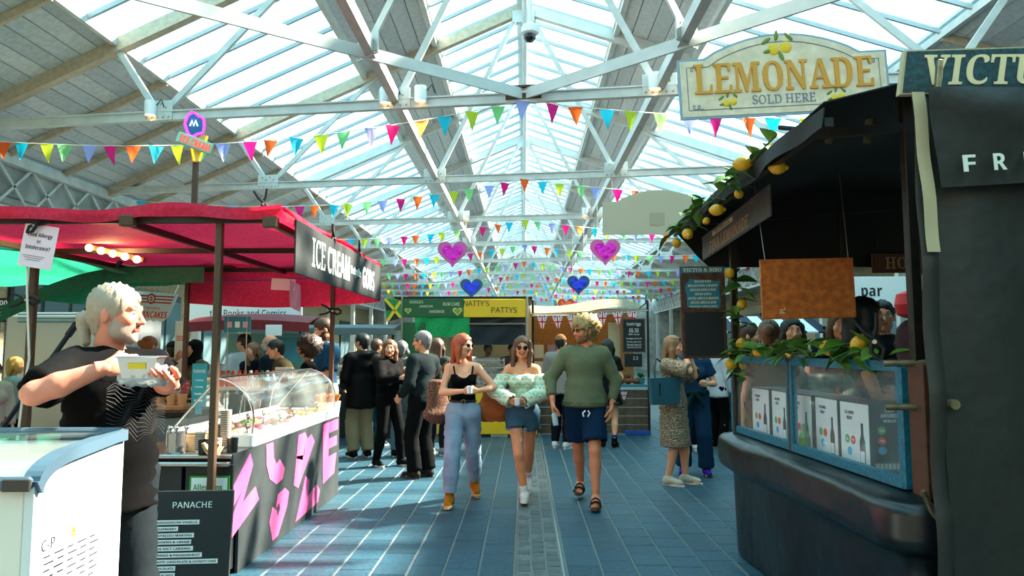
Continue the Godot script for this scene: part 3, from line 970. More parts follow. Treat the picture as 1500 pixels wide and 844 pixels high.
			var stack: String = ["short stack beside the scoop pot", "middle stack behind the pole", "tallest stack by the glass case", "small stack in front of the tallest"][[9, 13, 21, 6].find(q[2])]
			tag(cp, "striped paper cup in the %s" % stack, "cup", "paper cups, " + stack)
			ci += 1
	for q in [["black tumbler beside the paper cups on the counter", -2.22, -5.0], ["black tumbler at the front corner of the counter by the glass case", -2.06, -5.10]]:
		var tm = thing("tumbler", q[0], "tumbler", Vector3(q[1], 0.837, q[2]))
		mb = MB.new()
		mb.lathe([Vector2(0, 0), Vector2(0.034, 0), Vector2(0.038, 0.1), Vector2(0.035, 0.1), Vector2(0.031, 0.01), Vector2(0, 0.01)], Transform3D.IDENTITY, 16)
		part(tm, "cup", mb, mat("tumbler_black", Color(0.07, 0.09, 0.1), 0.25))
	var bx = thing("cone_carton", "open cardboard carton of wafers behind the paper cups", "box", Vector3(-2.42, 0.837, -5.15))
	mb = MB.new()
	mb.box(Vector3(0, 0.055, 0), Vector3(0.24, 0.11, 0.012)); mb.box(Vector3(0, 0.055, -0.16), Vector3(0.24, 0.11, 0.012)); mb.box(Vector3(-0.115, 0.055, -0.08), Vector3(0.012, 0.11, 0.16)); mb.box(Vector3(0.115, 0.055, -0.08), Vector3(0.012, 0.11, 0.16)); mb.box(Vector3(0, 0.006, -0.08), Vector3(0.24, 0.012, 0.16))
	part(bx, "carton", mb, mat("card", Color(0.76, 0.62, 0.44), 0.85, 0.0, M.fine_tex, 3.0))
	for k in 2:
		mb = MB.new()
		mb.tube([Vector3(0.0 + k * 0.02, 0, 0), Vector3(0.01 - k * 0.03, 0.05, 0.01), Vector3(0.03 * (1 - 2 * k), 0.075, 0.02)], [0.018, 0.022, 0.012], 5)
		mb.box(Vector3(0.015, 0.02, 0), Vector3(0.07, 0.004, 0.07), Basis.from_euler(Vector3(0.5, k, 0.3)))
		tag(part(self, "paper_napkin", mb, mat("kraft", Color(0.78, 0.63, 0.46), 0.85), "", X(Vector3(-2.13 - k * 0.05, 0.845, -4.98))), ["crumpled brown paper napkin nearest the black tumbler on the counter", "crumpled brown paper napkin nearest the pole on the counter"][k], "napkin", "paper napkins")
	# cones at the far end
	var hp = thing("cone_holder", "pot of golden wafer cones at the far end of the counter", "pot", Vector3(-2.13, 0.835, -7.80))
	mb = MB.new()
	mb.lathe([Vector2(0, 0), Vector2(0.12, 0), Vector2(0.14, 0.16), Vector2(0.13, 0.16), Vector2(0.11, 0.02), Vector2(0, 0.02)], Transform3D.IDENTITY, 18)
	part(hp, "pot", mb, M.white)
	for k in 8:
		var an = k * TAU / 8
		mb = MB.new()
		mb.lathe([Vector2(0.004, 0), Vector2(0.035, 0.15), Vector2(0.03, 0.15), Vector2(0, 0.03)], Transform3D.IDENTITY, 10)
		part(hp, "wafer_cone", mb, mat("wafer", Color(0.85, 0.53, 0.20), 0.7, 0.0, M.fine_tex, 8.0), "", X(Vector3(cos(an) * 0.07, 0.09, sin(an) * 0.07), 0, sin(an) * 0.25, -cos(an) * 0.25))
	# teal upright menu and a card on top of the case
	var tp2 = thing("upright_menu", "teal upright menu panel with white lettering above the glass case", "menu", Vector3(-2.72, 1.02, -6.0))
	mb = MB.new()
	mb.box(Vector3(0, 0.24, 0), Vector3(0.125, 0.36, 0.012), Basis.IDENTITY, 0.003)
	mb.box(Vector3(0, 0.03, 0), Vector3(0.05, 0.06, 0.012))
	part(tp2, "panel", mb, mat("teal_panel", Color(0.10, 0.58, 0.63), 0.5))
	text(tp2, "Gelateria", 0.1, 0.03, X(Vector3(0, 0.36, 0.006)), letter, 0.001, true, false)
	for k in 4: text(tp2, ["1 Scoop", "2 Scoops", "Sundae", "Milkshake"][k], 0.07, 0.018, X(Vector3(0, 0.28 - k * 0.055, 0.006)), letter, 0.001)
	# notices, lights and cloth under the canopy
	var fa = thing("allergy_sign", "white sheet reading Food Allergy or Intolerance clipped to the left stall pole", "notice", Vector3(-3.36, 2.27, -4.86), -0.1)
	fa.rotation.z = -0.16
	mb = MB.new()
	mb.box(Vector3.ZERO, Vector3(0.26, 0.30, 0.004), Basis.IDENTITY, 0.001)
	part(fa, "sheet", mb, mat("paper_pink", Color(0.93, 0.82, 0.86), 0.7))
	for k in 3: text(fa, ["Food Allergy", "or", "Intolerance?"][k], [0.19, 0.03, 0.19][k], [0.036, 0.02, 0.03][k], X(Vector3(0, 0.075 - k * 0.042, 0.003)), M.rust, 0.001, false, k != 1)
	mb = MB.new()
	for k in 3: mb.box(Vector3(-0.02, -0.07 - k * 0.014, 0.003), Vector3(0.17 - 0.03 * k, 0.003, 0.001))
	part(fa, "small_print", mb, M.black)
	clamp_thing("black spring clamp holding the food allergy sheet", Vector3(-3.37, 2.41, -4.83), 0.0, -0.9, 0.8, M.black, "black clamps on the pink stall")
	clamp_thing("black quick clamp across the left stall pole", Vector3(-3.43, 1.90, -4.88), 0.0, 1.57, 0.9, M.black, "black clamps on the pink stall")
	clamp_thing("black clamp on the brown pole at the far end of the ice cream counter", Vector3(-2.13, 1.98, -7.94), 0.0, 1.45, 1.1, M.black, "black clamps on the pink stall")
	var lt = thing("bulb_bar", "bar of five glowing round bulbs under the pink canopy", "lamp", Vector3(-3.72, 2.43, -6.42))
	mb = MB.new()
	mb.box(Vector3(0, 0, 0), Vector3(0.56, 0.05, 0.05), Basis.from_euler(Vector3(0, 0, -0.24)), 0.006)
	part(lt, "rail", mb, mat("lamp_rail", Color(0.55, 0.30, 0.10), 0.5))
	for k in 5:
		mb = MB.new()
		mb.ball(Vector3(-0.22 + k * 0.11, -0.01 + 0.055 - k * 0.0265, 0.045), Vector3.ONE * 0.034, 8, 12)
		var gm = mat("bulb_glow", Color(1, 0.9, 0.7), 0.4)
		gm.emission_enabled = true
		gm.emission = Color(1.0, 0.86, 0.58)
		gm.emission_energy_multiplier = 5.0
		part(lt, "bulb", mb, gm)
	var ol = OmniLight3D.new()
	ol.name = "bulb_bar_lamp"
	lt.add_child(ol)
	ol.position = Vector3(0, -0.02, 0.16)
	ol.light_color = Color(1, 0.82, 0.55); ol.light_energy = 0.5; ol.omni_range = 30.0; ol.omni_attenuation = 2.0; ol.light_size = 0.1; ol.shadow_enabled = true
	mb = MB.new()
	mb.sheet(6, 10, func(u, v): return Vector3(lerpf(-2.62, -2.5, u), 2.33 - 0.30 * v - 0.06 * u, -7.95 + 0.015 * sin(u * 9 + v * 4)), 0.004)
	tag(part(self, "hanging_cloth", mb, mat("mauve_cloth", Color(0.74, 0.62, 0.78), 0.9)), "mauve cloth hanging from the blue string under the pink canopy", "cloth")
	mb = MB.new()
	mb.box(Vector3(-2.7, 2.28, -7.96), Vector3(0.27, 0.13, 0.006), Basis.from_euler(Vector3(0, 0, -0.05)))
	tag(part(self, "paper_sheet", mb, M.paper_pink), "pale paper sheet pinned on the string under the pink canopy", "paper")
	mb = MB.new()
	mb.tube([Vector3(-3.8, 2.33, -7.98), Vector3(-3.1, 2.325, -7.98), Vector3(-2.15, 2.36, -7.98)], 0.006, 5)
	tag(part(self, "string_line", mb, mat("blue_string", Color(0.25, 0.25, 0.6), 0.8)), "blue string stretched below the pink canopy", "string")
	# back counter, side shelf and red drinks behind the vendor
	var bc = thing("back_counter", "dark back counter with wooden top behind the vendor", "counter", Vector3(-3.9, 0, -5.6))
	mb = MB.new()
	mb.box(Vector3(0, 0.42, 0), Vector3(1.5, 0.84, 0.6), Basis.IDENTITY, 0.01)
	part(bc, "cabinet", mb, M.cabinet_dark)
	mb = MB.new()
	mb.box(Vector3(0, 0.86, 0), Vector3(1.56, 0.04, 0.66), Basis.IDENTITY, 0.006)
	part(bc, "top", mb, mat("dark_wood", Color(0.36, 0.21, 0.13), 0.6, 0.0, M.blotch_tex, 2.0))
	var gs = thing("grey_side_panel", "grey panel of a counter behind the metal pot", "counter", Vector3(-3.4, 0, -6.6))
	mb = MB.new()
	mb.box(Vector3(0, 0.48, 0), Vector3(0.9, 0.96, 0.5), Basis.IDENTITY, 0.01)
	part(gs, "cabinet", mb, mat("grey_panel", Color(0.48, 0.52, 0.52), 0.5))
	mb = MB.new()
	mb.box(Vector3(0, 0.985, 0), Vector3(0.94, 0.05, 0.54), Basis.IDENTITY, 0.006)
	part(gs, "top", mb, M.black)
	mb = MB.new()
	mb.box(Vector3(-0.05, 1.03, -0.05), Vector3(0.75, 0.04, 0.35), Basis.IDENTITY, 0.006)
	part(gs, "wooden_tray", mb, M.card)
	for k in 4:
		mb = MB.new()
		mb.lathe([Vector2(0, 0), Vector2(0.035, 0), Vector2(0.043, 0.10), Vector2(0.038, 0.10), Vector2(0, 0.09)], Transform3D.IDENTITY, 12)
		tag(part(self, "kraft_cup", mb, M.kraft, "", X(Vector3(-3.42 + k * 0.1, 1.052, -6.55))), "brown kraft cup, %s from the left on the wooden tray" % ["first", "second", "third", "fourth"][k], "cup", "kraft cups on the tray")
		var jr = thing("berry_cup", "clear cup of red berries, %s from the left above the kraft cups" % ["first", "second", "third", "fourth"][k], "cup", Vector3(-3.44 + k * 0.105, 1.155, -6.6), 0, "berry cups")
		mb = MB.new()
		mb.lathe([Vector2(0, 0), Vector2(0.036, 0), Vector2(0.046, 0.09), Vector2(0.046, 0.12)], Transform3D.IDENTITY, 12)
		part(jr, "cup", mb, M.clear)
		mb = MB.new()
		for j in 7: mb.ball(Vector3(rng.randf_range(-0.022, 0.022), rng.randf_range(0.015, 0.1), rng.randf_range(-0.022, 0.022)), Vector3.ONE * 0.018, 5, 7)
		part(jr, "berries", mb, mat("berry", Color(0.72, 0.03, 0.08), 0.35))
	mb = MB.new()
	mb.box(Vector3(-3.28, 1.105, -6.6), Vector3(0.5, 0.006, 0.14), Basis.IDENTITY, 0.002)
	tag(part(self, "cup_shelf", mb, M.card), "thin cardboard shelf between kraft cups and berry cups", "shelf")
	# chest freezer with curved glass lid in front
	var fz = thing("chest_freezer", "white display freezer with curved glass lid and blue grey trim in the left foreground", "freezer", Vector3(-1.6, 0, -2.36), 0.04)
	var pf = [Vector2(0, 1.12)]
	for k in 8:
		var an = k / 7.0 * 1.25
		pf.append(Vector2(0.24 * (1 - cos(an)) + 0.02 * k / 7.0, 1.12 + 0.085 * sin(an)))
	pf.append(Vector2(0.50, 1.225)); pf.append(Vector2(0.56, 1.225))
	var outline = PackedVector2Array(pf)
	outline.append(Vector2(0.56, 0.03)); outline.append(Vector2(0, 0.03))
	var sdx = Transform3D(Basis(Vector3(0, 0, -1), Vector3.UP, Vector3.RIGHT), Vector3.ZERO)
	for x in [-0.03, -1.5]:
		mb = MB.new()
		mb.prism(outline, 0.03, sdx.translated(Vector3(x, 0, 0)))
		part(fz, "side_panel", mb, mat("freezer_white", Color(0.82, 0.85, 0.85), 0.35))
	mb = MB.new()
	mb.box(Vector3(-0.75, 0.575, -0.03), Vector3(1.44, 1.09, 0.05), Basis.IDENTITY, 0.008)
	mb.box(Vector3(-0.75, 0.615, -0.535), Vector3(1.44, 1.17, 0.05), Basis.IDENTITY, 0.008)
	mb.box(Vector3(-0.75, 0.3, -0.28), Vector3(1.44, 0.5, 0.5))
	part(fz, "body", mb, mat("freezer_cream", Color(0.86, 0.85, 0.80), 0.4))
	for x in [-0.035, -1.505]:
		mb = MB.new()
		var strip = PackedVector2Array()
		for k in pf.size(): strip.append(pf[k] + Vector2(-0.012 if k == 0 else 0.0, 0.016))
		for k in range(pf.size() - 1, -1, -1): strip.append(pf[k] + Vector2(0.03 * maxf(0, 1 - k / 6.0) - (0.012 if k == 0 else 0.0), -0.026))
		mb.prism(strip, 0.056, sdx.translated(Vector3(x - 0.005, 0, 0)))
		part(fz, "trim", mb, mat("freezer_trim", Color(0.27, 0.36, 0.42), 0.4))
	mb = MB.new()
	mb.sheet(1, 18, func(u, v):
		var a = (1 - v) * (pf.size() - 2)
		var k = mini(int(a), pf.size() - 3)
		var q = pf[k].lerp(pf[k + 1], a - k)
		return Vector3(lerpf(-1.46, -0.04, u), q.y + 0.006, -q.x), 0.008)
	part(fz, "glass_lid", mb, M.clear)
	mb = MB.new()
	mb.box(Vector3(-0.75, 1.13, 0.012), Vector3(1.5, 0.045, 0.03), Basis.IDENTITY, 0.01)
	mb.box(Vector3(-0.75, 1.235, -0.55), Vector3(1.5, 0.03, 0.04), Basis.IDENTITY, 0.01)
	part(fz, "lid_rail", mb, M.freezer_trim)
	mb = MB.new()
	mb.box(Vector3(-0.04, 1.128, 0.03), Vector3(0.09, 0.04, 0.01), Basis.IDENTITY, 0.003)
	part(fz, "corner_cap", mb, mat("cap_brown", Color(0.22, 0.19, 0.16), 0.5))
	text(fz, "C-P", 0.072, 0.036, X(Vector3(0.0005, 0.912, -0.09), PI / 2), M.black, 0.001, false, false)
	mb = MB.new()
	mb.prism(PackedVector2Array([Vector2(-0.014, 0), Vector2(0.014, 0), Vector2(0, 0.026)]), 0.001, X(Vector3(0.001, 0.915, -0.233), PI / 2))
	mb.box(Vector3(0.0015, 0.907, -0.233), Vector3(0.001, 0.007, 0.026))
	part(fz, "warning_label", mb, mat("label_yellow", Color(0.85, 0.72, 0.05), 0.5))
	var slot = MB.new()
	for r in 9:
		for k in 5:
			slot = MB.new()
			slot.box(Vector3(0.0005, 0.872 - r * 0.023, -0.085 - k * 0.068 - (r % 2) * 0.012), Vector3(0.002, 0.005, 0.052 if (k + r) % 2 else 0.034), Basis.IDENTITY)
			part(fz, "vent_slot", slot, mat("slot_dark", Color(0.10, 0.10, 0.14), 0.7))
	for k in 5:
		mb = MB.new()
		mb.box(Vector3.ZERO, Vector3(0.24, 0.10, 0.30), Basis.IDENTITY, 0.02)
		tag(part(self, "frozen_carton", mb, mat("carton%d" % k, [Color(0.8, 0.85, 0.86), Color(0.35, 0.5, 0.55), Color(0.75, 0.6, 0.4), Color(0.85, 0.8, 0.5), Color(0.5, 0.65, 0.7)][k], 0.6), "", X(Vector3(-1.82 - k * 0.26, 0.61, -2.66))), "%s carton lying in the chest freezer" % ["pale", "blue green", "tan", "yellow", "light blue"][k], "carton", "cartons in the freezer")
	# bin and tub beside the menu board
	mb = MB.new()
	mb.lathe([Vector2(0, 0), Vector2(0.11, 0), Vector2(0.14, 0.24), Vector2(0.145, 0.25), Vector2(0.13, 0.25), Vector2(0.10, 0.02), Vector2(0, 0.02)], Transform3D.IDENTITY, 4)
	tag(part(self, "plastic_tub", mb, mat("tub_white", Color(0.80, 0.80, 0.76), 0.5), "", X(Vector3(-2.52, 0, -4.55), 0.6)), "white plastic tub on the floor beside the menu board", "tub")
	mb = MB.new()
	mb.tube([Vector3(-3.46, 2.2, -4.9), Vector3(-3.42, 1.95, -4.86), Vector3(-3.38, 1.5, -4.86), Vector3(-3.42, 1.2, -4.87), Vector3(-3.46, 0.9, -4.9)], 0.008, 6)
	tag(part(self, "power_cable", mb, mat("cable_white", Color(0.85, 0.82, 0.75), 0.6)), "white cable hanging down the left stall pole", "cable")
	# neon sign on a post above the canopy
	var ns = thing("neon_sign", "neon ice cream cone sign with ICE CREAM panel on a post", "sign", Vector3(-2.82, 2.56, -6.0), 0.0)
	ns.scale = Vector3.ONE * 0.8
	mb = MB.new()
	mb.box(Vector3(0, 0.42, 0), Vector3(0.05, 0.90, 0.05), Basis.IDENTITY, 0.004)
	part(ns, "post", mb, M.pole)
	var neon = func(key: String, col: Color) -> StandardMaterial3D:
		var m = mat(key, col, 0.5)
		m.emission_enabled = true; m.emission = col; m.emission_energy_multiplier = 1.1
		return m
	mb = MB.new()
	var cone = PackedVector2Array([Vector2(-0.08, 1.05), Vector2(-0.02, 0.74), Vector2(0.03, 0.74), Vector2(0.11, 1.05)])
	mb.prism(cone, 0.03, X(Vector3(0, 0, 0.03), 0.5))
	part(ns, "cone_back", mb, mat("neon_yellow_back", Color(0.75, 0.7, 0.4), 0.6))
	mb = MB.new()
	mb.ball(Vector3(0.01, 1.14, 0.05), Vector3(0.10, 0.13, 0.03), 8, 14, Basis.from_euler(Vector3(0, 0.5, 0)))
	part(ns, "scoop_back", mb, mat("neon_blue_back", Color(0.10, 0.45, 0.62), 0.5))
	var ring = []
	for k in 17:
		var an = k / 16.0 * TAU
		ring.append(Vector3(0.01, 1.14, 0.08) + Basis.from_euler(Vector3(0, 0.5, 0)) * Vector3(cos(an) * 0.095, sin(an) * 0.125 + 0.02 * sin(an * 4), 0))
	mb = MB.new()
	mb.tube(ring, 0.015, 6)
	part(ns, "pink_tube", mb, neon.call("neon_pink", Color(0.92, 0.25, 0.85)))
	mb = MB.new()
	var by = Basis.from_euler(Vector3(0, 0.5, 0))
	for q in [[-0.08, 1.03, -0.02, 0.75], [0.10, 1.03, 0.03, 0.75]]: mb.tube([by * Vector3(q[0], q[1], 0.075), by * Vector3(q[2], q[3], 0.075)], 0.011, 6)
	part(ns, "yellow_tube", mb, neon.call("neon_yellow", Color(0.95, 0.75, 0.15)))
	mb = MB.new()
	mb.tube([Vector3(-0.03, 1.12, 0.1), Vector3(-0.01, 1.18, 0.1), Vector3(0.01, 1.12, 0.1), Vector3(0.03, 1.18, 0.1), Vector3(0.05, 1.12, 0.1)], 0.009, 5)
	part(ns, "white_tube", mb, neon.call("neon_white", Color(0.9, 0.95, 1.0)))
	var pl = Node3D.new()
	pl.name = "name_panel"
	ns.add_child(pl)
	pl.transform = X(Vector3(0.03, 0.93, 0.10), 0.5, 0, -0.28)
	mb = MB.new()
	mb.box(Vector3.ZERO, Vector3(0.36, 0.13, 0.03), Basis.IDENTITY, 0.02)
	part(pl, "panel", mb, mat("neon_panel", Color(0.55, 0.85, 0.72), 0.5))
	text(pl, "ICE CREAM", 0.30, 0.075, X(Vector3(0, 0, 0.016)), neon.call("neon_red", Color(0.92, 0.25, 0.22)), 0.006)

# ---------------------------------------------------------------- lemonade stall on the right
func leaf_mesh(l: float, w: float, bend: float) -> ArrayMesh:
	var mb = MB.new()
	mb.sheet(4, 6, func(u, v):
		var q = u * 2 - 1
		var ww = w * sin(PI * clampf(pow(v, 0.8), 0.02, 0.98))
		return Vector3(q * ww, -v * v * bend + absf(q) * ww * 0.35, v * l), 0.0015)
	return mb.mesh()

func lemon_mesh() -> ArrayMesh:
	var mb = MB.new()
	var p = [Vector2(0, -0.052), Vector2(0.007, -0.05), Vector2(0.012, -0.043)]
	for k in 9:
		var an = -1.15 + 2.3 * k / 8.0
		p.append(Vector2(0.034 * cos(an), 0.041 * sin(an)))
	p.append_array([Vector2(0.008, 0.043), Vector2(0, 0.046)])
	mb.lathe(p, Transform3D.IDENTITY, 14)
	return mb.mesh()

func garland(label: String, path: Array, lemons: Array, per: float, spread: float, sd: int) -> void:
	var t = thing("lemon_garland", label, "garland", Vector3.ZERO, 0, "lemon garlands on the lemonade stall")
	var mb = MB.new()
	mb.tube(path, 0.006, 5)
	part(t, "stem", mb, mat("stem_brown", Color(0.25, 0.27, 0.10), 0.8))
	var r = RandomNumberGenerator.new()
	r.seed = sd
	for k in path.size() - 1:
		var a: Vector3 = path[k]
		var b: Vector3 = path[k + 1]
		for j in int(a.distance_to(b) * per):
			var p = a.lerp(b, r.randf()) + Vector3(r.randf_range(-1, 1), r.randf_range(-0.6, 1), r.randf_range(-1, 1)) * spread
			var bs = Basis.from_euler(Vector3(r.randf_range(-0.8, 0.5), r.randf_range(0, TAU), r.randf_range(-0.5, 0.5))).scaled(Vector3.ONE * r.randf_range(0.8, 1.25))
			part(t, "leaf", M.leaves[r.randi() % 3], M["leaf%d" % (r.randi() % 3)], "", Transform3D(bs, p))
	for p in lemons:
		part(t, "lemon", M.lemon_mesh, M.lemon, "", Transform3D(Basis.from_euler(Vector3(r.randf_range(-1, 1), r.randf_range(0, TAU), r.randf_range(-1.6, 1.6))).scaled(Vector3.ONE * p[3]), Vector3(p[0], p[1], p[2])))

func build_right_stall() -> void:
	var vinyl = mat("black_vinyl", Color(0.05, 0.075, 0.09), 0.32, 0.0, M.fine_tex, 1.0)
	bump(vinyl, M.crease_n, 0.6)
	var cloth = mat("black_canvas", Color(0.055, 0.055, 0.055), 0.7, 0.0, M.fine_tex, 1.0)
	var olive = mat("charcoal_tarp", Color(0.16, 0.155, 0.135), 0.55, 0.0, M.fine_tex, 2.0)
	bump(olive, M.crease_n, 0.8)
	var teal = mat("teal_paint", Color(0.08, 0.48, 0.58), 0.5, 0.0, noise(0.025, Color(0.55, 0.6, 0.6), Color(1, 1, 1), 77), 5.0)
	var wood = mat("brown_wood", Color(0.36, 0.19, 0.10), 0.6, 0.0, M.blotch_tex, 3.0)
	M.lemon = mat("lemon_yellow", Color(0.95, 0.68, 0.06), 0.45, 0.0, M.fine_tex, 14.0)
	M.lemon_mesh = lemon_mesh()
	for k in 3:
		var lm = mat("leaf%d" % k, [Color(0.26, 0.42, 0.10), Color(0.36, 0.50, 0.16), Color(0.20, 0.34, 0.10)][k], 0.5)
		lm.backlight_enabled = true
		lm.backlight = Color(0.2, 0.3, 0.05)
	M.leaves = [leaf_mesh(0.13, 0.037, 0.03), leaf_mesh(0.15, 0.042, 0.05), leaf_mesh(0.11, 0.033, 0.01)]
	# counter wrapped in black vinyl
	var at = Vector3(1.66, 0, -5.75)
	var tn = 0.0468
	var ct = thing("lemonade_counter", "black vinyl covered counter with rounded overhang under the lemonade window", "counter", at, tn)
	var plan = func(u: float, o: float) -> Vector3:
		if u < 0.12: return Vector3(lerpf(0.46, 0.05, u / 0.12), 0, 2.40 + o)
		if u < 0.2:
			var an = (u - 0.12) / 0.08 * PI / 2
			return Vector3(0.05 - (0.05 + o) * sin(an), 0, 2.35 + (0.05 + o) * cos(an))
		if u < 0.62: return Vector3(-o, 0, lerpf(2.35, 0.08, (u - 0.2) / 0.42))
		if u < 0.74:
			var an = (u - 0.62) / 0.12 * PI / 2
			return Vector3(0.08 - (0.08 + o) * cos(an), 0, 0.08 - (0.08 + o) * sin(an))
		return Vector3(lerpf(0.08, 0.48, (u - 0.74) / 0.26), 0, -o)
	var pr = [[0.0, -0.03, 0.915], [0.12, 0.07, 0.905], [0.22, 0.135, 0.885], [0.30, 0.155, 0.85], [0.5, 0.16, 0.72], [0.56, 0.145, 0.675], [0.60, 0.09, 0.66], [0.64, 0.05, 0.63], [1.0, 0.03, 0.012]]
	var mb = MB.new()
	mb.sheet(64, 34, func(u, v):
		var k = 0
		while k < pr.size() - 2 and v > pr[k + 1][0]: k += 1
		var f = (v - pr[k][0]) / (pr[k + 1][0] - pr[k][0])
		var o = lerpf(pr[k][1], pr[k + 1][1], f)
		var y = lerpf(pr[k][2], pr[k + 1][2], f)
		if v > 0.62: o += 0.014 * sin(u * 40 + v * 3) * (v - 0.62) / 0.38 + 0.012 * sin(u * 17)
		elif v > 0.2: o += 0.008 * sin(u * 33 + v * 5); y += 0.01 * sin(u * 21)
		var p = plan.call(u, o)
		return Vector3(p.x, y, p.z), 0.006)
	part(ct, "vinyl_cover", mb, vinyl)
	mb = MB.new()
	mb.box(Vector3(0.24, 0.45, 1.22), Vector3(0.44, 0.88, 2.36), Basis.IDENTITY, 0.01)
	part(ct, "carcass", mb, M.black)
	mb = MB.new()
	mb.box(Vector3(0.22, 0.90, 1.2), Vector3(0.46, 0.02, 2.4), Basis.IDENTITY, 0.004)
	part(ct, "top_board", mb, wood)
	# teal framed glass front
	var wf = thing("teal_window_frame", "teal painted window frame with two glass panes on the lemonade counter", "window frame", at, tn)
	for z in [[0.0, 0.045], [1.06, 0.03], [1.115, 0.03], [2.34, 0.05]]:
		mb = MB.new()
		mb.box(Vector3(0, 1.2, z[0]), Vector3(0.04, 0.56, z[1]), Basis.IDENTITY, 0.004)
		part(wf, "post", mb, teal)
	for y in [[0.945, 0.05], [1.485, 0.05]]:
		for z in [[0.0, 1.06], [1.115, 2.34]]:
			mb = MB.new()
			mb.bar(Vector3(0, y[0], z[0]), Vector3(0, y[0], z[1]), 0.042, y[1])
			part(wf, "rail", mb, teal)
	mb = MB.new()
	mb.box(Vector3(-0.004, 1.21, 1.0875), Vector3(0.036, 0.60, 0.02), Basis.IDENTITY, 0.003)
	part(wf, "hinge_strip", mb, wood)
	for z in [[0.02, 1.05], [1.13, 2.32]]:
		mb = MB.new()
		mb.box(Vector3(0, 1.215, (z[0] + z[1]) / 2), Vector3(0.005, 0.5, z[1] - z[0]))
		part(wf, "pane", mb, M.clear)
	mb = MB.new()
	mb.box(Vector3(0.06, 1.2, 2.44), Vector3(0.12, 0.60, 0.12), Basis.IDENTITY, 0.006)
	mb.box(Vector3(0.30, 1.2, 2.42), Vector3(0.40, 0.60, 0.03), Basis.IDENTITY, 0.006)
	part(wf, "end_panel", mb, wood)
	# wine cartons behind the glass
	var whites = mat("carton_white", Color(0.86, 0.87, 0.87), 0.5)
	var blk = mat("carton_black", Color(0.10, 0.10, 0.105), 0.5)
	var maroon = mat("carton_maroon", Color(0.35, 0.08, 0.16), 0.5)
	var dots = [mat("dot_green", Color(0.35, 0.62, 0.20), 0.5), mat("dot_red", Color(0.85, 0.12, 0.15), 0.5), mat("dot_blue", Color(0.15, 0.62, 0.85), 0.5)]
	var ordn = ["nearest the camera, black side showing SAN ANDRES MERLOT", "second from the camera", "third, behind the window divider", "fourth from the camera", "farthest, beside the terracotta pot"]
	for k in 5:
		var wb = thing("wine_carton", "wine carton behind the teal window, " + ordn[k], "carton", at + Basis.from_euler(Vector3(0, tn, 0)) * Vector3(0.20, 0.912, 1.86 - k * 0.345), tn + [0.0, -0.05, 0.03, -0.04, 0.02][k], "wine cartons")
		mb = MB.new()
		mb.box(Vector3(0, 0.18, -0.16), Vector3(0.22, 0.36, 0.32), Basis.IDENTITY, 0.003)
		part(wb, "box", mb, blk)
		mb = MB.new()
		mb.box(Vector3(-0.1105, 0.178, -0.16), Vector3(0.002, 0.35, 0.31))
		var wf2 = part(wb, "white_face", mb, whites)
		mb = MB.new()
		mb.box(Vector3(0, 0.361, -0.16), Vector3(0.21, 0.003, 0.31))
		part(wb, "maroon_top", mb, maroon)
		var bt = MB.new()
		bt.prism(PackedVector2Array([Vector2(-0.028, 0), Vector2(0.028, 0), Vector2(0.028, 0.12), Vector2(0.011, 0.16), Vector2(0.011, 0.22), Vector2(-0.011, 0.22), Vector2(-0.011, 0.16), Vector2(-0.028, 0.12)]), 0.002, X(Vector3(-0.1115, 0.03, -0.075), -PI / 2))
		part(wf2, "bottle_print", bt, blk)
		mb = MB.new()
		mb.box(Vector3(-0.1135, 0.07, -0.075), Vector3(0.002, 0.06, 0.045))
		part(wf2, "bottle_label", mb, whites)
		for j in 3:
			mb = MB.new()
			mb.lathe([Vector2(0, 0), Vector2(0.024, 0), Vector2(0.024, 0.002), Vector2(0, 0.002)], Transform3D(Basis.from_euler(Vector3(0, 0, PI / 2)), Vector3(-0.1115, [0.15, 0.15, 0.085][j], [-0.24, -0.175, -0.215][j])), 16)
			var dd = part(wf2, "round_logo", mb, dots[j])
			if k == 0 and j < 2: text(dd, ["Ve", "Vg"][j], 0.026, 0.018, X(Vector3(-0.1138, 0.15, [-0.24, -0.175][j]), -PI / 2), whites, 0.0008)
		for j in 2: text(wf2, ["SAN ANDRES", "MERLOT"][j], [0.10, 0.06][j], 0.018, X(Vector3(-0.1115, 0.30 - j * 0.03, -0.21), -PI / 2), blk, 0.001, true)
		if k == 0:
			for j in 3: text(wb, ["SAN", "ANDRES", "MERLOT"][j], [0.05, 0.10, 0.07][j], [0.02, 0.02, 0.014][j], X(Vector3(0, [0.325, 0.298, 0.27][j], 0.0005)), whites, 0.001, true)
			for j in 3:
				mb = MB.new()
				mb.lathe([Vector2(0, 0), Vector2(0.022, 0), Vector2(0.022, 0.002), Vector2(0, 0.002)], Transform3D(Basis.from_euler(Vector3(PI / 2, 0, 0)), Vector3(-0.045, [0.22, 0.165, 0.115][j], 0.0)), 16)
				var dd = part(wb, "round_logo", mb, dots[j])
				if j < 2: text(dd, ["Ve", "Vg"][j], 0.024, 0.016, X(Vector3(-0.045, [0.22, 0.165][j], 0.0022)), whites, 0.0008)
			mb = MB.new()
			for j in 24: mb.box(Vector3(-0.085 + j * 0.0073, 0.032, 0.0008), Vector3(0.002 + 0.003 * ((j * 7) % 3) / 2.0, 0.03, 0.001))
			part(wb, "barcode", mb, whites)
	var tp = thing("terracotta_pot", "terracotta pot with a lemon behind the far window corner", "pot", at + Vector3(0.16, 0.912, 0.04))
	mb = MB.new()
	mb.lathe([Vector2(0, 0), Vector2(0.065, 0), Vector2(0.085, 0.19), Vector2(0.095, 0.19), Vector2(0.095, 0.24), Vector2(0.08, 0.24), Vector2(0.06, 0.03), Vector2(0, 0.03)], Transform3D.IDENTITY, 20)
	part(tp, "pot", mb, mat("terracotta", Color(0.45, 0.20, 0.12), 0.8, 0.0, M.blotch_tex, 4.0))
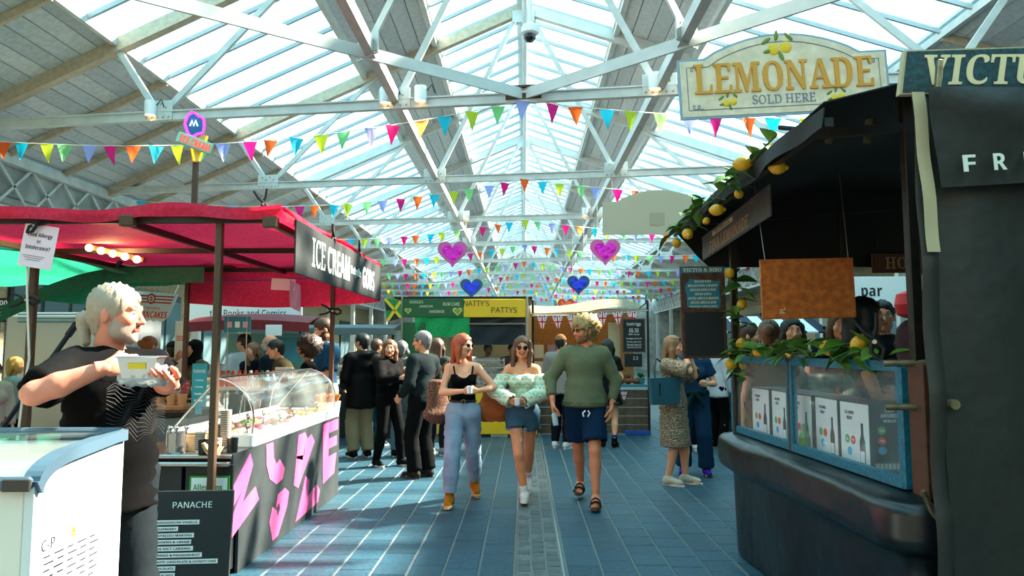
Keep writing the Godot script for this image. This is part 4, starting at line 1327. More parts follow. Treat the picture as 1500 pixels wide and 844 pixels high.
	tag(part(self, "lemon", M.lemon_mesh, M.lemon, "", X(at + Vector3(0.16, 1.19, 0.05), 0.3, 0.2, 1.4)), "single lemon resting in the terracotta pot", "lemon")
	# green glass bottle standing between cartons
	var gbt = thing("green_bottle", "small green bottle in front of the wine cartons by the divider", "bottle", at + Vector3(0.075, 0.912, 1.22))
	mb = MB.new()
	mb.lathe([Vector2(0, 0), Vector2(0.03, 0), Vector2(0.034, 0.02), Vector2(0.034, 0.11), Vector2(0.014, 0.15), Vector2(0.014, 0.19), Vector2(0, 0.19)], Transform3D.IDENTITY, 14)
	part(gbt, "bottle", mb, mat("bottle_green", Color(0.25, 0.42, 0.16), 0.3))
	# poles and canopy
	var cn = thing("black_stall_canopy", "black canvas canopy with hanging valances over the lemonade stall", "canopy")
	mb = MB.new()
	mb.sheet(16, 16, func(u, v):
		var x = lerpf(1.30, 4.3, u)
		return Vector3(x, 2.62 + 0.25 * minf(u * 3, 1) + 0.012 * sin(v * 14), lerpf(-6.15, -3.05, v)), 0.006)
	part(cn, "roof_sheet", mb, cloth)
	mb = MB.new()
	mb.sheet(30, 4, func(u, v):
		return Vector3(1.30 + 0.015 * sin(u * 30) * v, 2.62 - v * 0.09 + 0.012 * sin(u * 17), lerpf(-6.15, -3.05, u)), 0.006)
	part(cn, "aisle_valance", mb, cloth)
	mb = MB.new()
	mb.sheet(30, 6, func(u, v):
		return Vector3(lerpf(1.30, 4.3, u), lerpf(2.62 + 0.25 * minf(u * 3, 1), 2.26 if u > 0.09 else 2.26 + (0.09 - u) * 3.5, v), -6.15 + 0.02 * v * sin(u * 40)), 0.006)
	part(cn, "far_valance", mb, cloth)
	for q in [[1.66, -5.69, 2.62, "post"], [1.80, -3.33, 2.74, "post"], [2.62, -5.9, 2.74, "post"]]:
		mb = MB.new()
		mb.box(Vector3(q[0], (q[2] + 0.92) / 2 if q[1] < -5.6 and q[0] < 2 else q[2] / 2, q[1]), Vector3(0.05, q[2] - (0.92 if q[1] < -5.6 and q[0] < 2 else 0.0), 0.05), Basis.IDENTITY, 0.005)
		part(cn, "post", mb, mat("post_brown", Color(0.17, 0.13, 0.10), 0.45, 0.3, M.blotch_tex, 4.0))
	for q in [[Vector3(1.34, 2.57, -5.72), Vector3(4.2, 2.78, -5.72)], [Vector3(1.34, 2.57, -3.33), Vector3(4.2, 2.78, -3.33)], [Vector3(1.34, 2.56, -6.1), Vector3(1.34, 2.56, -3.1)]]:
		mb = MB.new()
		mb.bar(q[0], q[1], 0.04, 0.04)
		part(cn, "canopy_bar", mb, M.dark_metal)
	for q in [[1.50, "steel clamp tube gripping the top of the teal window frame"], [1.30, "steel clamp tube gripping the side of the teal window frame"]]:
		mb = MB.new()
		mb.tube([Vector3(1.66, q[0], -3.36), Vector3(1.84, q[0] + 0.004, -3.30)], 0.016, 10)
		mb.box(Vector3(1.835, q[0], -3.30), Vector3(0.03, 0.05, 0.05), Basis.IDENTITY, 0.004)
		tag(part(self, "clamp_tube", mb, M.clamp), q[1], "clamp", "clamp tubes on the brown post")
	clamp_thing("large brass coloured spring clamp hanging at the corner of the black counter", Vector3(1.80, 0.80, -3.22), 0.3, 0.1, 1.25, M.clamp)
	clamp_thing("dark spring clamp standing on the near end of the teal window frame", Vector3(1.70, 1.60, -3.52), -0.4, 0.3, 1.0, M.dark_metal)
	mb = MB.new()
	mb.box(Vector3(0, 0, 0), Vector3(0.24, 0.02, 0.03), Basis.from_euler(Vector3(0, -0.5, -0.25)), 0.004)
	tag(part(self, "canopy_clip", mb, M.dark_metal, "", X(Vector3(1.42, 2.68, -3.6))), "flat grey clip bar under the canopy edge near the lemonade sign", "clip")
	# LEMONADE sign
	var ls = thing("lemonade_sign", "cream LEMONADE SOLD HERE sign with arched top and blue border", "sign", Vector3(1.335, 2.755, -3.6), 0.0)
	ls.rotation.z = 0.047
	var arch = func(inset: float) -> PackedVector2Array:
		var o = PackedVector2Array([Vector2(-0.535 + inset, inset), Vector2(0.535 - inset, inset), Vector2(0.535 - inset, 0.315 - inset)])
		for k in 15:
			var x = 0.40 - 0.80 * k / 14.0
			o.append(Vector2(x * (1 - inset * 1.2), 0.315 - inset + 0.115 * pow(cos(x / 0.40 * PI / 2), 0.8) + (0.0 if k > 0 and k < 14 else 0.0)))
		o.append(Vector2(-0.535 + inset, 0.315 - inset))
		return o
	mb = MB.new()
	mb.prism(arch.call(0.0), 0.012)
	part(ls, "border", mb, mat("sign_blue", Color(0.52, 0.62, 0.70), 0.45))
	mb = MB.new()
	mb.prism(arch.call(0.012), 0.015)
	part(ls, "panel", mb, mat("sign_cream", Color(0.92, 0.85, 0.74), 0.42, 0.0, noise(0.02, Color(0.86, 0.86, 0.84), Color(1, 1, 1), 55), 2.0))
	var outl: PackedVector2Array = arch.call(0.045)
	var op = []
	for p in outl: op.append(Vector3(p.x, p.y, 0.016))
	op.append(op[0])
	mb = MB.new()
	mb.tube(op, 0.0022, 4, false)
	part(ls, "outline", mb, mat("sign_line", Color(0.40, 0.46, 0.55), 0.5))
	text(ls, "LEMONADE", 0.91, 0.155, X(Vector3(0.0, 0.205, 0.015)), mat("sign_gold", Color(0.80, 0.55, 0.07), 0.4), 0.008, true)
	text(ls, "SOLD HERE", 0.32, 0.046, X(Vector3(-0.005, 0.085, 0.015)), mat("sign_grey", Color(0.42, 0.46, 0.55), 0.5), 0.003, true, false)
	var lem = func(x: float, y: float, s: float, par: Node):
		var o = MB.new()
		for q in [[-0.02, 0.0], [0.05, 0.01]]:
			o = MB.new()
			o.ball(Vector3(x + q[0] * s, y + q[1] * s, 0.015), Vector3(0.034 * s, 0.036 * s, 0.006), 6, 12)
			part(par, "painted_lemon", o, mat("paint_lemon", Color(0.90, 0.74, 0.10), 0.5))
		o = MB.new()
		for q in [[-0.06, 0.05, 0.6], [0.0, 0.08, 1.4], [0.07, 0.07, 2.3], [-0.05, -0.01, 0.2], [0.02, -0.04, 1.9]]:
			o = MB.new()
			o.ball(Vector3(x + q[0] * s, y + q[1] * s, 0.015), Vector3(0.035 * s, 0.013 * s, 0.005), 4, 10, Basis.from_euler(Vector3(0, 0, q[2])))
			part(par, "painted_leaf", o, mat("paint_leaf", Color(0.42, 0.50, 0.16), 0.5))
	lem.call(-0.02, 0.345, 0.9, ls)
	lem.call(-0.29, 0.075, 0.55, ls)
	lem.call(0.26, 0.075, 0.55, ls)
	for q in [[-0.47, 0.26, 1, -1], [0.47, 0.26, -1, -1], [-0.47, 0.06, 1, 1], [0.47, 0.06, -1, 1]]:
		var sp = []
		for k in 14: sp.append(Vector3(q[0] + q[2] * (0.006 * k * 0.6 + 0.012 * cos(k * 0.9)), q[1] + q[3] * 0.012 * sin(k * 0.9), 0.016))
		mb = MB.new()
		mb.tube(sp, 0.0022, 4, false)
		part(ls, "corner_scroll", mb, M.sign_line)
	for k in 2:
		var cl = thing("sign_clip", ["folded steel clip under the letter A of the lemonade sign", "folded steel clip under the last letter of the lemonade sign"][k], "clip", Vector3(1.56 + k * 0.19, 2.66, -3.58), 0, "steel clips under the lemonade sign")
		for j in 2:
			mb = MB.new()
			mb.box(Vector3(-0.02 + j * 0.04, 0.06 - 0.04 * (1 - j), 0.03 - j * 0.03), Vector3(0.036, 0.17, 0.012), Basis.from_euler(Vector3(0.15 - j * 0.3, 0, 0.08 * (j * 2 - 1))), 0.004)
			part(cl, "clip_leaf", mb, M.clamp)
	# second cream sign farther down, seen from behind
	var s2 = thing("cream_sign_back", "back of a cream arched sign above the aisle beyond the lemonade stall", "sign", Vector3(1.28, 2.64, -6.75), 0.0)
	mb = MB.new()
	mb.prism(arch.call(0.0), 0.012)
	part(s2, "panel", mb, mat("sign_back", Color(0.73, 0.68, 0.58), 0.5))
	mb = MB.new()
	mb.box(Vector3(-0.02, 0.15, 0.014), Vector3(0.14, 0.12, 0.004))
	part(s2, "sticker", mb, mat("sticker", Color(0.66, 0.61, 0.50), 0.5))
	mb = MB.new()
	mb.tube([Vector3(0.07, -0.06, 0.62), Vector3(0.2, 0.03, 0.0)], 0.014, 6)
	mb.tube([Vector3(0.4, 0.0, 0.62), Vector3(0.4, 0.05, 0.0)], 0.014, 6)
	part(s2, "bracket_arm", mb, M.dark_metal)
	# hanging boards
	var fl = thing("hanging_board", "long dark board reading FINA LEMONADE hanging along the canopy edge", "sign", Vector3(1.5, 2.30, -5.98))
	fl.rotation.x = -0.042
	mb = MB.new()
	mb.box(Vector3(0, 0.10, 0.83), Vector3(0.018, 0.20, 1.66), Basis.IDENTITY, 0.006)
	part(fl, "board", mb, mat("board_grey", Color(0.30, 0.28, 0.26), 0.6, 0.0, M.blotch_tex, 3.0))
	text(fl, "FINA LEMONADE", 1.0, 0.085, X(Vector3(-0.010, 0.065, 0.75), -PI / 2), mat("board_tan", Color(0.60, 0.45, 0.30), 0.6), 0.002, true)
	mb = MB.new()
	mb.box(Vector3(-0.010, 0.155, 0.62), Vector3(0.003, 0.035, 0.55))
	var fp = part(fl, "paper_strip", mb, mat("old_paper", Color(0.70, 0.64, 0.50), 0.7))
	text(fp, "VICTUS LA", 0.4, 0.022, X(Vector3(-0.012, 0.155, 0.62), -PI / 2), M.black, 0.001, true)
	var mn = thing("drinks_menu_board", "rusty VICTUS and BIBO drinks menu board with blank chalk panel on the far post", "menu board", Vector3(1.405, 1.49, -5.62), 0.0)
	mn.rotation.z = 0.015
	mb = MB.new()
	mb.box(Vector3(0, 0.36, 0), Vector3(0.35, 0.72, 0.02), Basis.IDENTITY, 0.006)
	part(mn, "board", mb, mat("rust_board", Color(0.40, 0.22, 0.12), 0.7, 0.0, noise(0.02, Color(0.5, 0.5, 0.5), Color(1, 1, 1), 61), 3.0))
	mb = MB.new()
	mb.box(Vector3(0, 0.19, 0.011), Vector3(0.30, 0.34, 0.004))
	part(mn, "chalk_panel", mb, mat("chalk", Color(0.07, 0.08, 0.08), 0.8))
	mb = MB.new()
	mb.box(Vector3(0, 0.69, 0.011), Vector3(0.33, 0.045, 0.003))
	mb.prism(PackedVector2Array([Vector2(-0.13, 0.40), Vector2(0.12, 0.385), Vector2(0.135, 0.44), Vector2(0.125, 0.55), Vector2(0.14, 0.60), Vector2(-0.10, 0.62), Vector2(-0.14, 0.56), Vector2(-0.125, 0.47)]), 0.003, X(Vector3(0, 0, 0.0095)))
	part(mn, "teal_panel", mb, mat("menu_teal", Color(0.10, 0.42, 0.50), 0.6))
	text(mn, "VICTUS & BIBO", 0.30, 0.028, X(Vector3(0, 0.69, 0.0125)), mat("cream_letter", Color(0.88, 0.80, 0.62), 0.6), 0.001, true)
	for k in 7: text(mn, ["MULLED WINE", "MULLED WINE & BRANDY", "MULLED WINE & RUM", "SPICED APPLE", "SPICED APPLE & BRANDY", "SPICED APPLE & RUM", "PRESSED APPLE JUICE"][k], [0.13, 0.23, 0.20, 0.13, 0.24, 0.20, 0.22][k], 0.017, X(Vector3(0, 0.60 - k * 0.033, 0.0125)), M.cream_letter, 0.001, true)
	var ob = thing("orange_wood_board", "blank orange brown wooden board hanging on wires under the black canopy", "board", Vector3(1.815, 1.76, -4.6), 0.0)
	ob.rotation.z = 0.02
	mb = MB.new()
	mb.box(Vector3(0, 0.19, 0), Vector3(0.595, 0.385, 0.018), Basis.IDENTITY, 0.004)
	part(ob, "board", mb, mat("orange_wood", Color(0.86, 0.46, 0.16), 0.6, 0.0, noise(0.03, Color(0.72, 0.68, 0.64), Color(1, 1, 1), 91), 2.0))
	text(ob, "PL", 0.035, 0.035, X(Vector3(-0.17, 0.05, 0.010), 0, 0, PI / 2), M.cream_letter, 0.001)
	for x in [-0.26, 0.27]:
		mb = MB.new()
		mb.tube([Vector3(x, 0.37, 0), Vector3(x + 0.02 * signf(x), 0.95, -0.1)], 0.003, 4)
		part(ob, "wire", mb, M.steel)
	# garlands of lemons
	garland("garland of lemons and leaves along the edge of the black canopy", [Vector3(1.32, 2.68, -3.72), Vector3(1.27, 2.58, -4.2), Vector3(1.27, 2.56, -4.8), Vector3(1.27, 2.55, -5.4), Vector3(1.27, 2.52, -6.05)], [[1.36, 2.535, -3.80, 1.1], [1.25, 2.62, -4.05, 1.25], [1.30, 2.50, -4.30, 0.8], [1.26, 2.47, -4.65, 1.15], [1.28, 2.46, -5.0, 0.75], [1.25, 2.44, -5.45, 1.25], [1.25, 2.43, -5.85, 1.1]], 26.0, 0.045, 3)
	garland("garland of lemons and leaves climbing the far post beside the menu board", [Vector3(1.63, 2.2, -5.62), Vector3(1.66, 1.95, -5.6), Vector3(1.67, 1.7, -5.6), Vector3(1.64, 1.5, -5.64), Vector3(1.68, 1.3, -5.6)], [[1.60, 2.15, -5.58, 1.1], [1.68, 1.905, -5.56, 1.1], [1.665, 1.60, -5.55, 1.2], [1.585, 1.445, -5.56, 1.2], [1.68, 1.44, -5.58, 0.8]], 32.0, 0.05, 5)
	garland("garland of lemons and leaves lying on top of the teal window frame", [Vector3(1.66, 1.52, -5.7), Vector3(1.68, 1.53, -5.1), Vector3(1.70, 1.54, -4.5), Vector3(1.72, 1.54, -3.95), Vector3(1.74, 1.53, -3.55)], [[1.655, 1.545, -5.1, 1.2], [1.71, 1.57, -4.05, 1.35], [1.73, 1.59, -3.75, 1.2], [1.68, 1.53, -4.6, 0.7], [1.62, 1.52, -5.72, 0.9]], 44.0, 0.05, 9)
	# near stall: charcoal tarpaulin with VICTUS sign
	var tr = thing("tarpaulin_side", "tall charcoal tarpaulin wall of the near stall at the right edge", "tarpaulin", Vector3(1.62, 0, -2.9))
	mb = MB.new()
	mb.sheet(24, 30, func(u, v):
		return Vector3(lerpf(0.0, 1.7, u) + (0.02 + 0.02 * v) * (1 - u), lerpf(2.62, 0.0, v), 0.02 * sin(u * 9 + v * 2.5) + 0.012 * sin(u * 23 - v * 5)), 0.006)
	part(tr, "sheet", mb, olive)
	mb = MB.new()
	mb.sheet(3, 30, func(u, v): return Vector3(lerpf(-0.035, 0.03, u) + 0.02 * v, lerpf(2.60, 0.0, v), 0.03 + 0.01 * sin(v * 30) - 0.03 * absf(u - 0.5)), 0.006)
	part(tr, "hem", mb, olive)
	mb = MB.new()
	mb.sheet(2, 12, func(u, v): return Vector3(lerpf(-0.055, -0.005, u) + 0.035 * v, lerpf(2.60, 1.95, v), 0.055 + 0.006 * sin(v * 12)), 0.004)
	part(tr, "pale_strap", mb, M.old_paper)
	mb = MB.new()
	mb.tube([Vector3(0.06, 1.35, 0.02), Vector3(0.06, 1.35, 0.05)], 0.02, 10)
	part(tr, "eyelet", mb, M.clamp)
	var bn = thing("black_banner", "charcoal banner flap with white letters FRE on the near stall", "banner", Vector3(1.62, 2.2, -2.83))
	mb = MB.new()
	mb.sheet(26, 14, func(u, v):
		var pull = exp(-pow((v - u * 1.2) * 4.0, 2)) * exp(-u * 1.6)
		return Vector3(lerpf(-0.03 + 0.055 * v, 1.6, u), lerpf(0.395, 0.0 + 0.10 * u, v), 0.02 + 0.035 * pull + 0.012 * sin(u * 8 + v * 3)), 0.005)
	part(bn, "cloth", mb, olive)
	for k in 3: text(bn, ["F", "R", "E"][k], 0.05, 0.066, X(Vector3(0.115 + k * 0.118, 0.088 + k * 0.006, 0.058), 0, 0, 0.05), letter_white(), 0.002)
	var vs = thing("victus_sign", "teal painted wooden sign reading VICTUS in cream italics", "sign", Vector3(1.53, 2.60, -2.9), 0.0)
	mb = MB.new()
	mb.prism(PackedVector2Array([Vector2(0, 0), Vector2(0.78, 0.016), Vector2(0.78, 0.204), Vector2(0.03, 0.185)]), 0.03)
	part(vs, "frame", mb, M.old_paper)
	mb = MB.new()
	mb.prism(PackedVector2Array([Vector2(0.012, 0.006), Vector2(0.775, 0.022), Vector2(0.775, 0.196), Vector2(0.038, 0.178)]), 0.034)
	part(vs, "panel", mb, mat("victus_teal", Color(0.05, 0.32, 0.36), 0.55, 0.0, noise(0.03, Color(0.35, 0.4, 0.4), Color(1, 1, 1), 88), 4.0))
	text(vs, "VICTUS", 0.56, 0.125, X(Vector3(0.375, 0.10, 0.034)), M.cream_letter, 0.004, true, true, "lettering", 0.18)
	mb = MB.new()
	mb.box(Vector3(0, 0, 0), Vector3(0.022, 0.21, 0.022), Basis.from_euler(Vector3(0, 0, -0.12)), 0.003)
	tag(part(self, "peg_clamp", mb, M.clamp, "", X(Vector3(1.645, 2.61, -2.80))), "upright metal peg clamping the VICTUS sign to the banner", "clamp")
	mb = MB.new()
	mb.box(Vector3.ZERO, Vector3(0.10, 0.10, 0.003))
	tag(part(self, "green_sticker", mb, mat("sticker_green", Color(0.05, 0.62, 0.25), 0.5), "", X(Vector3(2.065, 1.79, -2.855))), "bright green square sticker on the charcoal tarpaulin", "sticker")

func letter_white() -> StandardMaterial3D:
	return mat("letter_white", Color(0.88, 0.87, 0.82), 0.7)

# ---------------------------------------------------------------- stalls at the end of the aisle and behind the ice cream stall
func heart_poly(s: float) -> PackedVector2Array:
	var o = PackedVector2Array()
	for k in 40:
		var t = TAU * k / 40.0
		o.append(Vector2(16 * pow(sin(t), 3), 13 * cos(t) - 5 * cos(2 * t) - 2 * cos(3 * t) - cos(4 * t)) * s / 32.0)
	return o

func bx(par: Node, called: String, c: Vector3, s: Vector3, m: Material, bev := 0.006, label := "", rot := Vector3.ZERO) -> MeshInstance3D:
	var mb = MB.new()
	mb.box(Vector3.ZERO, s, Basis.IDENTITY, bev)
	return part(par, called, mb, m, label, Transform3D(Basis.from_euler(rot), c))

func union_jack() -> ImageTexture:
	var im = Image.create(96, 96, false, Image.FORMAT_RGB8)
	for y in 96:
		for x in 96:
			var u = (x - 47.5) / 48.0
			var v = (y - 38.0) / 38.0
			var c = Color(0.10, 0.36, 0.55)
			var dg = minf(absf(u - v), absf(u + v))
			if dg < 0.30: c = Color(0.92, 0.93, 0.92)
			if dg < 0.10: c = Color(0.80, 0.13, 0.16)
			if absf(u) < 0.24 or absf(v) < 0.26: c = Color(0.93, 0.93, 0.92)
			if absf(u) < 0.13 or absf(v) < 0.14: c = Color(0.82, 0.12, 0.16)
			im.set_pixel(x, y, c)
	return ImageTexture.create_from_image(im)

func build_far_stalls() -> void:
	var green = mat("sign_green", Color(0.04, 0.33, 0.15), 0.5)
	var yellow = mat("sign_yellow", Color(0.90, 0.70, 0.03), 0.5)
	var cream = mat("cream_paint", Color(0.88, 0.85, 0.72), 0.6)
	var white = letter_white()
	# Jamaican food stall
	var z = -12.9
	var js = thing("food_stall", "Jamaican food stall with green and yellow sign at the end of the aisle", "stall", Vector3(0, 0, z))
	bx(js, "green_sign", Vector3(-1.64, 2.29, 0.03), Vector3(1.12, 0.335, 0.03), green)
	bx(js, "yellow_sign", Vector3(-0.53, 2.285, 0.035), Vector3(1.12, 0.33, 0.03), yellow)
	for q in [["DOREEN'S", -1.94, 2.395, 0.24, 0.05], ["JAMAICAN", -1.77, 2.315, 0.24, 0.05], ["HANDMADE", -1.57, 2.225, 0.27, 0.05], ["RUM CAKE", -1.31, 2.36, 0.30, 0.06]]:
		text(js, q[0], q[3], q[4], X(Vector3(q[1], q[2], 0.046)), cream, 0.003, false, false)
	for q in [["NATTY'S", -0.86, 2.37, 0.46, 0.10], ["PATTYS", -0.36, 2.25, 0.46, 0.10]]:
		text(js, q[0], q[3], q[4], X(Vector3(q[1], q[2], 0.051)), M.black, 0.003, false, false)
	for q in [[-1.2, 2.23, 0.17], [-2.09, 2.24, 0.12]]:
		var mb = MB.new()
		mb.prism(heart_poly(q[2]), 0.006, X(Vector3(q[0], q[1], 0.046)))
		var hh = part(js, "painted_heart", mb, mat("heart_gold", Color(0.85, 0.74, 0.40), 0.6))
		mb = MB.new()
		mb.prism(heart_poly(q[2] * 0.72), 0.008, X(Vector3(q[0], q[1], 0.046)))
		part(hh, "heart_centre", mb, mat("heart_lime", Color(0.45, 0.60, 0.25), 0.6))
	var mb = MB.new()
	mb.sheet(10, 8, func(u, v): return Vector3(lerpf(-1.98, -1.0, u) + 0.05 * v, lerpf(2.13, 1.77, v), 0.02 + 0.02 * sin(u * 14 + v * 3)), 0.0)
	var gt = mat("bright_green_tarp", Color(0.10, 0.80, 0.45), 0.5, 0.0, M.fine_tex, 1.0)
	gt.backlight_enabled = true; gt.backlight = Color(0.8, 1.0, 0.9)
	part(js, "green_tarpaulin", mb, gt)
	for q in [[2.13, 2.02], [1.99, 1.63]]:
		mb = MB.new()
		mb.sheet(10, 4, func(u, v): return Vector3(lerpf(-0.98, 0.02, u), lerpf(q[0], q[1], v), 0.0 + 0.015 * sin(u * 11 + v * 4)), 0.006)
		part(js, "navy_valance", mb, mat("navy_cloth", Color(0.03, 0.07, 0.10), 0.7))
	bx(js, "canopy_rail", Vector3(-0.5, 2.0, 0.03), Vector3(1.0, 0.03, 0.03), mat("brown_rail", Color(0.45, 0.36, 0.28), 0.6))
	bx(js, "menu_panel", Vector3(-2.0, 1.62, 0.02), Vector3(0.42, 0.82, 0.02), green)
	bx(js, "roof", Vector3(-1.1, 2.48, -1.1), Vector3(2.5, 0.04, 2.2), M.navy_cloth)
	bx(js, "back_wall", Vector3(-1.1, 1.2, -2.2), Vector3(2.5, 2.4, 0.04), cream)
	bx(js, "yellow_counter", Vector3(-0.75, 0.42, 0.05), Vector3(1.95, 0.74, 0.05), yellow)
	bx(js, "counter_top", Vector3(-0.9, 0.81, -0.25), Vector3(2.2, 0.04, 0.65), M.steel)
	bx(js, "counter_leg", Vector3(-0.45, 0.03, 0.0), Vector3(0.3, 0.06, 0.05), M.white)
	for x in [-2.2, 0.05]:
		mb = MB.new()
		mb.tube([Vector3(x, 0, 0.02), Vector3(x, 2.5, 0.02)], 0.024, 8)
		part(js, "pole", mb, M.steel)
	mb = MB.new()
	mb.prism(PackedVector2Array([Vector2(-0.29, 0.22), Vector2(0.0, 0.18), Vector2(0.02, -0.14), Vector2(-0.24, -0.20)]), 0.006)
	var jf = thing("jamaican_flag", "small black, green and gold flag on the left end of the green sign", "flag", Vector3(-2.22, 2.24, z + 0.08), 0.2)
	part(jf, "green_field", mb, mat("flag_green", Color(0.04, 0.50, 0.25), 0.6))
	mb = MB.new()
	mb.prism(PackedVector2Array([Vector2(-0.29, 0.22), Vector2(-0.25, 0.0), Vector2(-0.13, 0.0)]), 0.008)
	mb.prism(PackedVector2Array([Vector2(-0.24, -0.20), Vector2(-0.13, 0.0), Vector2(0.02, -0.14)]), 0.008)
	part(jf, "black_field", mb, M.black)
	mb = MB.new()
	mb.bar(Vector3(-0.28, 0.21, 0.007), Vector3(0.01, -0.13, 0.007), 0.05, 0.006, Vector3.BACK)
	mb.bar(Vector3(-0.23, -0.19, 0.007), Vector3(0.0, 0.17, 0.007), 0.05, 0.006, Vector3.BACK)
	part(jf, "gold_cross", mb, mat("flag_gold", Color(0.93, 0.75, 0.10), 0.6))
	# pastry cabinet
	var pc = thing("pastry_cabinet", "glass cabinet of golden patties on the Jamaican stall counter", "cabinet", Vector3(-0.68, 0.83, z + 0.0))
	for k in 5:
		bx(pc, "shelf", Vector3(0, 0.02 + k * 0.125, -0.1), Vector3(0.62, 0.012, 0.3), M.steel, 0.0)
		for j in 6:
			mb = MB.new()
			mb.ball(Vector3.ZERO, Vector3(0.045, 0.03, 0.06), 5, 8)
			if k < 4: part(pc, "patty", mb, mat("pastry", Color(0.82, 0.55, 0.18), 0.6, 0.0, M.fine_tex, 8.0), "", X(Vector3(-0.25 + j * 0.1, 0.055 + k * 0.125, -0.06)))
	bx(pc, "glass", Vector3(0, 0.28, 0.06), Vector3(0.64, 0.56, 0.008), M.clear, 0.0)
	for x in [-0.32, 0.32]: bx(pc, "corner_post", Vector3(x, 0.28, 0.05), Vector3(0.02, 0.56, 0.02), M.steel, 0.002)
	# stall with union jack pennants
	var bs = thing("scone_stall", "beige canopy stall with brown wooden counter and tan back wall", "stall", Vector3(0, 0, -13.3))
	var bc = mat("beige_canvas", Color(0.74, 0.67, 0.53), 0.8, 0.0, M.fine_tex, 1.0)
	bc.backlight_enabled = true; bc.backlight = Color(0.9, 0.85, 0.75)
	var tan = mat("tan_canvas", Color(0.72, 0.52, 0.32), 0.8, 0.0, M.fine_tex, 1.0)
	tan.backlight_enabled = true; tan.backlight = Color(0.5, 0.32, 0.15)
	mb = MB.new()
	mb.sheet(18, 10, func(u, v): return Vector3(lerpf(0.12, 2.25, u), 2.20 + 0.10 * u - 0.05 * sin(u * PI * 2) + 0.30 * (1 - v), lerpf(-2.2, 0.1, v)), 0.0)
	part(bs, "canopy", mb, bc)
	bx(bs, "canopy_edge", Vector3(1.18, 2.22, 0.1), Vector3(2.14, 0.06, 0.03), M.beige_canvas, 0.006, "", Vector3(0, 0, 0.045))
	bx(bs, "back_wall", Vector3(1.2, 1.6, -1.9), Vector3(2.2, 1.6, 0.03), tan)
	var pk = mat("plank", Color(0.40, 0.31, 0.22), 0.75, 0.0, M.blotch_tex, 2.0)
	for k in 5: bx(bs, "plank", Vector3(1.22, 0.10 + k * 0.158, 0.02), Vector3(2.12, 0.15, 0.03), pk)
	bx(bs, "counter_top", Vector3(1.22, 0.885, -0.2), Vector3(2.2, 0.045, 0.6), mat("counter_teal", Color(0.25, 0.45, 0.48), 0.5))
	for x in [0.16, 2.27]:
		mb = MB.new()
		mb.tube([Vector3(x, 0, 0.08), Vector3(x, 2.45, 0.08)], 0.022, 8)
		part(bs, "pole", mb, M.black)
	mb = MB.new()
	mb.tube([Vector3(2.27, 2.42, 0.08), Vector3(2.1, 2.28, 0.08)], 0.012, 6)
	part(bs, "brace", mb, M.black)
	bx(bs, "blue_box", Vector3(2.05, 0.04, 0.1), Vector3(0.45, 0.08, 0.05), mat("crate_blue", Color(0.08, 0.28, 0.60), 0.6))
	bx(bs, "price_list", Vector3(1.67, 1.62, -0.1), Vector3(0.22, 0.85, 0.01), M.old_paper)
	for k in 6: bx(bs, "wall_sheet", Vector3(0.3 + (k % 3) * 0.3, 1.5 - (k / 3) * 0.35, -1.86), Vector3(0.22, 0.28, 0.01), [M.white, mat("lilac_sheet", Color(0.68, 0.62, 0.78), 0.7), mat("grey_sheet", Color(0.45, 0.50, 0.53), 0.6)][k % 3], 0.0)
	var um = StandardMaterial3D.new()
	um.resource_name = "union_jack_print"
	um.albedo_texture = union_jack(); um.roughness = 0.8
	var ub = thing("union_jack_bunting", "row of union jack pennants along the beige stall canopy", "bunting", Vector3(0, 0, -13.17))
	mb = MB.new()
	mb.prism(PackedVector2Array([Vector2(-0.105, 0), Vector2(0, -0.275), Vector2(0.105, 0)]), 0.004)
	var jm = mb.mesh()
	for k in 7: part(ub, "pennant", jm, um, "", X(Vector3(0.33 + k * 0.275, 2.16 + 0.013 * k - 0.015 * sin(k * 1.1), 0.02), 0.1 * sin(k * 2.0), 0, 0.08 * sin(k * 1.7)))
	mb = MB.new()
	mb.tube([Vector3(0.16, 2.17, 0.02), Vector3(1.2, 2.165, 0.02), Vector3(2.27, 2.26, 0.02)], 0.004, 4)
	part(ub, "cord", mb, M.white)
	for k in 2:
		var sm = thing("counter_pennant", ["small union jack pennant pinned left on the wooden counter", "small union jack pennant pinned right on the wooden counter"][k], "pennant", Vector3(1.62 + k * 0.2, 0.78, -13.24), 0, "counter pennants")
		part(sm, "cloth", jm, um, "", Transform3D(Basis.from_scale(Vector3(0.6, 0.65, 1)), Vector3.ZERO))
	var cb = thing("chalkboard", "black chalkboard with wooden frame and white price of six pounds fifty", "chalkboard", Vector3(1.995, 1.8, -13.12))
	bx(cb, "frame", Vector3.ZERO, Vector3(0.42, 0.62, 0.02), M.pole)
	bx(cb, "slate", Vector3(0, 0, 0.006), Vector3(0.37, 0.57, 0.02), M.chalk, 0.002)
	for q in [["Scotch Eggs", 0.20, 0.26, 0.07], ["£6.50", 0.09, 0.17, 0.075], ["with sauce", 0.02, 0.20, 0.03], ["Sausage roll £4.50", -0.06, 0.28, 0.035], ["Pork pie £5", -0.12, 0.26, 0.035], ["Cheese twist £3", -0.17, 0.27, 0.035], ["Quiche £5.50", -0.22, 0.25, 0.035]]:
		text(cb, q[0], q[2], q[3], X(Vector3(0, q[1], 0.016)), white, 0.001, false, false)
	var cb2 = thing("small_chalkboard", "smaller chalkboard hung under the framed price board", "chalkboard", Vector3(1.98, 1.35, -13.12))
	bx(cb2, "slate", Vector3.ZERO, Vector3(0.32, 0.24, 0.02), M.chalk)
	text(cb2, "2.5", 0.09, 0.06, X(Vector3(0.04, 0.04, 0.011)), white, 0.001, false, false)
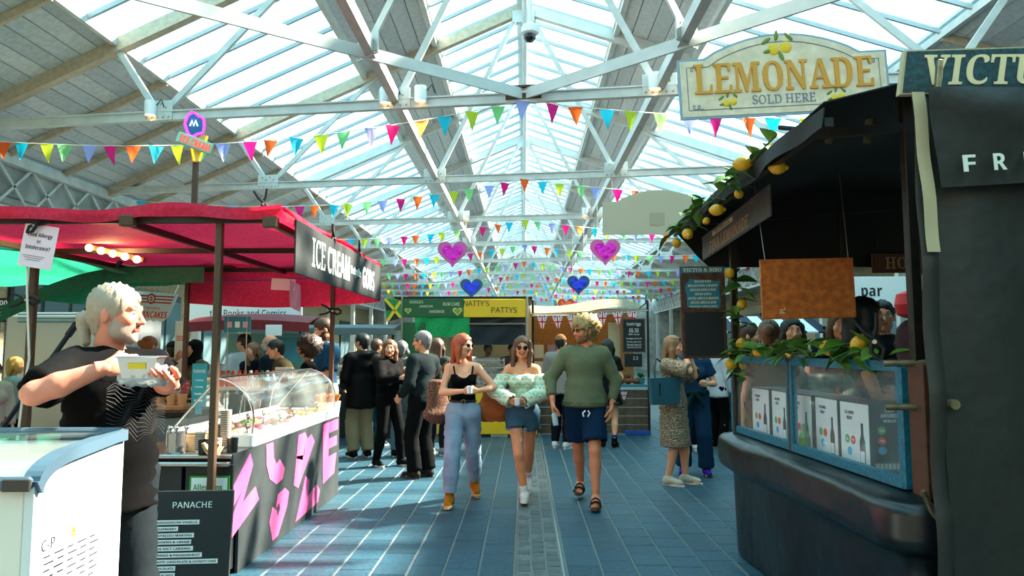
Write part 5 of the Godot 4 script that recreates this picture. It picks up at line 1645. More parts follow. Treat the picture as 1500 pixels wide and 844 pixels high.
	for k in 9:
		mb = MB.new()
		mb.ball(Vector3(0, 0.05, 0), Vector3(0.07, 0.055, 0.07), 6, 9)
		tag(part(self, "scone", mb, mat("scone", Color(0.50, 0.28, 0.12), 0.7, 0.0, M.fine_tex, 8.0), "", X(Vector3(1.48 + (k % 5) * 0.14, 0.916 + (k / 5) * 0.09, -13.25 - (k / 5) * 0.1))), "round brown bake on the wooden stall counter, %s row" % ["front", "back"][k / 5], "bake", "bakes on the counter, %s row" % ["front", "back"][k / 5])
	var pp = thing("potted_herb", "small green herb in a teal pot on the wooden stall counter end", "plant", Vector3(2.14, 0.909, -13.3))
	mb = MB.new()
	mb.lathe([Vector2(0, 0), Vector2(0.06, 0), Vector2(0.08, 0.12), Vector2(0, 0.11)], Transform3D.IDENTITY, 12)
	part(pp, "pot", mb, M.counter_teal)
	for k in 14: part(pp, "leaf", M.leaves[k % 3], M["leaf%d" % (k % 3)], "", Transform3D(Basis.from_euler(Vector3(-0.9 + 0.3 * sin(k * 1.3), k * 0.9, 0)), Vector3(0, 0.11, 0)))
	# hearts hung from the trusses
	for q in [[-1.46, 3.51, -14.49, 0.61, 0, "left"], [1.60, 3.49, -14.09, 0.60, 0, "right"], [-1.41, 3.19, -19.08, 0.60, 1, "left"], [1.42, 3.24, -18.72, 0.59, 1, "right"], [1.36, 2.96, -23.32, 0.55, 2, "right"]]:
		var h = thing("hanging_heart", ["large pink heart with magenta foil centre hanging %s of the aisle", "blue heart with foil centre hanging %s of the aisle", "orange red heart hanging %s of the aisle above the beige stall"][q[4]] % q[5], "heart", Vector3(q[0], q[1], q[2]), 0, "hanging hearts")
		mb = MB.new()
		mb.prism(heart_poly(q[3]), 0.03)
		part(h, "border", mb, mat("heart_rim%d" % q[4], [Color(0.82, 0.35, 0.60), Color(0.08, 0.27, 0.45), Color(0.86, 0.20, 0.12)][q[4]], 0.5))
		mb = MB.new()
		mb.prism(heart_poly(q[3] * 0.70), 0.036, X(Vector3(0, -0.005, 0)))
		var fm = mat("heart_foil%d" % q[4], [Color(0.85, 0.05, 0.75), Color(0.05, 0.22, 0.85), Color(0.95, 0.42, 0.25)][q[4]], 0.22, 0.3)
		bump(fm, M.crease_n, 2.0)
		part(h, "foil_centre", mb, fm)
		for sd in [-1, 1]:
			mb = MB.new()
			mb.tube([Vector3(sd * q[3] * 0.25, q[3] * 0.36, 0.01), Vector3(sd * q[3] * 0.25, 4.98 - q[1], 0.01)], 0.0025, 4)
			part(h, "thread", mb, M.white)
	# ---- row behind the ice cream stall
	var gc = mat("green_canvas", Color(0.05, 0.42, 0.33), 0.6, 0.0, M.fine_tex, 1.0)
	gc.backlight_enabled = true; gc.backlight = Color(0.8, 0.9, 0.85)
	var lg = mat("mint_canvas", Color(0.22, 0.68, 0.54), 0.6, 0.0, M.fine_tex, 1.0)
	lg.backlight_enabled = true; lg.backlight = Color(0.9, 1.0, 0.95)
	bump(lg, M.crease_n, 0.6)
	var u1 = thing("mint_parasol", "sunlit mint green canopy at the left edge behind the pink stall", "canopy", Vector3(-5.6, 0, -7.3))
	mb = MB.new()
	mb.sheet(14, 14, func(u, v):
		var x = lerpf(-2.2, 1.55, u)
		var zz = lerpf(-1.2, 0.9, v)
		return Vector3(x, 2.32 + 0.55 * (1 - maxf(absf(x + 0.3) / 1.9, absf(zz) / 1.2)) + 0.02 * sin(x * 7) * sin(zz * 6), zz), 0.0)
	part(u1, "canopy", mb, lg)
	mb = MB.new()
	mb.tube([Vector3(-0.3, 0, 0), Vector3(-0.3, 2.8, 0)], 0.025, 8)
	part(u1, "pole", mb, M.white)
	var u2 = thing("green_parasol", "dark green canopy with slanting navy pole above the pancake sign", "canopy", Vector3(-4.45, 0, -8.0))
	mb = MB.new()
	mb.sheet(16, 12, func(u, v):
		var x = lerpf(-0.95, 1.15, u)
		var zz = lerpf(-0.9, 0.7, v)
		return Vector3(x, 2.10 + 0.40 * sin(clampf((x + 0.95) / 1.3, 0, 1) * PI / 2) - 0.10 * maxf(0, v - 0.6) * 2.5, zz), 0.0)
	part(u2, "canopy", mb, gc)
	mb = MB.new()
	mb.sheet(16, 3, func(u, v):
		var x = lerpf(-0.95, 1.15, u)
		return Vector3(x, 2.0 + 0.40 * sin(clampf((x + 0.95) / 1.3, 0, 1) * PI / 2) - 0.16 * v, 0.7), 0.0)
	part(u2, "valance", mb, gc)
	mb = MB.new()
	mb.tube([Vector3(0.22, 2.48, 0.6), Vector3(-0.20, 1.85, 0.6), Vector3(-0.9, 0.8, 0.6), Vector3(-1.43, 0.0, 0.6)], 0.026, 8)
	part(u2, "slanting_pole", mb, mat("navy_pole", Color(0.06, 0.14, 0.22), 0.4))
	mb = MB.new()
	mb.tube([Vector3(-0.22, 1.82, 0.6), Vector3(-0.30, 1.70, 0.6)], 0.036, 8)
	part(u2, "pole_collar", mb, M.navy_pole)
	var pn = thing("pancake_sign", "white hanging sign with red stripes reading MINI PANCAKES", "sign", Vector3(-4.76, 1.93, -9.0), 0.0)
	pn.rotation.z = -0.05
	mb = MB.new()
	var scal = PackedVector2Array([Vector2(-0.34, 0.36), Vector2(-0.36, 0.06)])
	for k in 13: scal.append(Vector2(-0.33 + k * 0.045, 0.0 - 0.022 * (k % 2)))
	scal.append_array([Vector2(0.26, 0.06), Vector2(0.36, 0.34)])
	mb.prism(scal, 0.012)
	part(pn, "panel", mb, mat("panel_white", Color(0.90, 0.93, 0.93), 0.5))
	var redm = mat("sign_red", Color(0.85, 0.16, 0.10), 0.5)
	for k in 3: bx(pn, "red_stripe", Vector3(0, 0.30 - k * 0.04, 0.012), Vector3(0.62 - k * 0.03, 0.017, 0.003), redm, 0.0)
	for q in [[0.085, 0.015, redm], [0.068, 0.017, M.panel_white], [0.05, 0.019, redm], [0.022, 0.021, M.panel_white]]:
		mb = MB.new()
		mb.ball(Vector3(0.02, 0.265, 0.004), Vector3(q[0] * 0.8, q[0], q[1]), 6, 16)
		part(pn, "round_emblem", mb, q[2])
	text(pn, "FRESHLY PREPARED", 0.34, 0.035, X(Vector3(-0.03, 0.145, 0.012)), redm, 0.002, false, false)
	text(pn, "MINI PANCAKES", 0.55, 0.085, X(Vector3(-0.04, 0.065, 0.012)), redm, 0.003, false, true, "lettering", 0.15)
	for q in [[-0.3, 0.34], [0.3, 0.32]]:
		mb = MB.new()
		mb.tube([Vector3(q[0], q[1], 0.005), Vector3(q[0], 0.75, -0.3)], 0.004, 4)
		part(pn, "wire", mb, M.steel)
	var pb = thing("pull_up_banner", "narrow white banner with red striped emblem right of the pancake sign", "banner", Vector3(-4.35, 0, -9.05))
	bx(pb, "panel", Vector3(0, 1.2, 0), Vector3(0.17, 1.42, 0.01), M.panel_white, 0.002)
	for k in 3: bx(pb, "red_stripe", Vector3(0, 1.72 - k * 0.025, 0.006), Vector3(0.13, 0.01, 0.002), redm, 0.0)
	bx(pb, "foot", Vector3(0, 0.25, 0), Vector3(0.2, 0.5, 0.12), M.steel)
	# silver trailer and shelves
	var tv = thing("silver_trailer", "silver metal food trailer wall with teal trim behind the vendor", "trailer", Vector3(-6.1, 0, -9.9))
	bx(tv, "body", Vector3(0, 1.1, 0), Vector3(1.7, 1.9, 0.9), mat("trailer_silver", Color(0.66, 0.68, 0.68), 0.35, 0.5), 0.06)
	for k in 3: bx(tv, "trim", Vector3(0.1, 2.02 - k * 0.05, 0.46), Vector3(1.5, 0.02, 0.02), mat("trim_teal", Color(0.25, 0.50, 0.54), 0.5))
	bx(tv, "hatch", Vector3(0.55, 1.55, 0.46), Vector3(0.42, 0.6, 0.02), mat("hatch_grey", Color(0.74, 0.75, 0.72), 0.5), 0.01)
	for k in 2:
		mb = MB.new()
		mb.tube([Vector3(-0.5 + k * 1.0, 0.25, 0.3), Vector3(-0.5 + k * 1.0, 0.25, 0.46)], 0.25, 16)
		part(tv, "wheel", mb, M.black)
	var dm = thing("price_board", "black price board with white numbers at the far left", "price board", Vector3(-7.35, 2.1, -9.9))
	bx(dm, "board", Vector3.ZERO, Vector3(0.34, 0.34, 0.02), M.black)
	for k in 3: text(dm, ["5.00", "12", "17"][k], 0.2, 0.07, X(Vector3(0.02, 0.1 - k * 0.1, 0.011)), white, 0.002)
	bx(dm, "stand", Vector3(0, -1.05, -0.02), Vector3(0.03, 2.1, 0.02), M.dark_metal, 0.003)
	# craft stall with red canopy, book banner, teal signs
	var rs = thing("red_canopy_stall", "market stall with dark red canopy behind the glass case", "stall", Vector3(-4.1, 0, -10.9))
	var rc = mat("dark_red_canvas", Color(0.50, 0.05, 0.10), 0.7, 0.0, M.fine_tex, 1.0)
	mb = MB.new()
	mb.sheet(12, 8, func(u, v): return Vector3(lerpf(-0.9, 0.95, u), 1.93 + 0.12 * sin(v * PI) + 0.05 * sin(u * PI), lerpf(-1.0, 0.45, v)), 0.01)
	part(rs, "canopy", mb, rc)
	mb = MB.new()
	mb.sheet(12, 3, func(u, v): return Vector3(lerpf(-0.9, 0.95, u), lerpf(1.94, 1.80, v) + 0.04 * sin(u * PI), 0.46 + 0.01 * sin(u * 30)), 0.008)
	part(rs, "valance", mb, rc)
	for x in [-0.85, 0.9]:
		mb = MB.new()
		mb.tube([Vector3(x, 0, 0.4), Vector3(x, 1.95, 0.4)], 0.02, 8)
		part(rs, "pole", mb, M.steel)
	bx(rs, "mint_back", Vector3(0.1, 1.5, -0.8), Vector3(1.7, 0.6, 0.03), mat("mint_board", Color(0.50, 0.72, 0.66), 0.6))
	bx(rs, "notice", Vector3(0.45, 1.83, 0.5), Vector3(0.24, 0.16, 0.008), M.white, 0.002)
	bx(rs, "teal_notice", Vector3(0.48, 1.55, 0.1), Vector3(0.50, 0.36, 0.01), mat("teal_notice", Color(0.30, 0.60, 0.65), 0.6), 0.002)
	var bb = thing("book_banner", "white banner reading Books and Comics on the wall behind the red canopy", "banner", Vector3(-4.75, 2.17, -12.0))
	bx(bb, "cloth", Vector3.ZERO, Vector3(2.0, 0.36, 0.02), M.panel_white)
	text(bb, "the Books and Comics", 1.3, 0.14, X(Vector3(0.1, -0.02, 0.012)), mat("ink", Color(0.12, 0.16, 0.2), 0.7), 0.002, false, false)
	for x in [-0.98, 0.98]: bx(bb, "pole", Vector3(x, -1.0, -0.02), Vector3(0.03, 2.35, 0.03), M.dark_metal, 0.003)
	var ti = thing("icon_sign", "teal sign with three pink and white icons under the pink canopy", "sign", Vector3(-3.62, 1.87, -9.0), 0.0)
	bx(ti, "panel", Vector3.ZERO, Vector3(0.34, 0.20, 0.012), mat("icon_teal", Color(0.22, 0.50, 0.54), 0.6), 0.002)
	for k in 3: bx(ti, "icon", Vector3(-0.1 + k * 0.1, -0.005, 0.008), Vector3(0.06, 0.075, 0.003), [mat("icon_pink", Color(0.85, 0.62, 0.70), 0.6), M.white, M.icon_pink][k], 0.001)
	for k in 2:
		mb = MB.new()
		mb.tube([Vector3(-0.12 + k * 0.24, 0.1, 0), Vector3(-0.12 + k * 0.24, -1.87, 0)], 0.008, 5)
		part(ti, "stand_rod", mb, M.steel)
	var gk = thing("grey_canopy_stall", "grey canopy stall behind the crowd left of the aisle", "stall", Vector3(-3.5, 0, -13.0))
	mb = MB.new()
	mb.sheet(10, 6, func(u, v): return Vector3(lerpf(-1.3, 1.25, u), 1.92 + 0.08 * sin(v * PI), lerpf(-1.0, 0.5, v)), 0.01)
	part(gk, "canopy", mb, mat("grey_canvas", Color(0.36, 0.40, 0.40), 0.7))
	bx(gk, "valance", Vector3(-0.02, 1.86, 0.5), Vector3(2.5, 0.12, 0.02), M.grey_canvas)
	bx(gk, "counter", Vector3(0, 0.45, 0.0), Vector3(2.3, 0.9, 0.6), mat("stall_dark", Color(0.10, 0.12, 0.12), 0.7))
	for x in [-1.25, 1.2]: bx(gk, "pole", Vector3(x, 0.95, 0.45), Vector3(0.04, 1.9, 0.04), M.dark_metal, 0.003)
	# drinks table behind the case
	var dt = thing("drinks_table", "table with drinks bottles behind the glass ice cream case", "table", Vector3(-3.38, 0, -8.75))
	bx(dt, "top", Vector3(0, 1.09, 0), Vector3(1.15, 0.04, 0.5), M.white)
	for q in [[-0.5, -0.2], [0.5, -0.2], [-0.5, 0.2], [0.5, 0.2]]: bx(dt, "leg", Vector3(q[0], 0.535, q[1]), Vector3(0.04, 1.07, 0.04), M.dark_metal, 0.003)
	for r in 2:
		for k in 11:
			var ci = 0 if r == 0 and k < 5 else (1 + (k + r) % 3)
			var bo = thing("juice_bottle", "small bottle of %s in the %s row on the drinks table" % [["orange juice", "clear drink with red cap", "pale green drink", "clear drink with white cap"][ci], ["front", "back"][r]], "bottle", Vector3(-3.62 + k * 0.068 + r * 0.03, 1.11, -8.58 - r * 0.13), 0, "%s bottles, %s row" % [["orange", "red cap", "green", "white cap"][ci], ["front", "back"][r]])
			mb = MB.new()
			mb.lathe([Vector2(0, 0), Vector2(0.026, 0), Vector2(0.028, 0.10), Vector2(0.012, 0.15), Vector2(0.012, 0.18), Vector2(0, 0.18)], Transform3D.IDENTITY, 10)
			part(bo, "bottle", mb, mat("juice%d" % ci, [Color(0.92, 0.32, 0.05), Color(0.78, 0.80, 0.78), Color(0.70, 0.76, 0.45), Color(0.80, 0.83, 0.84)][ci], 0.25))
			mb = MB.new()
			mb.lathe([Vector2(0.014, 0.165), Vector2(0.014, 0.19), Vector2(0, 0.19)], Transform3D.IDENTITY, 8)
			part(bo, "cap", mb, [redm, redm, M.label_green, M.white][ci])
	var mc = thing("menu_card", "white upright card with a cake picture on the drinks table", "card", Vector3(-2.87, 1.11, -8.56))
	bx(mc, "card", Vector3(0, 0.115, 0), Vector3(0.21, 0.23, 0.008), M.white, 0.001)
	bx(mc, "picture", Vector3(0.01, 0.07, 0.005), Vector3(0.09, 0.08, 0.002), M.pastry, 0.0)
	# right background
	var hs = thing("wooden_shop_sign", "dark wooden sign with gold letters behind the right post", "sign", Vector3(3.2, 2.29, -6.1))
	bx(hs, "board", Vector3.ZERO, Vector3(0.5, 0.17, 0.02), M.brown_wood)
	text(hs, "HO S", 0.28, 0.10, X(Vector3(0.0, 0, 0.011)), M.board_tan, 0.002, true)
	for x in [-0.2, 0.2]:
		mb = MB.new()
		mb.tube([Vector3(x, 0.08, 0), Vector3(x, 0.56, 0)], 0.004, 4)
		part(hs, "chain", mb, M.dark_metal)
	var pw = thing("wall_banner", "pale banner with dark letters on the right far wall", "banner", Vector3(4.55, 2.28, -9.2))
	bx(pw, "cloth", Vector3.ZERO, Vector3(1.0, 0.4, 0.02), M.panel_white)
	text(pw, "par", 0.26, 0.16, X(Vector3(-0.12, -0.02, 0.012)), M.ink, 0.002)
	for x in [-0.48, 0.48]: bx(pw, "pole", Vector3(x, -1.04, -0.02), Vector3(0.03, 2.5, 0.03), M.dark_metal, 0.003)
	var rl = thing("red_lantern", "red paper lantern with black marks behind the right stall", "lantern", Vector3(3.74, 1.99, -7.0))
	mb = MB.new()
	mb.lathe([Vector2(0.05, -0.13), Vector2(0.12, -0.1), Vector2(0.14, 0), Vector2(0.12, 0.1), Vector2(0.05, 0.13)], Transform3D.IDENTITY, 16)
	part(rl, "shade", mb, mat("lantern_red", Color(0.80, 0.08, 0.12), 0.6))
	mb = MB.new()
	mb.tube([Vector3(0, 0.13, 0), Vector3(0, 0.3, 0), Vector3(0.3, 0.32, 0), Vector3(0.32, 0.2, 0), Vector3(0.32, -1.99, 0)], 0.012, 5)
	part(rl, "stand", mb, M.black)
	for k in 3: bx(rl, "mark", Vector3(0.02, 0.06 - k * 0.06, 0.135), Vector3(0.09 - 0.02 * (k % 2), 0.03, 0.01), M.black, 0.002, "", Vector3(0, 0, 0.4 - k * 0.4))
	var sc = thing("striped_stall", "stall with navy and white striped awning far right behind the lemonade stall", "stall", Vector3(4.4, 0, -13.2))
	for k in 12: bx(sc, "awning_stripe", Vector3(-1.3 + k * 0.2, 2.0, 0), Vector3(0.2, 0.03, 0.9), [M.white, mat("awning_navy", Color(0.06, 0.09, 0.2), 0.7)][k % 2], 0.0, "", Vector3(0.35, 0, 0))
	for x in [-1.35, 0.95]: bx(sc, "pole", Vector3(x, 0.98, 0.3), Vector3(0.04, 1.96, 0.04), M.dark_metal, 0.003)
	bx(sc, "counter", Vector3(-0.2, 0.45, -0.2), Vector3(2.2, 0.9, 0.5), M.stall_dark)

# ---------------------------------------------------------------- bunting
func build_bunting() -> void:
	var cols = [Color(0.85, 0.08, 0.48), Color(0.93, 0.38, 0.10), Color(0.05, 0.70, 0.82), Color(0.68, 0.76, 0.16), Color(0.45, 0.74, 0.46), Color(0.58, 0.62, 0.86)]
	for k in 6:
		var m = mat("flag%d" % k, cols[k], 0.75)
		m.backlight_enabled = true
		m.backlight = cols[k] * 0.9
	var fm = []
	for b in 3:
		var mb = MB.new()
		mb.sheet(3, 4, func(u, v): return Vector3((u * 2 - 1) * 0.105 * (1 - v * 0.97), -v * 0.27, (b - 1) * 0.05 * v * v + 0.012 * sin(u * 5 + b)), 0.0)
		fm.append(mb.mesh())
	for k in 9:
		var d = FIRST + k * BAY - 0.06
		var t = thing("bunting", "string of coloured pennants below the %s roof truss from the camera" % ["nearest", "second", "third", "fourth", "fifth", "sixth", "seventh", "eighth", "ninth"][k], "bunting", Vector3.ZERO, 0, "bunting strings")
		var y = func(x: float) -> float:
			var a = absf(x) / 8.6
			return lerpf(4.975, 4.80 if x < 0 else 4.72, a) - 1.15 * a * (1 - a) * (1.15 if a < 0.5 else 1.0 + 0.3 * (1 - a))
		var pts = []
		for j in 41:
			var x = -8.6 + 17.2 * j / 40.0
			pts.append(rp(x, y.call(x), d))
		var mb = MB.new()
		mb.tube(pts, 0.006, 4, false)
		part(t, "cord", mb, M.white)
		var n = 47
		for j in n:
			var x = -8.4 + 16.8 * j / (n - 1.0) + 0.03 * sin(j * 2.7 + k)
			part(t, "pennant", fm[(j * 5 + k) % 3], M["flag%d" % ((j + k * 2) % 6)], "", X(rp(x, y.call(x) - 0.004, d), 0.13 + 0.35 * sin(j * 1.9 + k * 3), 0.12 * sin(j * 2.3), 0.06 * sin(j * 1.3 + k)))

# ---------------------------------------------------------------- lamps and camera on the trusses
func build_small_things() -> void:
	for q in [[-1.95, 0, "left of the ridge"], [-1.45, 0, "beside the left gusset"], [1.75, 0, "right of the ridge"], [-5.55, 0, "by the left rafter strut"], [-1.55, 2, "on the third truss left"], [1.6, 2, "on the third truss right"]]:
		var d: float = FIRST + q[1] * BAY - 0.12
		var l = thing("truss_spotlight", "white cylindrical spotlight on the tie beam %s" % q[2], "spotlight", rp(q[0], 5.12, d), 0, "spotlights on the tie beams")
		var mb = MB.new()
		mb.lathe([Vector2(0.07, -0.09), Vector2(0.085, -0.11), Vector2(0.085, 0.11), Vector2(0, 0.12)], Transform3D.IDENTITY, 16)
		part(l, "housing", mb, M.white)
		mb = MB.new()
		mb.lathe([Vector2(0, -0.092), Vector2(0.068, -0.092), Vector2(0.068, -0.085), Vector2(0, -0.085)], Transform3D.IDENTITY, 14)
		var lm = mat("lamp_glow", Color(1, 0.85, 0.6), 0.4)
		lm.emission_enabled = true
		lm.emission = Color(1.0, 0.85, 0.6); lm.emission_energy_multiplier = 3.0
		part(l, "lens", mb, lm)
		mb = MB.new()
		mb.tube([Vector3(0.09, 0.05, 0), Vector3(0.16, 0.14, 0), Vector3(0.20, 0.02, 0)], 0.009, 5)
		part(l, "cable", mb, M.dark_metal)
		mb = MB.new()
		mb.box(Vector3(0, 0.0, -0.09), Vector3(0.1, 0.12, 0.08), Basis.IDENTITY, 0.01)
		part(l, "bracket", mb, M.white)
		var s = SpotLight3D.new()
		s.name = "spot_lamp"
		l.add_child(s)
		s.position = Vector3(0, -0.12, 0)
		s.rotation.x = -PI / 2
		s.light_color = Color(1, 0.85, 0.6); s.light_energy = 4.0; s.spot_angle = 40.0; s.spot_range = 40.0; s.spot_attenuation = 2.0; s.light_size = 0.06; s.shadow_enabled = true
	var c = thing("dome_camera", "white dome security camera hanging under the ridge on a pole", "camera", Vector3(0.08, 0, -9.4))
	var mb = MB.new()
	mb.tube([Vector3(0, 5.95, 0), Vector3(0, RIDGE - 0.1, 0)], 0.03, 8)
	part(c, "pole", mb, M.white)
	mb = MB.new()
	mb.lathe([Vector2(0.08, 5.80), Vector2(0.12, 5.82), Vector2(0.12, 5.90), Vector2(0.05, 5.97), Vector2(0.0, 5.97)], Transform3D.IDENTITY, 18)
	part(c, "housing", mb, M.white)
	mb = MB.new()
	mb.lathe([Vector2(0, 5.70), Vector2(0.05, 5.71), Vector2(0.08, 5.75), Vector2(0.085, 5.80)], Transform3D.IDENTITY, 16)
	part(c, "dome", mb, mat("smoke_dome", Color(0.10, 0.12, 0.14), 0.15))

# ---------------------------------------------------------------- people
# Bodies are built at 1.75 m facing +z (the person's left is +x) and scaled; joints carry radii, the distance field joins them into one skin.
var cache = {}
var wrink = FastNoiseLite.new()

func ik(a: Vector3, t: Vector3, l1: float, l2: float, pole: Vector3) -> Array:
	var d = t - a
	var l = clampf(d.length(), 0.06, l1 + l2 - 0.003)
	var dir = d.normalized()
	var pr = (l1 * l1 - l2 * l2 + l * l) / (2 * l)
	var hg = sqrt(maxf(l1 * l1 - pr * pr, 0))
	var po = (pole - dir * pole.dot(dir)).normalized()
	return [a + dir * pr + po * hg, a + dir * l]

func head_mb(kind: String, h: float) -> MB:
	var key = "head%s%f" % [kind, h]
	if cache.has(key): return cache[key]
	var f = Field.new(Vector3(-0.10, -0.13, -0.13), Vector3(0.10, 0.135, 0.13), h)
	var man = kind.begins_with("m")
	f.ell(Vector3(0, 0.030, -0.014), Vector3(0.075, 0.087, 0.095), 0.01)
	f.ell(Vector3(0, -0.028, 0.022), Vector3(0.062 if man else 0.058, 0.078, 0.072), 0.03)
	f.cone(Vector3(-0.03, -0.075, 0.025), Vector3(0.03, -0.075, 0.025), 0.03 if man else 0.026, 0.03 if man else 0.026, 0.03)
	f.cone(Vector3(0, -0.088, 0.045), Vector3(0, -0.098, 0.068), 0.026, 0.018 if man else 0.014, 0.02)
	f.cone(Vector3(-0.034, 0.024, 0.076), Vector3(0.034, 0.024, 0.076), 0.013, 0.013, 0.012)
	for sd in [-1, 1]:
		f.ell(Vector3(sd * 0.042, -0.024, 0.060), Vector3(0.022, 0.02, 0.022), 0.02)
		f.cone(Vector3(sd * 0.030, 0.004, 0.100), Vector3(sd * 0.034, 0.004, 0.100), 0.014, 0.014, 0.012, 1, 1, 0, true)
		f.ell(Vector3(sd * 0.079, -0.008, -0.008), Vector3(0.011, 0.031, 0.019), 0.006)
		f.ell(Vector3(sd * 0.012, -0.036, 0.096), Vector3(0.009, 0.007, 0.009), 0.006)
	f.cone(Vector3(0, 0.012, 0.086), Vector3(0, -0.031, 0.108), 0.008, 0.0115 if man else 0.0095, 0.012)
	f.cone(Vector3(-0.018, -0.056, 0.084), Vector3(0.018, -0.056, 0.084), 0.0065, 0.0065, 0.008)
	f.cone(Vector3(-0.015, -0.067, 0.083), Vector3(0.015, -0.067, 0.083), 0.0075, 0.0075, 0.008)
	if kind.ends_with("laugh"):
		for sd in [-1, 1]: f.cone(Vector3(0, -0.064, 0.098), Vector3(sd * 0.026, -0.053, 0.090), 0.0155, 0.009, 0.004, 1, 1, 0, true)
	else:
		f.cone(Vector3(-0.019, -0.0615, 0.098), Vector3(0.019, -0.0615, 0.098), 0.0055, 0.0055, 0.004, 1, 1, 0, true)
	f.cone(Vector3(0, -0.07, -0.02), Vector3(0, -0.12, -0.03), 0.052 if man else 0.046, 0.052 if man else 0.046, 0.02)
	var mb = MB.new()
	var open = kind.ends_with("laugh")
	f.net(mb, Transform3D.IDENTITY, func(p):
		if absf(p.x) < (0.031 if open else 0.024) and absf(p.y + 0.061 - (absf(p.x) * 0.35 if open else 0.0)) < (0.016 if open else 0.0105) and p.z > 0.062:
			if open and absf(p.y + 0.062 - absf(p.x) * 0.35) < 0.010 and absf(p.x) < 0.025: return Color(0.10, 0.03, 0.03)
			return Color(0.62, 0.24, 0.24) if not man else Color(0.75, 0.48, 0.45)
		return Color.WHITE)
	cache[key] = mb
	return mb

func hand_mb(kind: String, h: float) -> MB:  # a right hand: wrist at 0, fingers down -y, thumb towards +z, palm facing +x
	var key = "hand%s%f" % [kind, h]
	if cache.has(key): return cache[key]
	var curl: float = {"relaxed": 0.32, "grip": 0.95, "hold": 0.62, "flat": 0.12}[kind]
	var f = Field.new(Vector3(-0.04, -0.2, -0.06), Vector3(0.11, 0.03, 0.09), h)
	f.cone(Vector3(0, 0.03, 0), Vector3(0, -0.02, 0), 0.025, 0.024, 0.01, 0.8, 1.1)
	for k in 4:
		var z: float = [0.030, 0.010, -0.010, -0.029][k]
		var ky: float = [-0.090, -0.094, -0.089, -0.079][k]
		f.cone(Vector3(0, -0.015, z * 0.55), Vector3(0, ky, z), 0.016, 0.0118, 0.012)
		var l: float = [0.072, 0.080, 0.074, 0.057][k]
		var a = Vector3(0, ky, z)
		var an = 0.10 + 0.06 * k
		for j in 3:
			an += curl * [0.75, 1.0, 0.7][j]
			var b = a + Vector3(sin(an), -cos(an), z * 0.06) * l * [0.44, 0.31, 0.25][j]
			f.cone(a, b, 0.0098 - 0.0008 * j - 0.0008 * int(k == 3), 0.009 - 0.0008 * j - 0.0008 * int(k == 3), 0.003)
			a = b
	var th = [Vector3(0.004, -0.022, 0.020), Vector3(0.016, -0.055, 0.046), Vector3(0.028 + 0.02 * curl, -0.084, 0.050 - 0.018 * curl), Vector3(0.034 + 0.035 * curl, -0.104, 0.046 - 0.026 * curl)]
	for j in 3: f.cone(th[j], th[j + 1], [0.016, 0.0115, 0.0100][j], [0.0115, 0.010, 0.0085][j], 0.007)
	var mb = MB.new()
	f.net(mb)
	cache[key] = mb
	return mb

func foot_mb(h: float) -> MB:  # a left foot (big toe towards -x), sole at y = 0, ankle over z = 0
	var key = "foot%f" % h
	if cache.has(key): return cache[key]
	var f = Field.new(Vector3(-0.06, 0.0, -0.08), Vector3(0.06, 0.16, 0.2), h)
	f.cone(Vector3(0, 0.15, 0), Vector3(0, 0.08, -0.005), 0.033, 0.036, 0.02)
	f.cone(Vector3(0, 0.07, -0.012), Vector3(0, 0.033, -0.036), 0.034, 0.031, 0.02)
	f.cone(Vector3(0, 0.066, 0.02), Vector3(-0.004, 0.028, 0.115), 0.034, 0.024, 0.02, 1.25, 1.0)
	f.cone(Vector3(0.008, 0.025, -0.02), Vector3(0.012, 0.022, 0.10), 0.024, 0.022, 0.02)
	for k in 5:
		var x = -0.030 + k * 0.0165
		f.cone(Vector3(x, 0.022, 0.115 - k * 0.006), Vector3(x * 1.05, 0.014, 0.172 - k * 0.013), 0.014 - 0.001 * k, 0.012 - 0.0014 * k, 0.004)
	var mb = MB.new()
	f.net(mb)
	cache[key] = mb
	return mb

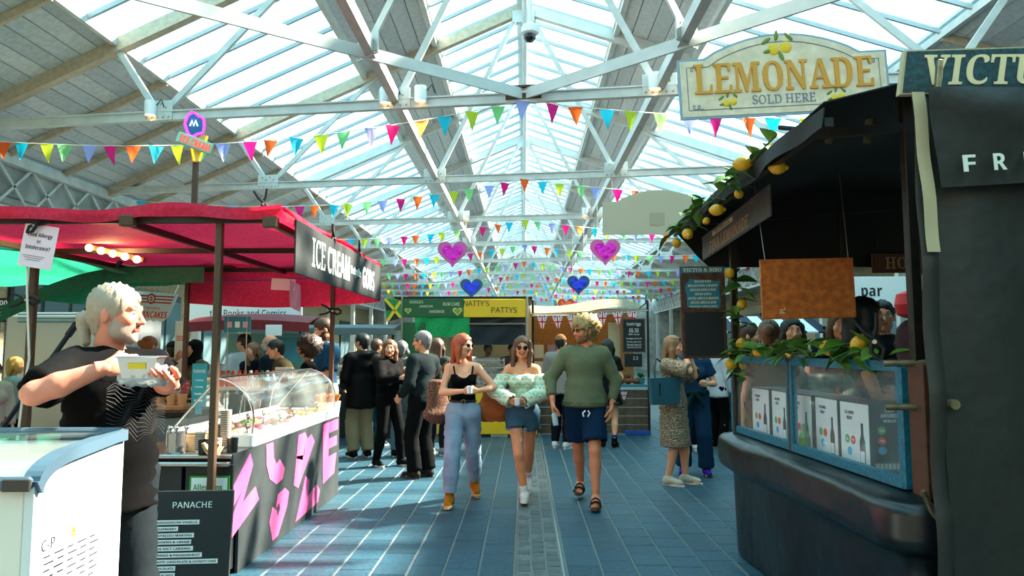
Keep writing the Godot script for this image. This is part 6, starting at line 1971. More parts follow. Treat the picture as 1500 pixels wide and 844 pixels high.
func shoe_parts(kind: String) -> Array:
	var key = "shoe" + kind
	if cache.has(key): return cache[key]
	var up = MB.new()
	var so = MB.new()
	var la = MB.new()
	var out = PackedVector2Array()
	for k in 28:
		var an = TAU * k / 28.0
		var z = sin(an)
		var w = 0.047 if z > 0 else 0.036
		out.append(Vector2(cos(an) * (w + 0.004 * maxf(z, 0)), 0.065 + z * (0.142 if z > 0 else 0.138)))
	if kind == "sandal":
		so.prism(out, 0.026, Transform3D(Basis(Vector3(1, 0, 0), Vector3(0, 0, 1), Vector3(0, -1, 0)), Vector3(0, 0.012, 0)))
		for q in [[0.125, 0.058, 0.05], [0.065, 0.084, 0.049]]:
			up.sheet(14, 3, func(u, v):
				var an = PI * u
				return Vector3(-cos(an) * q[2], 0.004 + sin(an) * q[1] * 0.95, q[0] + (v - 0.5) * 0.042), 0.006)
		la.box(Vector3(0.038, 0.062, 0.065), Vector3(0.022, 0.004, 0.022), Basis.from_euler(Vector3(0, 0, -0.7)))
	else:
		var boot = kind == "boot"
		var f = Field.new(Vector3(-0.07, 0.0, -0.1), Vector3(0.07, 0.2, 0.23), 0.008)
		f.cone(Vector3(0, 0.06, -0.02), Vector3(0, 0.048, -0.034), 0.044, 0.044, 0.02)
		f.cone(Vector3(0, 0.058, 0.02), Vector3(0, 0.038, 0.15), 0.046, 0.034, 0.03, 1.1, 1.0)
		f.cone(Vector3(0, 0.05, 0.0), Vector3(0, 0.155 if boot else 0.105, -0.008), 0.046, 0.047 if boot else 0.045, 0.02, 1, 1.1, 1)
		f.clip(Vector3(0, 0.012, 0), Vector3.DOWN)
		f.net(up)
		so.prism(out, 0.03 if kind != "flat" else 0.018, Transform3D(Basis(Vector3(1, 0, 0), Vector3(0, 0, 1), Vector3(0, -1, 0)), Vector3(0, 0.027 if kind != "flat" else 0.016, 0)))
		for k in 4:
			var z = 0.035 + k * 0.022
			var y = 0.104 - k * 0.011
			la.bar(Vector3(-0.024, y - 0.004, z), Vector3(0.024, y - 0.004, z + 0.008), 0.005, 0.005)
	cache[key] = [up.mesh(), so.mesh(), la.mesh()]
	return cache[key]

func hair_mb(kind: String, ln: float, h: float) -> MB:
	var f = Field.new(Vector3(-0.19, -0.30 if ln > 0.0 else -0.2, -0.21), Vector3(0.19, 0.2, 0.15), h)
	if kind == "afro": f.ell(Vector3(0, 0.015, -0.035), Vector3(0.145, 0.125, 0.135), 0.02)
	elif kind == "curly": f.ell(Vector3(0, 0.052, -0.022), Vector3(0.104, 0.098, 0.120), 0.02)
	f.ell(Vector3(0, 0.034, -0.016), Vector3(0.084, 0.094, 0.104), 0.01)
	if kind != "bald": f.cone(Vector3(0, -0.02, -0.062), Vector3(0, -0.065, -0.055), 0.048, 0.036, 0.02, 1.15)
	if kind == "long":
		for sd in [-1, 1]:
			f.cone(Vector3(sd * 0.070, 0.04, -0.01), Vector3(sd * 0.082, -0.05, 0.0), 0.030, 0.030, 0.03)
			f.cone(Vector3(sd * 0.082, -0.05, 0.0), Vector3(sd * 0.088, -ln, 0.02), 0.030, 0.022, 0.03)
		f.cone(Vector3(0, 0.0, -0.075), Vector3(0, -ln, -0.085), 0.075, 0.066, 0.03, 1.2, 0.55)
	if kind == "pony":
		f.cone(Vector3(0, -0.015, -0.11), Vector3(0, -0.02, -0.135), 0.016, 0.024, 0.01)
		f.cone(Vector3(0, -0.02, -0.135), Vector3(-0.01, -0.12, -0.115), 0.026, 0.014, 0.02)
	if kind == "bun": f.ell(Vector3(0, 0.03, -0.125), Vector3(0.045, 0.045, 0.04), 0.015)
	var fy = -0.028
	f.ell(Vector3(0, fy, 0.095), Vector3(0.068 if kind != "afro" else 0.074, 0.092, 0.068), 0.012, true)
	if kind == "bald":
		f.ell(Vector3(0, 0.10, 0.02), Vector3(0.12, 0.085, 0.14), 0.01, true)
	if kind in ["short", "bald", "curly"]:
		for sd in [-1, 1]: f.ell(Vector3(sd * 0.085, -0.03, 0.02), Vector3(0.022, 0.045, 0.05), 0.01, true)
	var mb = MB.new()
	var cr = kind in ["afro", "curly"]
	f.net(mb, Transform3D.IDENTITY, null, func(p):
		if cr: return 0.050 * wrink.get_noise_3d(p.x * 270, p.y * 270, p.z * 270) + 0.012 * wrink.get_noise_3d(p.x * 800, p.y * 800, p.z * 800) + 0.006
		return 0.012 * wrink.get_noise_3d(p.x * 420 + p.z * 120, p.y * 55, p.z * 420) + 0.003)
	return mb

func cloth_mat(c: Color, rough := 0.85, tex: Texture2D = null, sc := 1.0) -> StandardMaterial3D:
	var key = "cloth%s%s%f" % [c.to_html(), tex != null, sc]
	if M.has(key): return M[key]
	var m = mat(key, c, rough, 0.0, tex if tex else M.fine_tex, sc if tex else 5.0)
	bump(m, M.crease_n, 0.35)
	m.metallic_specular = 0.22
	return m

func skin_mat(c: Color) -> StandardMaterial3D:
	var key = "skin" + c.to_html()
	if M.has(key): return M[key]
	var m = mat(key, c, 0.5)
	m.vertex_color_use_as_albedo = true
	m.subsurf_scatter_enabled = true; m.subsurf_scatter_strength = 0.08
	return m

func person(sp: Dictionary) -> Node3D:
	var fem: bool = sp.get("f", false)
	var cell: float = sp.get("cell", 0.024)
	var bw: float = sp.get("b", 0.94 if fem else 1.0)
	var s: float = sp.h / 1.75
	var t = thing("person", sp.label, "person", Vector3(sp.x, sp.get("y", 0.0), -sp.d), sp.get("turn", 0.0), sp.get("group", ""))
	t.scale = Vector3.ONE * s
	var inv = Transform3D(Basis.from_euler(Vector3(0, sp.get("turn", 0.0), 0)).scaled(Vector3.ONE * s), t.position).affine_inverse()
	var lean: float = sp.get("lean", 0.0)
	var drop: float = sp.get("drop", 0.0)
	var sw = 0.155 if fem else 0.18
	sw *= lerpf(1.0, bw, 0.6)
	var J = {}
	J.pel = Vector3(0, 0.94, 0)
	J.waist = Vector3(0, 1.10, lean * 0.3)
	J.chest = Vector3(0, 1.31 - drop * 0.5, lean * 0.8)
	J.neck = Vector3(0, 1.43 - drop * 0.8, lean)
	var hb = Basis.from_euler(Vector3(sp.get("hp", 0.0), sp.get("hy", 0.0), sp.get("hr", 0.0)))
	J.head = Vector3(0, 1.640 - drop, lean * 1.15 + 0.018)
	for q in [["l", 1.0], ["r", -1.0]]:
		var k: String = q[0]
		var sd: float = q[1]
		J["sh" + k] = Vector3(sd * sw, 1.405 - drop * 0.75, lean * 0.95 - 0.01)
		J["hip" + k] = Vector3(sd * 0.085, 0.92, 0)
		var wt: Vector3 = sp.get(k + "w", Vector3(sd * (sw + 0.09), 0.86, 0.06))
		if sp.has(k + "ww"): wt = inv * (sp[k + "ww"] as Vector3)
		var a = ik(J["sh" + k], wt, 0.285, 0.255, sp.get(k + "p", Vector3(sd * 0.5, -0.5, -0.7)))
		J["el" + k] = a[0]; J["wr" + k] = a[1]
		var at: Vector3 = sp.get(k + "f", Vector3(sd * 0.10, 0.085, 0.02 * sd))
		if sp.has(k + "fw"):
			at = inv * (sp[k + "fw"] as Vector3)
		var b = ik(J["hip" + k], at, 0.43, 0.42, Vector3(sd * 0.08, 0, 1))
		J["kn" + k] = b[0]; J["an" + k] = b[1]
	# the skin
	var lo = Vector3(-0.3, 0.0, -0.25)
	var hi = Vector3(0.3, 1.6, 0.25)
	for k in J:
		lo = lo.min(J[k] - Vector3.ONE * 0.14); hi = hi.max(J[k] + Vector3(0.14, 0.02, 0.14))
	lo.y = maxf(lo.y, -0.02)
	var F = Field.new(lo, hi, cell)
	torso(F, J, 0.0, bw, fem, sp)
	F.cone(J.neck - Vector3(0, 0.02, 0.012), J.head + hb * Vector3(0, -0.085, -0.028), 0.047 if fem else 0.057, 0.044 if fem else 0.053, 0.03)
	for q in [["l", 1.0], ["r", -1.0]]:
		var k: String = q[0]
		var am = lerpf(1.0, bw, 0.7) * (0.88 if fem else 1.0)
		F.cone(J["sh" + k], J["el" + k], 0.052 * am, 0.040 * am, 0.02)
		F.cone(J["el" + k], J["el" + k].lerp(J["wr" + k], 0.35), 0.040 * am, 0.043 * am, 0.015)
		F.cone(J["el" + k].lerp(J["wr" + k], 0.35), J["wr" + k], 0.043 * am, 0.026 * am, 0.015)
		F.cone(J["hip" + k], J["kn" + k], 0.088 * lerpf(1, bw, 0.6), 0.056, 0.03)
		var calf: Vector3 = J["kn" + k].lerp(J["an" + k], 0.32) + Vector3(0, 0, -0.012)
		F.cone(J["kn" + k], calf, 0.054, 0.055 * lerpf(1, bw, 0.4), 0.02)
		F.cone(calf, J["an" + k], 0.055 * lerpf(1, bw, 0.4), 0.034, 0.02)
	var mb = MB.new()
	F.net(mb)
	var fine: float = sp.get("fine", 0.008)
	mb.add(head_mb(sp.get("face", "f" if fem else "m"), fine), Transform3D(hb * Basis.from_scale(Vector3.ONE * (1.01 if fem else 1.04)), J.head))
	for q in [["l", 1.0], ["r", -1.0]]:
		var k: String = q[0]
		var sd: float = q[1]
		var dir: Vector3 = (J["wr" + k] - J["el" + k]).normalized()
		if sp.has(k + "hd"): dir = (sp[k + "hd"] as Vector3).normalized()
		var th: Vector3 = sp.get(k + "th", Vector3(0, 0.5, 1) if absf(dir.y) > 0.6 else Vector3.UP)
		th = (th - dir * th.dot(dir)).normalized()
		var xx = (-dir).cross(th) * 1.0
		var hbasis = Basis(xx, -dir, th)
		if sd > 0: hbasis = Basis(-xx, -dir, th)
		var hs = 0.92 if fem else 1.04
		mb.add(hand_mb(sp.get(k + "hand", "relaxed"), maxf(0.005, fine)), Transform3D(hbasis.scaled_local(Vector3.ONE * hs), J["wr" + k]))
		var fb = Basis.from_euler(Vector3(sp.get(k + "fp", 0.0), sp.get(k + "fy", 0.15 * sd), 0))
		J["fx" + k] = Transform3D(fb, J["an" + k] + fb * Vector3(0, -0.085, 0))
		mb.add(foot_mb(maxf(0.007, fine)), J["fx" + k] * Transform3D(Basis.from_scale(Vector3(sd, 1, 1)), Vector3.ZERO))
	part(t, "body", mb, skin_mat(sp.get("skin", Color(0.80, 0.58, 0.46))))
	# clothes
	if sp.has("top"): garment_top(t, J, sp, bw, fem, lo, hi, cell)
	if sp.has("bot"): garment_bottom(t, J, sp, bw, fem, lo, hi, cell)
	# shoes
	if sp.has("shoe"):
		var sh = shoe_parts(sp.shoe)
		for k in ["l", "r"]:
			var x: Transform3D = J["fx" + k]
			var up = part(t, "sandal" if sp.shoe == "sandal" else "shoe", sh[0], cloth_mat(sp.sc, 0.6), "", x)
			part(up, "sole", sh[1], mat("sole" + (sp.get("solec", Color(0.85, 0.84, 0.8)) as Color).to_html(), sp.get("solec", Color(0.85, 0.84, 0.8)), 0.7))
			part(up, "buckle" if sp.shoe == "sandal" else "laces", sh[2], cloth_mat((sp.sc as Color).lerp(Color.WHITE, 0.35)))
			if sp.has("sock"):
				mb = MB.new()
				var a: Vector3 = J["an" + k]
				var b: Vector3 = a.lerp(J["kn" + k], sp.get("sockh", 0.22))
				mb.tube([a - (b - a) * 0.3, a, b], [0.043, 0.042, 0.046], 14)
				part(t, "sock", mb, cloth_mat(sp.sock))
	# head: hair, eyes, glasses
	var hx = Transform3D(hb * Basis.from_scale(Vector3.ONE * (1.01 if fem else 1.04)), J.head)
	var hc: Color = sp.get("hairc", Color(0.2, 0.13, 0.09))
	if sp.get("hair", "short") != "none":
		var hm = mat("hair" + hc.to_html(), hc, 0.55, 0.0, M.fine_tex, 1.0)
		hm.uv1_scale = Vector3(22, 3, 22)
		part(t, "hair", hair_mb(sp.get("hair", "short"), sp.get("hl", 0.0), sp.get("hcell", 0.012)), hm, "", hx)
	for sd in [-1, 1]:
		if cell >= 0.03: break
		mb = MB.new()
		mb.col = Color(0.85, 0.83, 0.80)
		mb.ball(Vector3(sd * 0.031, 0.004, 0.0735), Vector3.ONE * 0.0125, 6, 8)
		mb.col = Color(0.05, 0.035, 0.03)
		mb.ball(Vector3(sd * 0.031, 0.003, 0.0815), Vector3(0.0062, 0.0062, 0.0055), 4, 8)
		var em = mat("eye", Color.WHITE, 0.2)
		em.vertex_color_use_as_albedo = true
		part(t, "eye", mb, em, "", hx)
		mb = MB.new()
		mb.tube([Vector3(sd * 0.014, 0.030, 0.090), Vector3(sd * 0.032, 0.035, 0.086), Vector3(sd * 0.050, 0.027, 0.074)], [0.003, 0.0042, 0.002], 5)
		part(t, "eyebrow", mb, mat("brow" + hc.to_html(), hc.darkened(0.35), 0.8), "", hx)
	if sp.get("face", "").ends_with("laugh"):
		mb = MB.new()
		mb.tube([Vector3(-0.022, -0.0505, 0.0775), Vector3(-0.010, -0.0545, 0.083), Vector3(0.010, -0.0545, 0.083), Vector3(0.022, -0.0505, 0.0775)], [0.0035, 0.0055, 0.0055, 0.0035], 6)
		part(t, "teeth", mb, mat("teeth", Color(0.92, 0.90, 0.86), 0.3), "", hx)
	if sp.has("glasses"):
		glasses(t, sp.glasses, hx)
	if sp.has("beard"):
		var B = Field.new(Vector3(-0.08, -0.14, -0.02), Vector3(0.08, 0.0, 0.12), 0.006)
		var g: float = sp.get("beardl", 0.004)
		B.ell(Vector3(0, -0.028, 0.022), Vector3(0.062 + g, 0.078 + g, 0.072 + g), 0.03)
		B.cone(Vector3(-0.03, -0.075, 0.025), Vector3(0.03, -0.075, 0.025), 0.03 + g, 0.03 + g, 0.03)
		B.cone(Vector3(0, -0.088, 0.045), Vector3(0, -0.098 - g, 0.068), 0.028 + g, 0.018 + g, 0.02)
		B.ell(Vector3(0, 0.012, 0.08), Vector3(0.06, 0.052, 0.09), 0.01, true)
		B.cone(Vector3(-0.014, -0.061, 0.1), Vector3(0.014, -0.061, 0.1), 0.014, 0.014, 0.006, 1, 1, 0, true)
		B.clip(Vector3(0, 0, -0.005), Vector3.FORWARD)
		mb = MB.new()
		B.net(mb, Transform3D.IDENTITY, null, func(p): return 0.003 * wrink.get_noise_3d(p.x * 500, p.y * 200, p.z * 500))
		part(t, "beard", mb, mat("beard" + (sp.beard as Color).to_html(), sp.beard, 0.8, 0.0, M.fine_tex, 14.0), "", hx)
	J.hx = hx
	cache["J"] = J
	return t

func glasses(t: Node, kind: String, hx: Transform3D, up := 0.0) -> void:
	var off = Vector3(0, up, -up * 0.25)
	var mb = MB.new()
	for sd in [-1, 1]:
		mb.ball(Vector3(sd * 0.033, 0.003, 0.096) + off, Vector3(0.025, 0.025 if kind == "round" else 0.019, 0.004), 6, 14, Basis.from_euler(Vector3(0, sd * 0.22, 0)))
	var g = part(t, "sunglasses" if kind != "clear" else "spectacles", mb, mat("lens_" + kind, Color(0.03, 0.03, 0.035), 0.08) if kind != "clear" else M.clear, "", hx)
	mb = MB.new()
	mb.tube([Vector3(-0.010, 0.008, 0.099) + off, Vector3(0.010, 0.008, 0.099) + off], 0.0022, 5)
	for sd in [-1, 1]:
		mb.tube([Vector3(sd * 0.056, 0.010, 0.089) + off, Vector3(sd * 0.070, 0.010, 0.06) + off, Vector3(sd * 0.083, 0.004, -0.012) + off], 0.0024, 5)
		if kind == "clear":
			var ring = []
			for k in 13: ring.append(Vector3(sd * 0.033 + cos(TAU * k / 12) * 0.025, 0.003 + sin(TAU * k / 12) * 0.019, 0.097) + off)
			mb.tube(ring, 0.002, 4, false)
	part(g, "frame", mb, M.black)

func torso(F: Field, J: Dictionary, e: float, bw: float, fem: bool, sp: Dictionary, low := true) -> void:
	var wr = 0.108 if fem else 0.122
	if low: F.cone(J.pel - Vector3(0.075, 0, 0), J.pel + Vector3(0.075, 0, 0), 0.102 * bw + e, 0.102 * bw + e, 0.03)
	F.cone(J.pel + Vector3(0, 0.05, 0), J.waist, 0.128 * bw + e, wr * bw + e, 0.03, 1.05, 0.80)
	F.cone(J.waist, J.chest, wr * bw + e, (0.132 if fem else 0.150) * bw + e, 0.03, 1.06, 0.74)
	F.cone(J.shl * Vector3(0.72, 1, 1) + Vector3(0, -0.01, 0), J.shr * Vector3(0.72, 1, 1) + Vector3(0, -0.01, 0), 0.062 * lerpf(1, bw, 0.5) + e, 0.062 * lerpf(1, bw, 0.5) + e, 0.03)
	F.cone(J.neck + Vector3(0, 0.015, -0.015), J.shl, 0.045 + e * 0.6, 0.05 + e, 0.03)
	F.cone(J.neck + Vector3(0, 0.015, -0.015), J.shr, 0.045 + e * 0.6, 0.05 + e, 0.03)
	if fem:
		for sd in [-1, 1]: F.ell(J.chest + Vector3(sd * 0.068, -0.035, 0.075), Vector3(0.062, 0.060, 0.055) * lerpf(1, bw, 0.6) + Vector3.ONE * e, 0.035)
	if sp.has("belly"): F.ell(J.waist + Vector3(0, -0.03, 0.05), Vector3(0.135, 0.14, 0.12) * sp.belly + Vector3.ONE * e, 0.06)

func garment_top(t: Node3D, J: Dictionary, sp: Dictionary, bw: float, fem: bool, lo: Vector3, hi: Vector3, cell: float) -> void:
	var g: Dictionary = sp.top
	var e: float = g.get("e", 0.016)
	var hem: float = g.get("hem", 0.90)
	var F = Field.new(lo, hi, cell)
	torso(F, J, e, bw, fem, sp, false)
	var hr: float = g.get("hr", 0.135 * bw + e)
	F.cone(J.waist, Vector3(0, hem, 0.0), (0.118 if not fem else 0.104) * bw + e, hr, 0.03, 1.10 if fem else 1.2, 0.92, 1)
	if sp.has("belly"): F.cone(J.waist + Vector3(0, -0.02, 0.04), Vector3(0, hem, 0.04), 0.13 * sp.belly + e, 0.14 * sp.belly + e, 0.05, 1.05, 0.9, 1)
	var sl: float = g.get("sl", 0.6)
	var se: float = g.get("se", e)
	var am = lerpf(1.0, bw, 0.7) * (0.88 if fem else 1.0)
	for k in ["l", "r"]:
		var a: Vector3 = J["sh" + k]
		var b: Vector3 = J["el" + k]
		var c: Vector3 = J["wr" + k]
		if sl <= 0.0: continue
		if g.get("kind", "") == "off":
			F.cone(a.lerp(b, 0.10), b, 0.072, 0.085, 0.025)
			F.cone(b, b.lerp(c, 0.72), 0.085, 0.080, 0.025)
			F.cone(b.lerp(c, 0.72), b.lerp(c, 1.02), 0.066, 0.088, 0.02, 1, 1, 1)
		elif sl <= 1.0: F.cone(a, a.lerp(b, sl), 0.054 * am + se, 0.050 * am + se * 1.5, 0.025, 1, 1, 1)
		else:
			F.cone(a, b, 0.054 * am + se, 0.043 * am + se, 0.025)
			F.cone(b, b.lerp(c, sl - 1.0), 0.045 * am + se, 0.034 * am + se * g.get("cuff", 0.6), 0.02, 1, 1, 1)
	if g.has("hood"): F.ell(J.neck + Vector3(0, 0.03, -0.075), Vector3(0.12, 0.075, 0.075), 0.03)
	if g.get("kind", "") == "tank":
		F.clip(Vector3(0, 1.345, 0) + Vector3(0, 0, J.chest.z), Vector3.UP)
		F.ell(J.chest + Vector3(0, 0.085, 0.10), Vector3(0.075, 0.085, 0.07), 0.02, true)
	if g.get("kind", "") == "off": F.clip(Vector3(0, 1.352 - sp.get("drop", 0.0) * 0.7, 0), Vector3.UP)
	if g.get("kind", "") == "low": F.ell(J.neck + Vector3(0, 0.02, 0.05), Vector3(0.10, 0.06, 0.09), 0.02, true)
	var wa: float = g.get("wr", 0.010)
	var sd: float = sp.x * 13.7
	var mb = MB.new()
	F.net(mb, Transform3D.IDENTITY, null, func(p): return wa * (wrink.get_noise_3d(p.x * 70 + sd, p.y * 130, p.z * 70) + 0.5 * wrink.get_noise_3d(p.x * 190, p.y * 250 + sd, p.z * 190)))
	part(t, g.get("n", "t_shirt"), mb, g.m if g.has("m") else cloth_mat(g.c, g.get("rough", 0.85)))
	if g.get("kind", "") == "tank":
		for s2 in [-1.0, 1.0]:
			mb = MB.new()
			var p0: Vector3 = J.chest + Vector3(s2 * 0.085, 0.02, 0.118)
			mb.tube([p0, J.chest + Vector3(s2 * 0.098, 0.085, 0.085), J.neck + Vector3(s2 * 0.105, 0.022, 0.0), J.chest + Vector3(s2 * 0.09, 0.06, -0.105), J.chest + Vector3(s2 * 0.08, 0.0, -0.12)], 0.010, 6)
			part(t, "strap", mb, cloth_mat(g.c))
	if g.has("rib"):
		mb = MB.new()
		var R = Field.new(Vector3(-0.3, hem - 0.06, -0.3), Vector3(0.3, hem + 0.1, 0.35), maxf(cell * 0.7, 0.012))
		R.cone(Vector3(0, hem + 0.055, 0), Vector3(0, hem - 0.01, 0), hr - 0.002, hr - 0.010, 0.01, 1.2, 0.92, 3)
		R.net(mb)
		part(t, "ribbed_hem", mb, cloth_mat((g.c as Color).darkened(0.12)))

func garment_bottom(t: Node3D, J: Dictionary, sp: Dictionary, bw: float, fem: bool, lo: Vector3, hi: Vector3, cell: float) -> void:
	var g: Dictionary = sp.bot
	var e: float = g.get("e", 0.014)
	var F = Field.new(lo, Vector3(hi.x, 1.2, hi.z), cell)
	var kind: String = g.get("kind", "trousers")
	F.cone(J.pel - Vector3(0.075, -0.01, 0), J.pel + Vector3(0.075, 0.01, 0), 0.103 * bw + e, 0.103 * bw + e, 0.03)
	F.cone(J.pel, Vector3(0, g.get("waist", 1.04), J.waist.z * 0.6), 0.130 * bw + e, (0.112 if fem else 0.124) * bw + e, 0.03, 1.06, 0.82, 1)
	if sp.has("belly"): F.cone(J.pel + Vector3(0, 0, 0.02), Vector3(0, 1.02, 0.03), 0.13 * sp.belly, 0.13 * sp.belly, 0.03, 1, 1, 1)
	var th = 0.092 * lerpf(1, bw, 0.6)
	var lw: float = g.get("lw", 1.0)
	if kind == "skirt":
		F.cone(J.pel, Vector3(0, g.hem, 0.02), 0.135 * bw + e, g.get("hr", 0.20), 0.04, 1.12, 0.86, 1)
	else:
		for k in ["l", "r"]:
			var a: Vector3 = J["hip" + k]
			var b: Vector3 = J["kn" + k]
			var c: Vector3 = J["an" + k]
			if kind == "shorts": F.cone(a, a.lerp(b, g.get("len", 0.55)), th + e, (0.085 + e) * lw, 0.03, 1, 1, 1)
			else:
				F.cone(a, b, th + e, (0.060 + e) * lw, 0.03)
				F.cone(b, b.lerp(c, 0.45), (0.060 + e) * lw, (0.058 + e) * lw, 0.02)
				F.cone(b.lerp(c, 0.45), b.lerp(c, g.get("len", 0.97)), (0.058 + e) * lw, (0.040 + e) * lw * g.get("cuffw", 1.0), 0.02, 1, 1, 1)
	var wa: float = g.get("wr", 0.008)
	var sd: float = sp.x * 9.1
	var mb = MB.new()
	F.net(mb, Transform3D.IDENTITY, null, func(p): return wa * (wrink.get_noise_3d(p.x * 80 + sd, p.y * 110, p.z * 80) + 0.5 * wrink.get_noise_3d(p.x * 200, p.y * 240, p.z * 200 + sd)))
	part(t, g.get("n", "trousers"), mb, g.m if g.has("m") else cloth_mat(g.c, g.get("rough", 0.85)))
	if g.has("turnup"):
		for k in ["l", "r"]:
			var b: Vector3 = J["kn" + k]
			var c: Vector3 = J["an" + k]
			mb = MB.new()
			var r: float = (0.040 + e) * lw * g.get("cuffw", 1.0) + 0.004
			mb.tube([b.lerp(c, g.len - 0.10), b.lerp(c, g.len - 0.05), b.lerp(c, g.len + 0.01)], [r, r + 0.002, r], 16)
			part(t, "turn_up", mb, cloth_mat(g.turnup))

func pattern_tex(kind: String) -> ImageTexture:
	var n = 128
	var im = Image.create(n, n, false, Image.FORMAT_RGB8)
	var r = RandomNumberGenerator.new()
	r.seed = 5
	var cn = FastNoiseLite.new()
	cn.noise_type = FastNoiseLite.TYPE_CELLULAR
	cn.seed = 3; cn.frequency = 0.09
	for y in n:
		for x in n:
			var c = Color.WHITE
			if kind == "scallop":
				var row = y / 32
				var u = fposmod(x + (16 if row % 2 else 0), 32) - 16.0
				var v = (y % 32) - 31.0
				var d = sqrt(u * u + v * v * 0.55)
				c = Color(0.80, 0.86, 0.78)
				if d < 5.5: c = Color(0.88, 0.50, 0.14)
				elif d < 8: c = Color(0.90, 0.90, 0.80)
				elif d > 11 and d < 13.5: c = Color(0.22, 0.62, 0.62)
				elif d > 15 and d < 17: c = Color(0.70, 0.66, 0.25)
			elif kind == "leopard":
				var v = cn.get_noise_2d(x, y)
				c = Color(0.50, 0.33, 0.24) if v > -0.62 else Color(0.14, 0.08, 0.06)
			elif kind == "sequin":
				var k = r.randf()
				var b = 0.42 + 0.35 * k
				c = Color(b, b * 0.92, b * 0.84) if k < 0.86 else Color(0.98, 0.95, 0.90)
			im.set_pixel(x, y, c)
	return ImageTexture.create_from_image(im)

func bag_thing(called: String, label: String, at: Vector3, turn: float, sz: Vector3, m: Material, strap: Array, slouch := 0.0, strapm: Material = null) -> void:
	var b = thing(called, label, "bag", at, turn)
	var f = Field.new(Vector3(-sz.x, -0.03, -sz.z) , Vector3(sz.x, sz.y + 0.05, sz.z), 0.014)
	f.cone(Vector3(-sz.x * 0.38, 0.05, 0), Vector3(sz.x * 0.38, 0.05, 0), sz.z * 0.5, sz.z * 0.5, 0.05)
	f.cone(Vector3(0, 0.06, 0), Vector3(0, sz.y - 0.02, 0), sz.x * 0.46, sz.x * (0.46 - slouch), 0.04, 1.0, sz.z / sz.x)
	f.clip(Vector3(0, sz.y, 0), Vector3.UP)
	var mb = MB.new()
	f.net(mb, Transform3D.IDENTITY, null, func(p): return 0.012 * wrink.get_noise_3d(p.x * 90, p.y * 90, p.z * 90))
	part(b, "bag_body", mb, m)
	mb = MB.new()
	mb.tube(strap, 0.011, 6)
	part(b, "strap", mb, strapm if strapm else m)

func wear(who: String, called: String, mb: MB, m: Material, xf: Transform3D) -> MeshInstance3D:
	var o: Node3D = get_node(who)
	return part(o, called, mb, m, "", o.transform.affine_inverse() * xf)

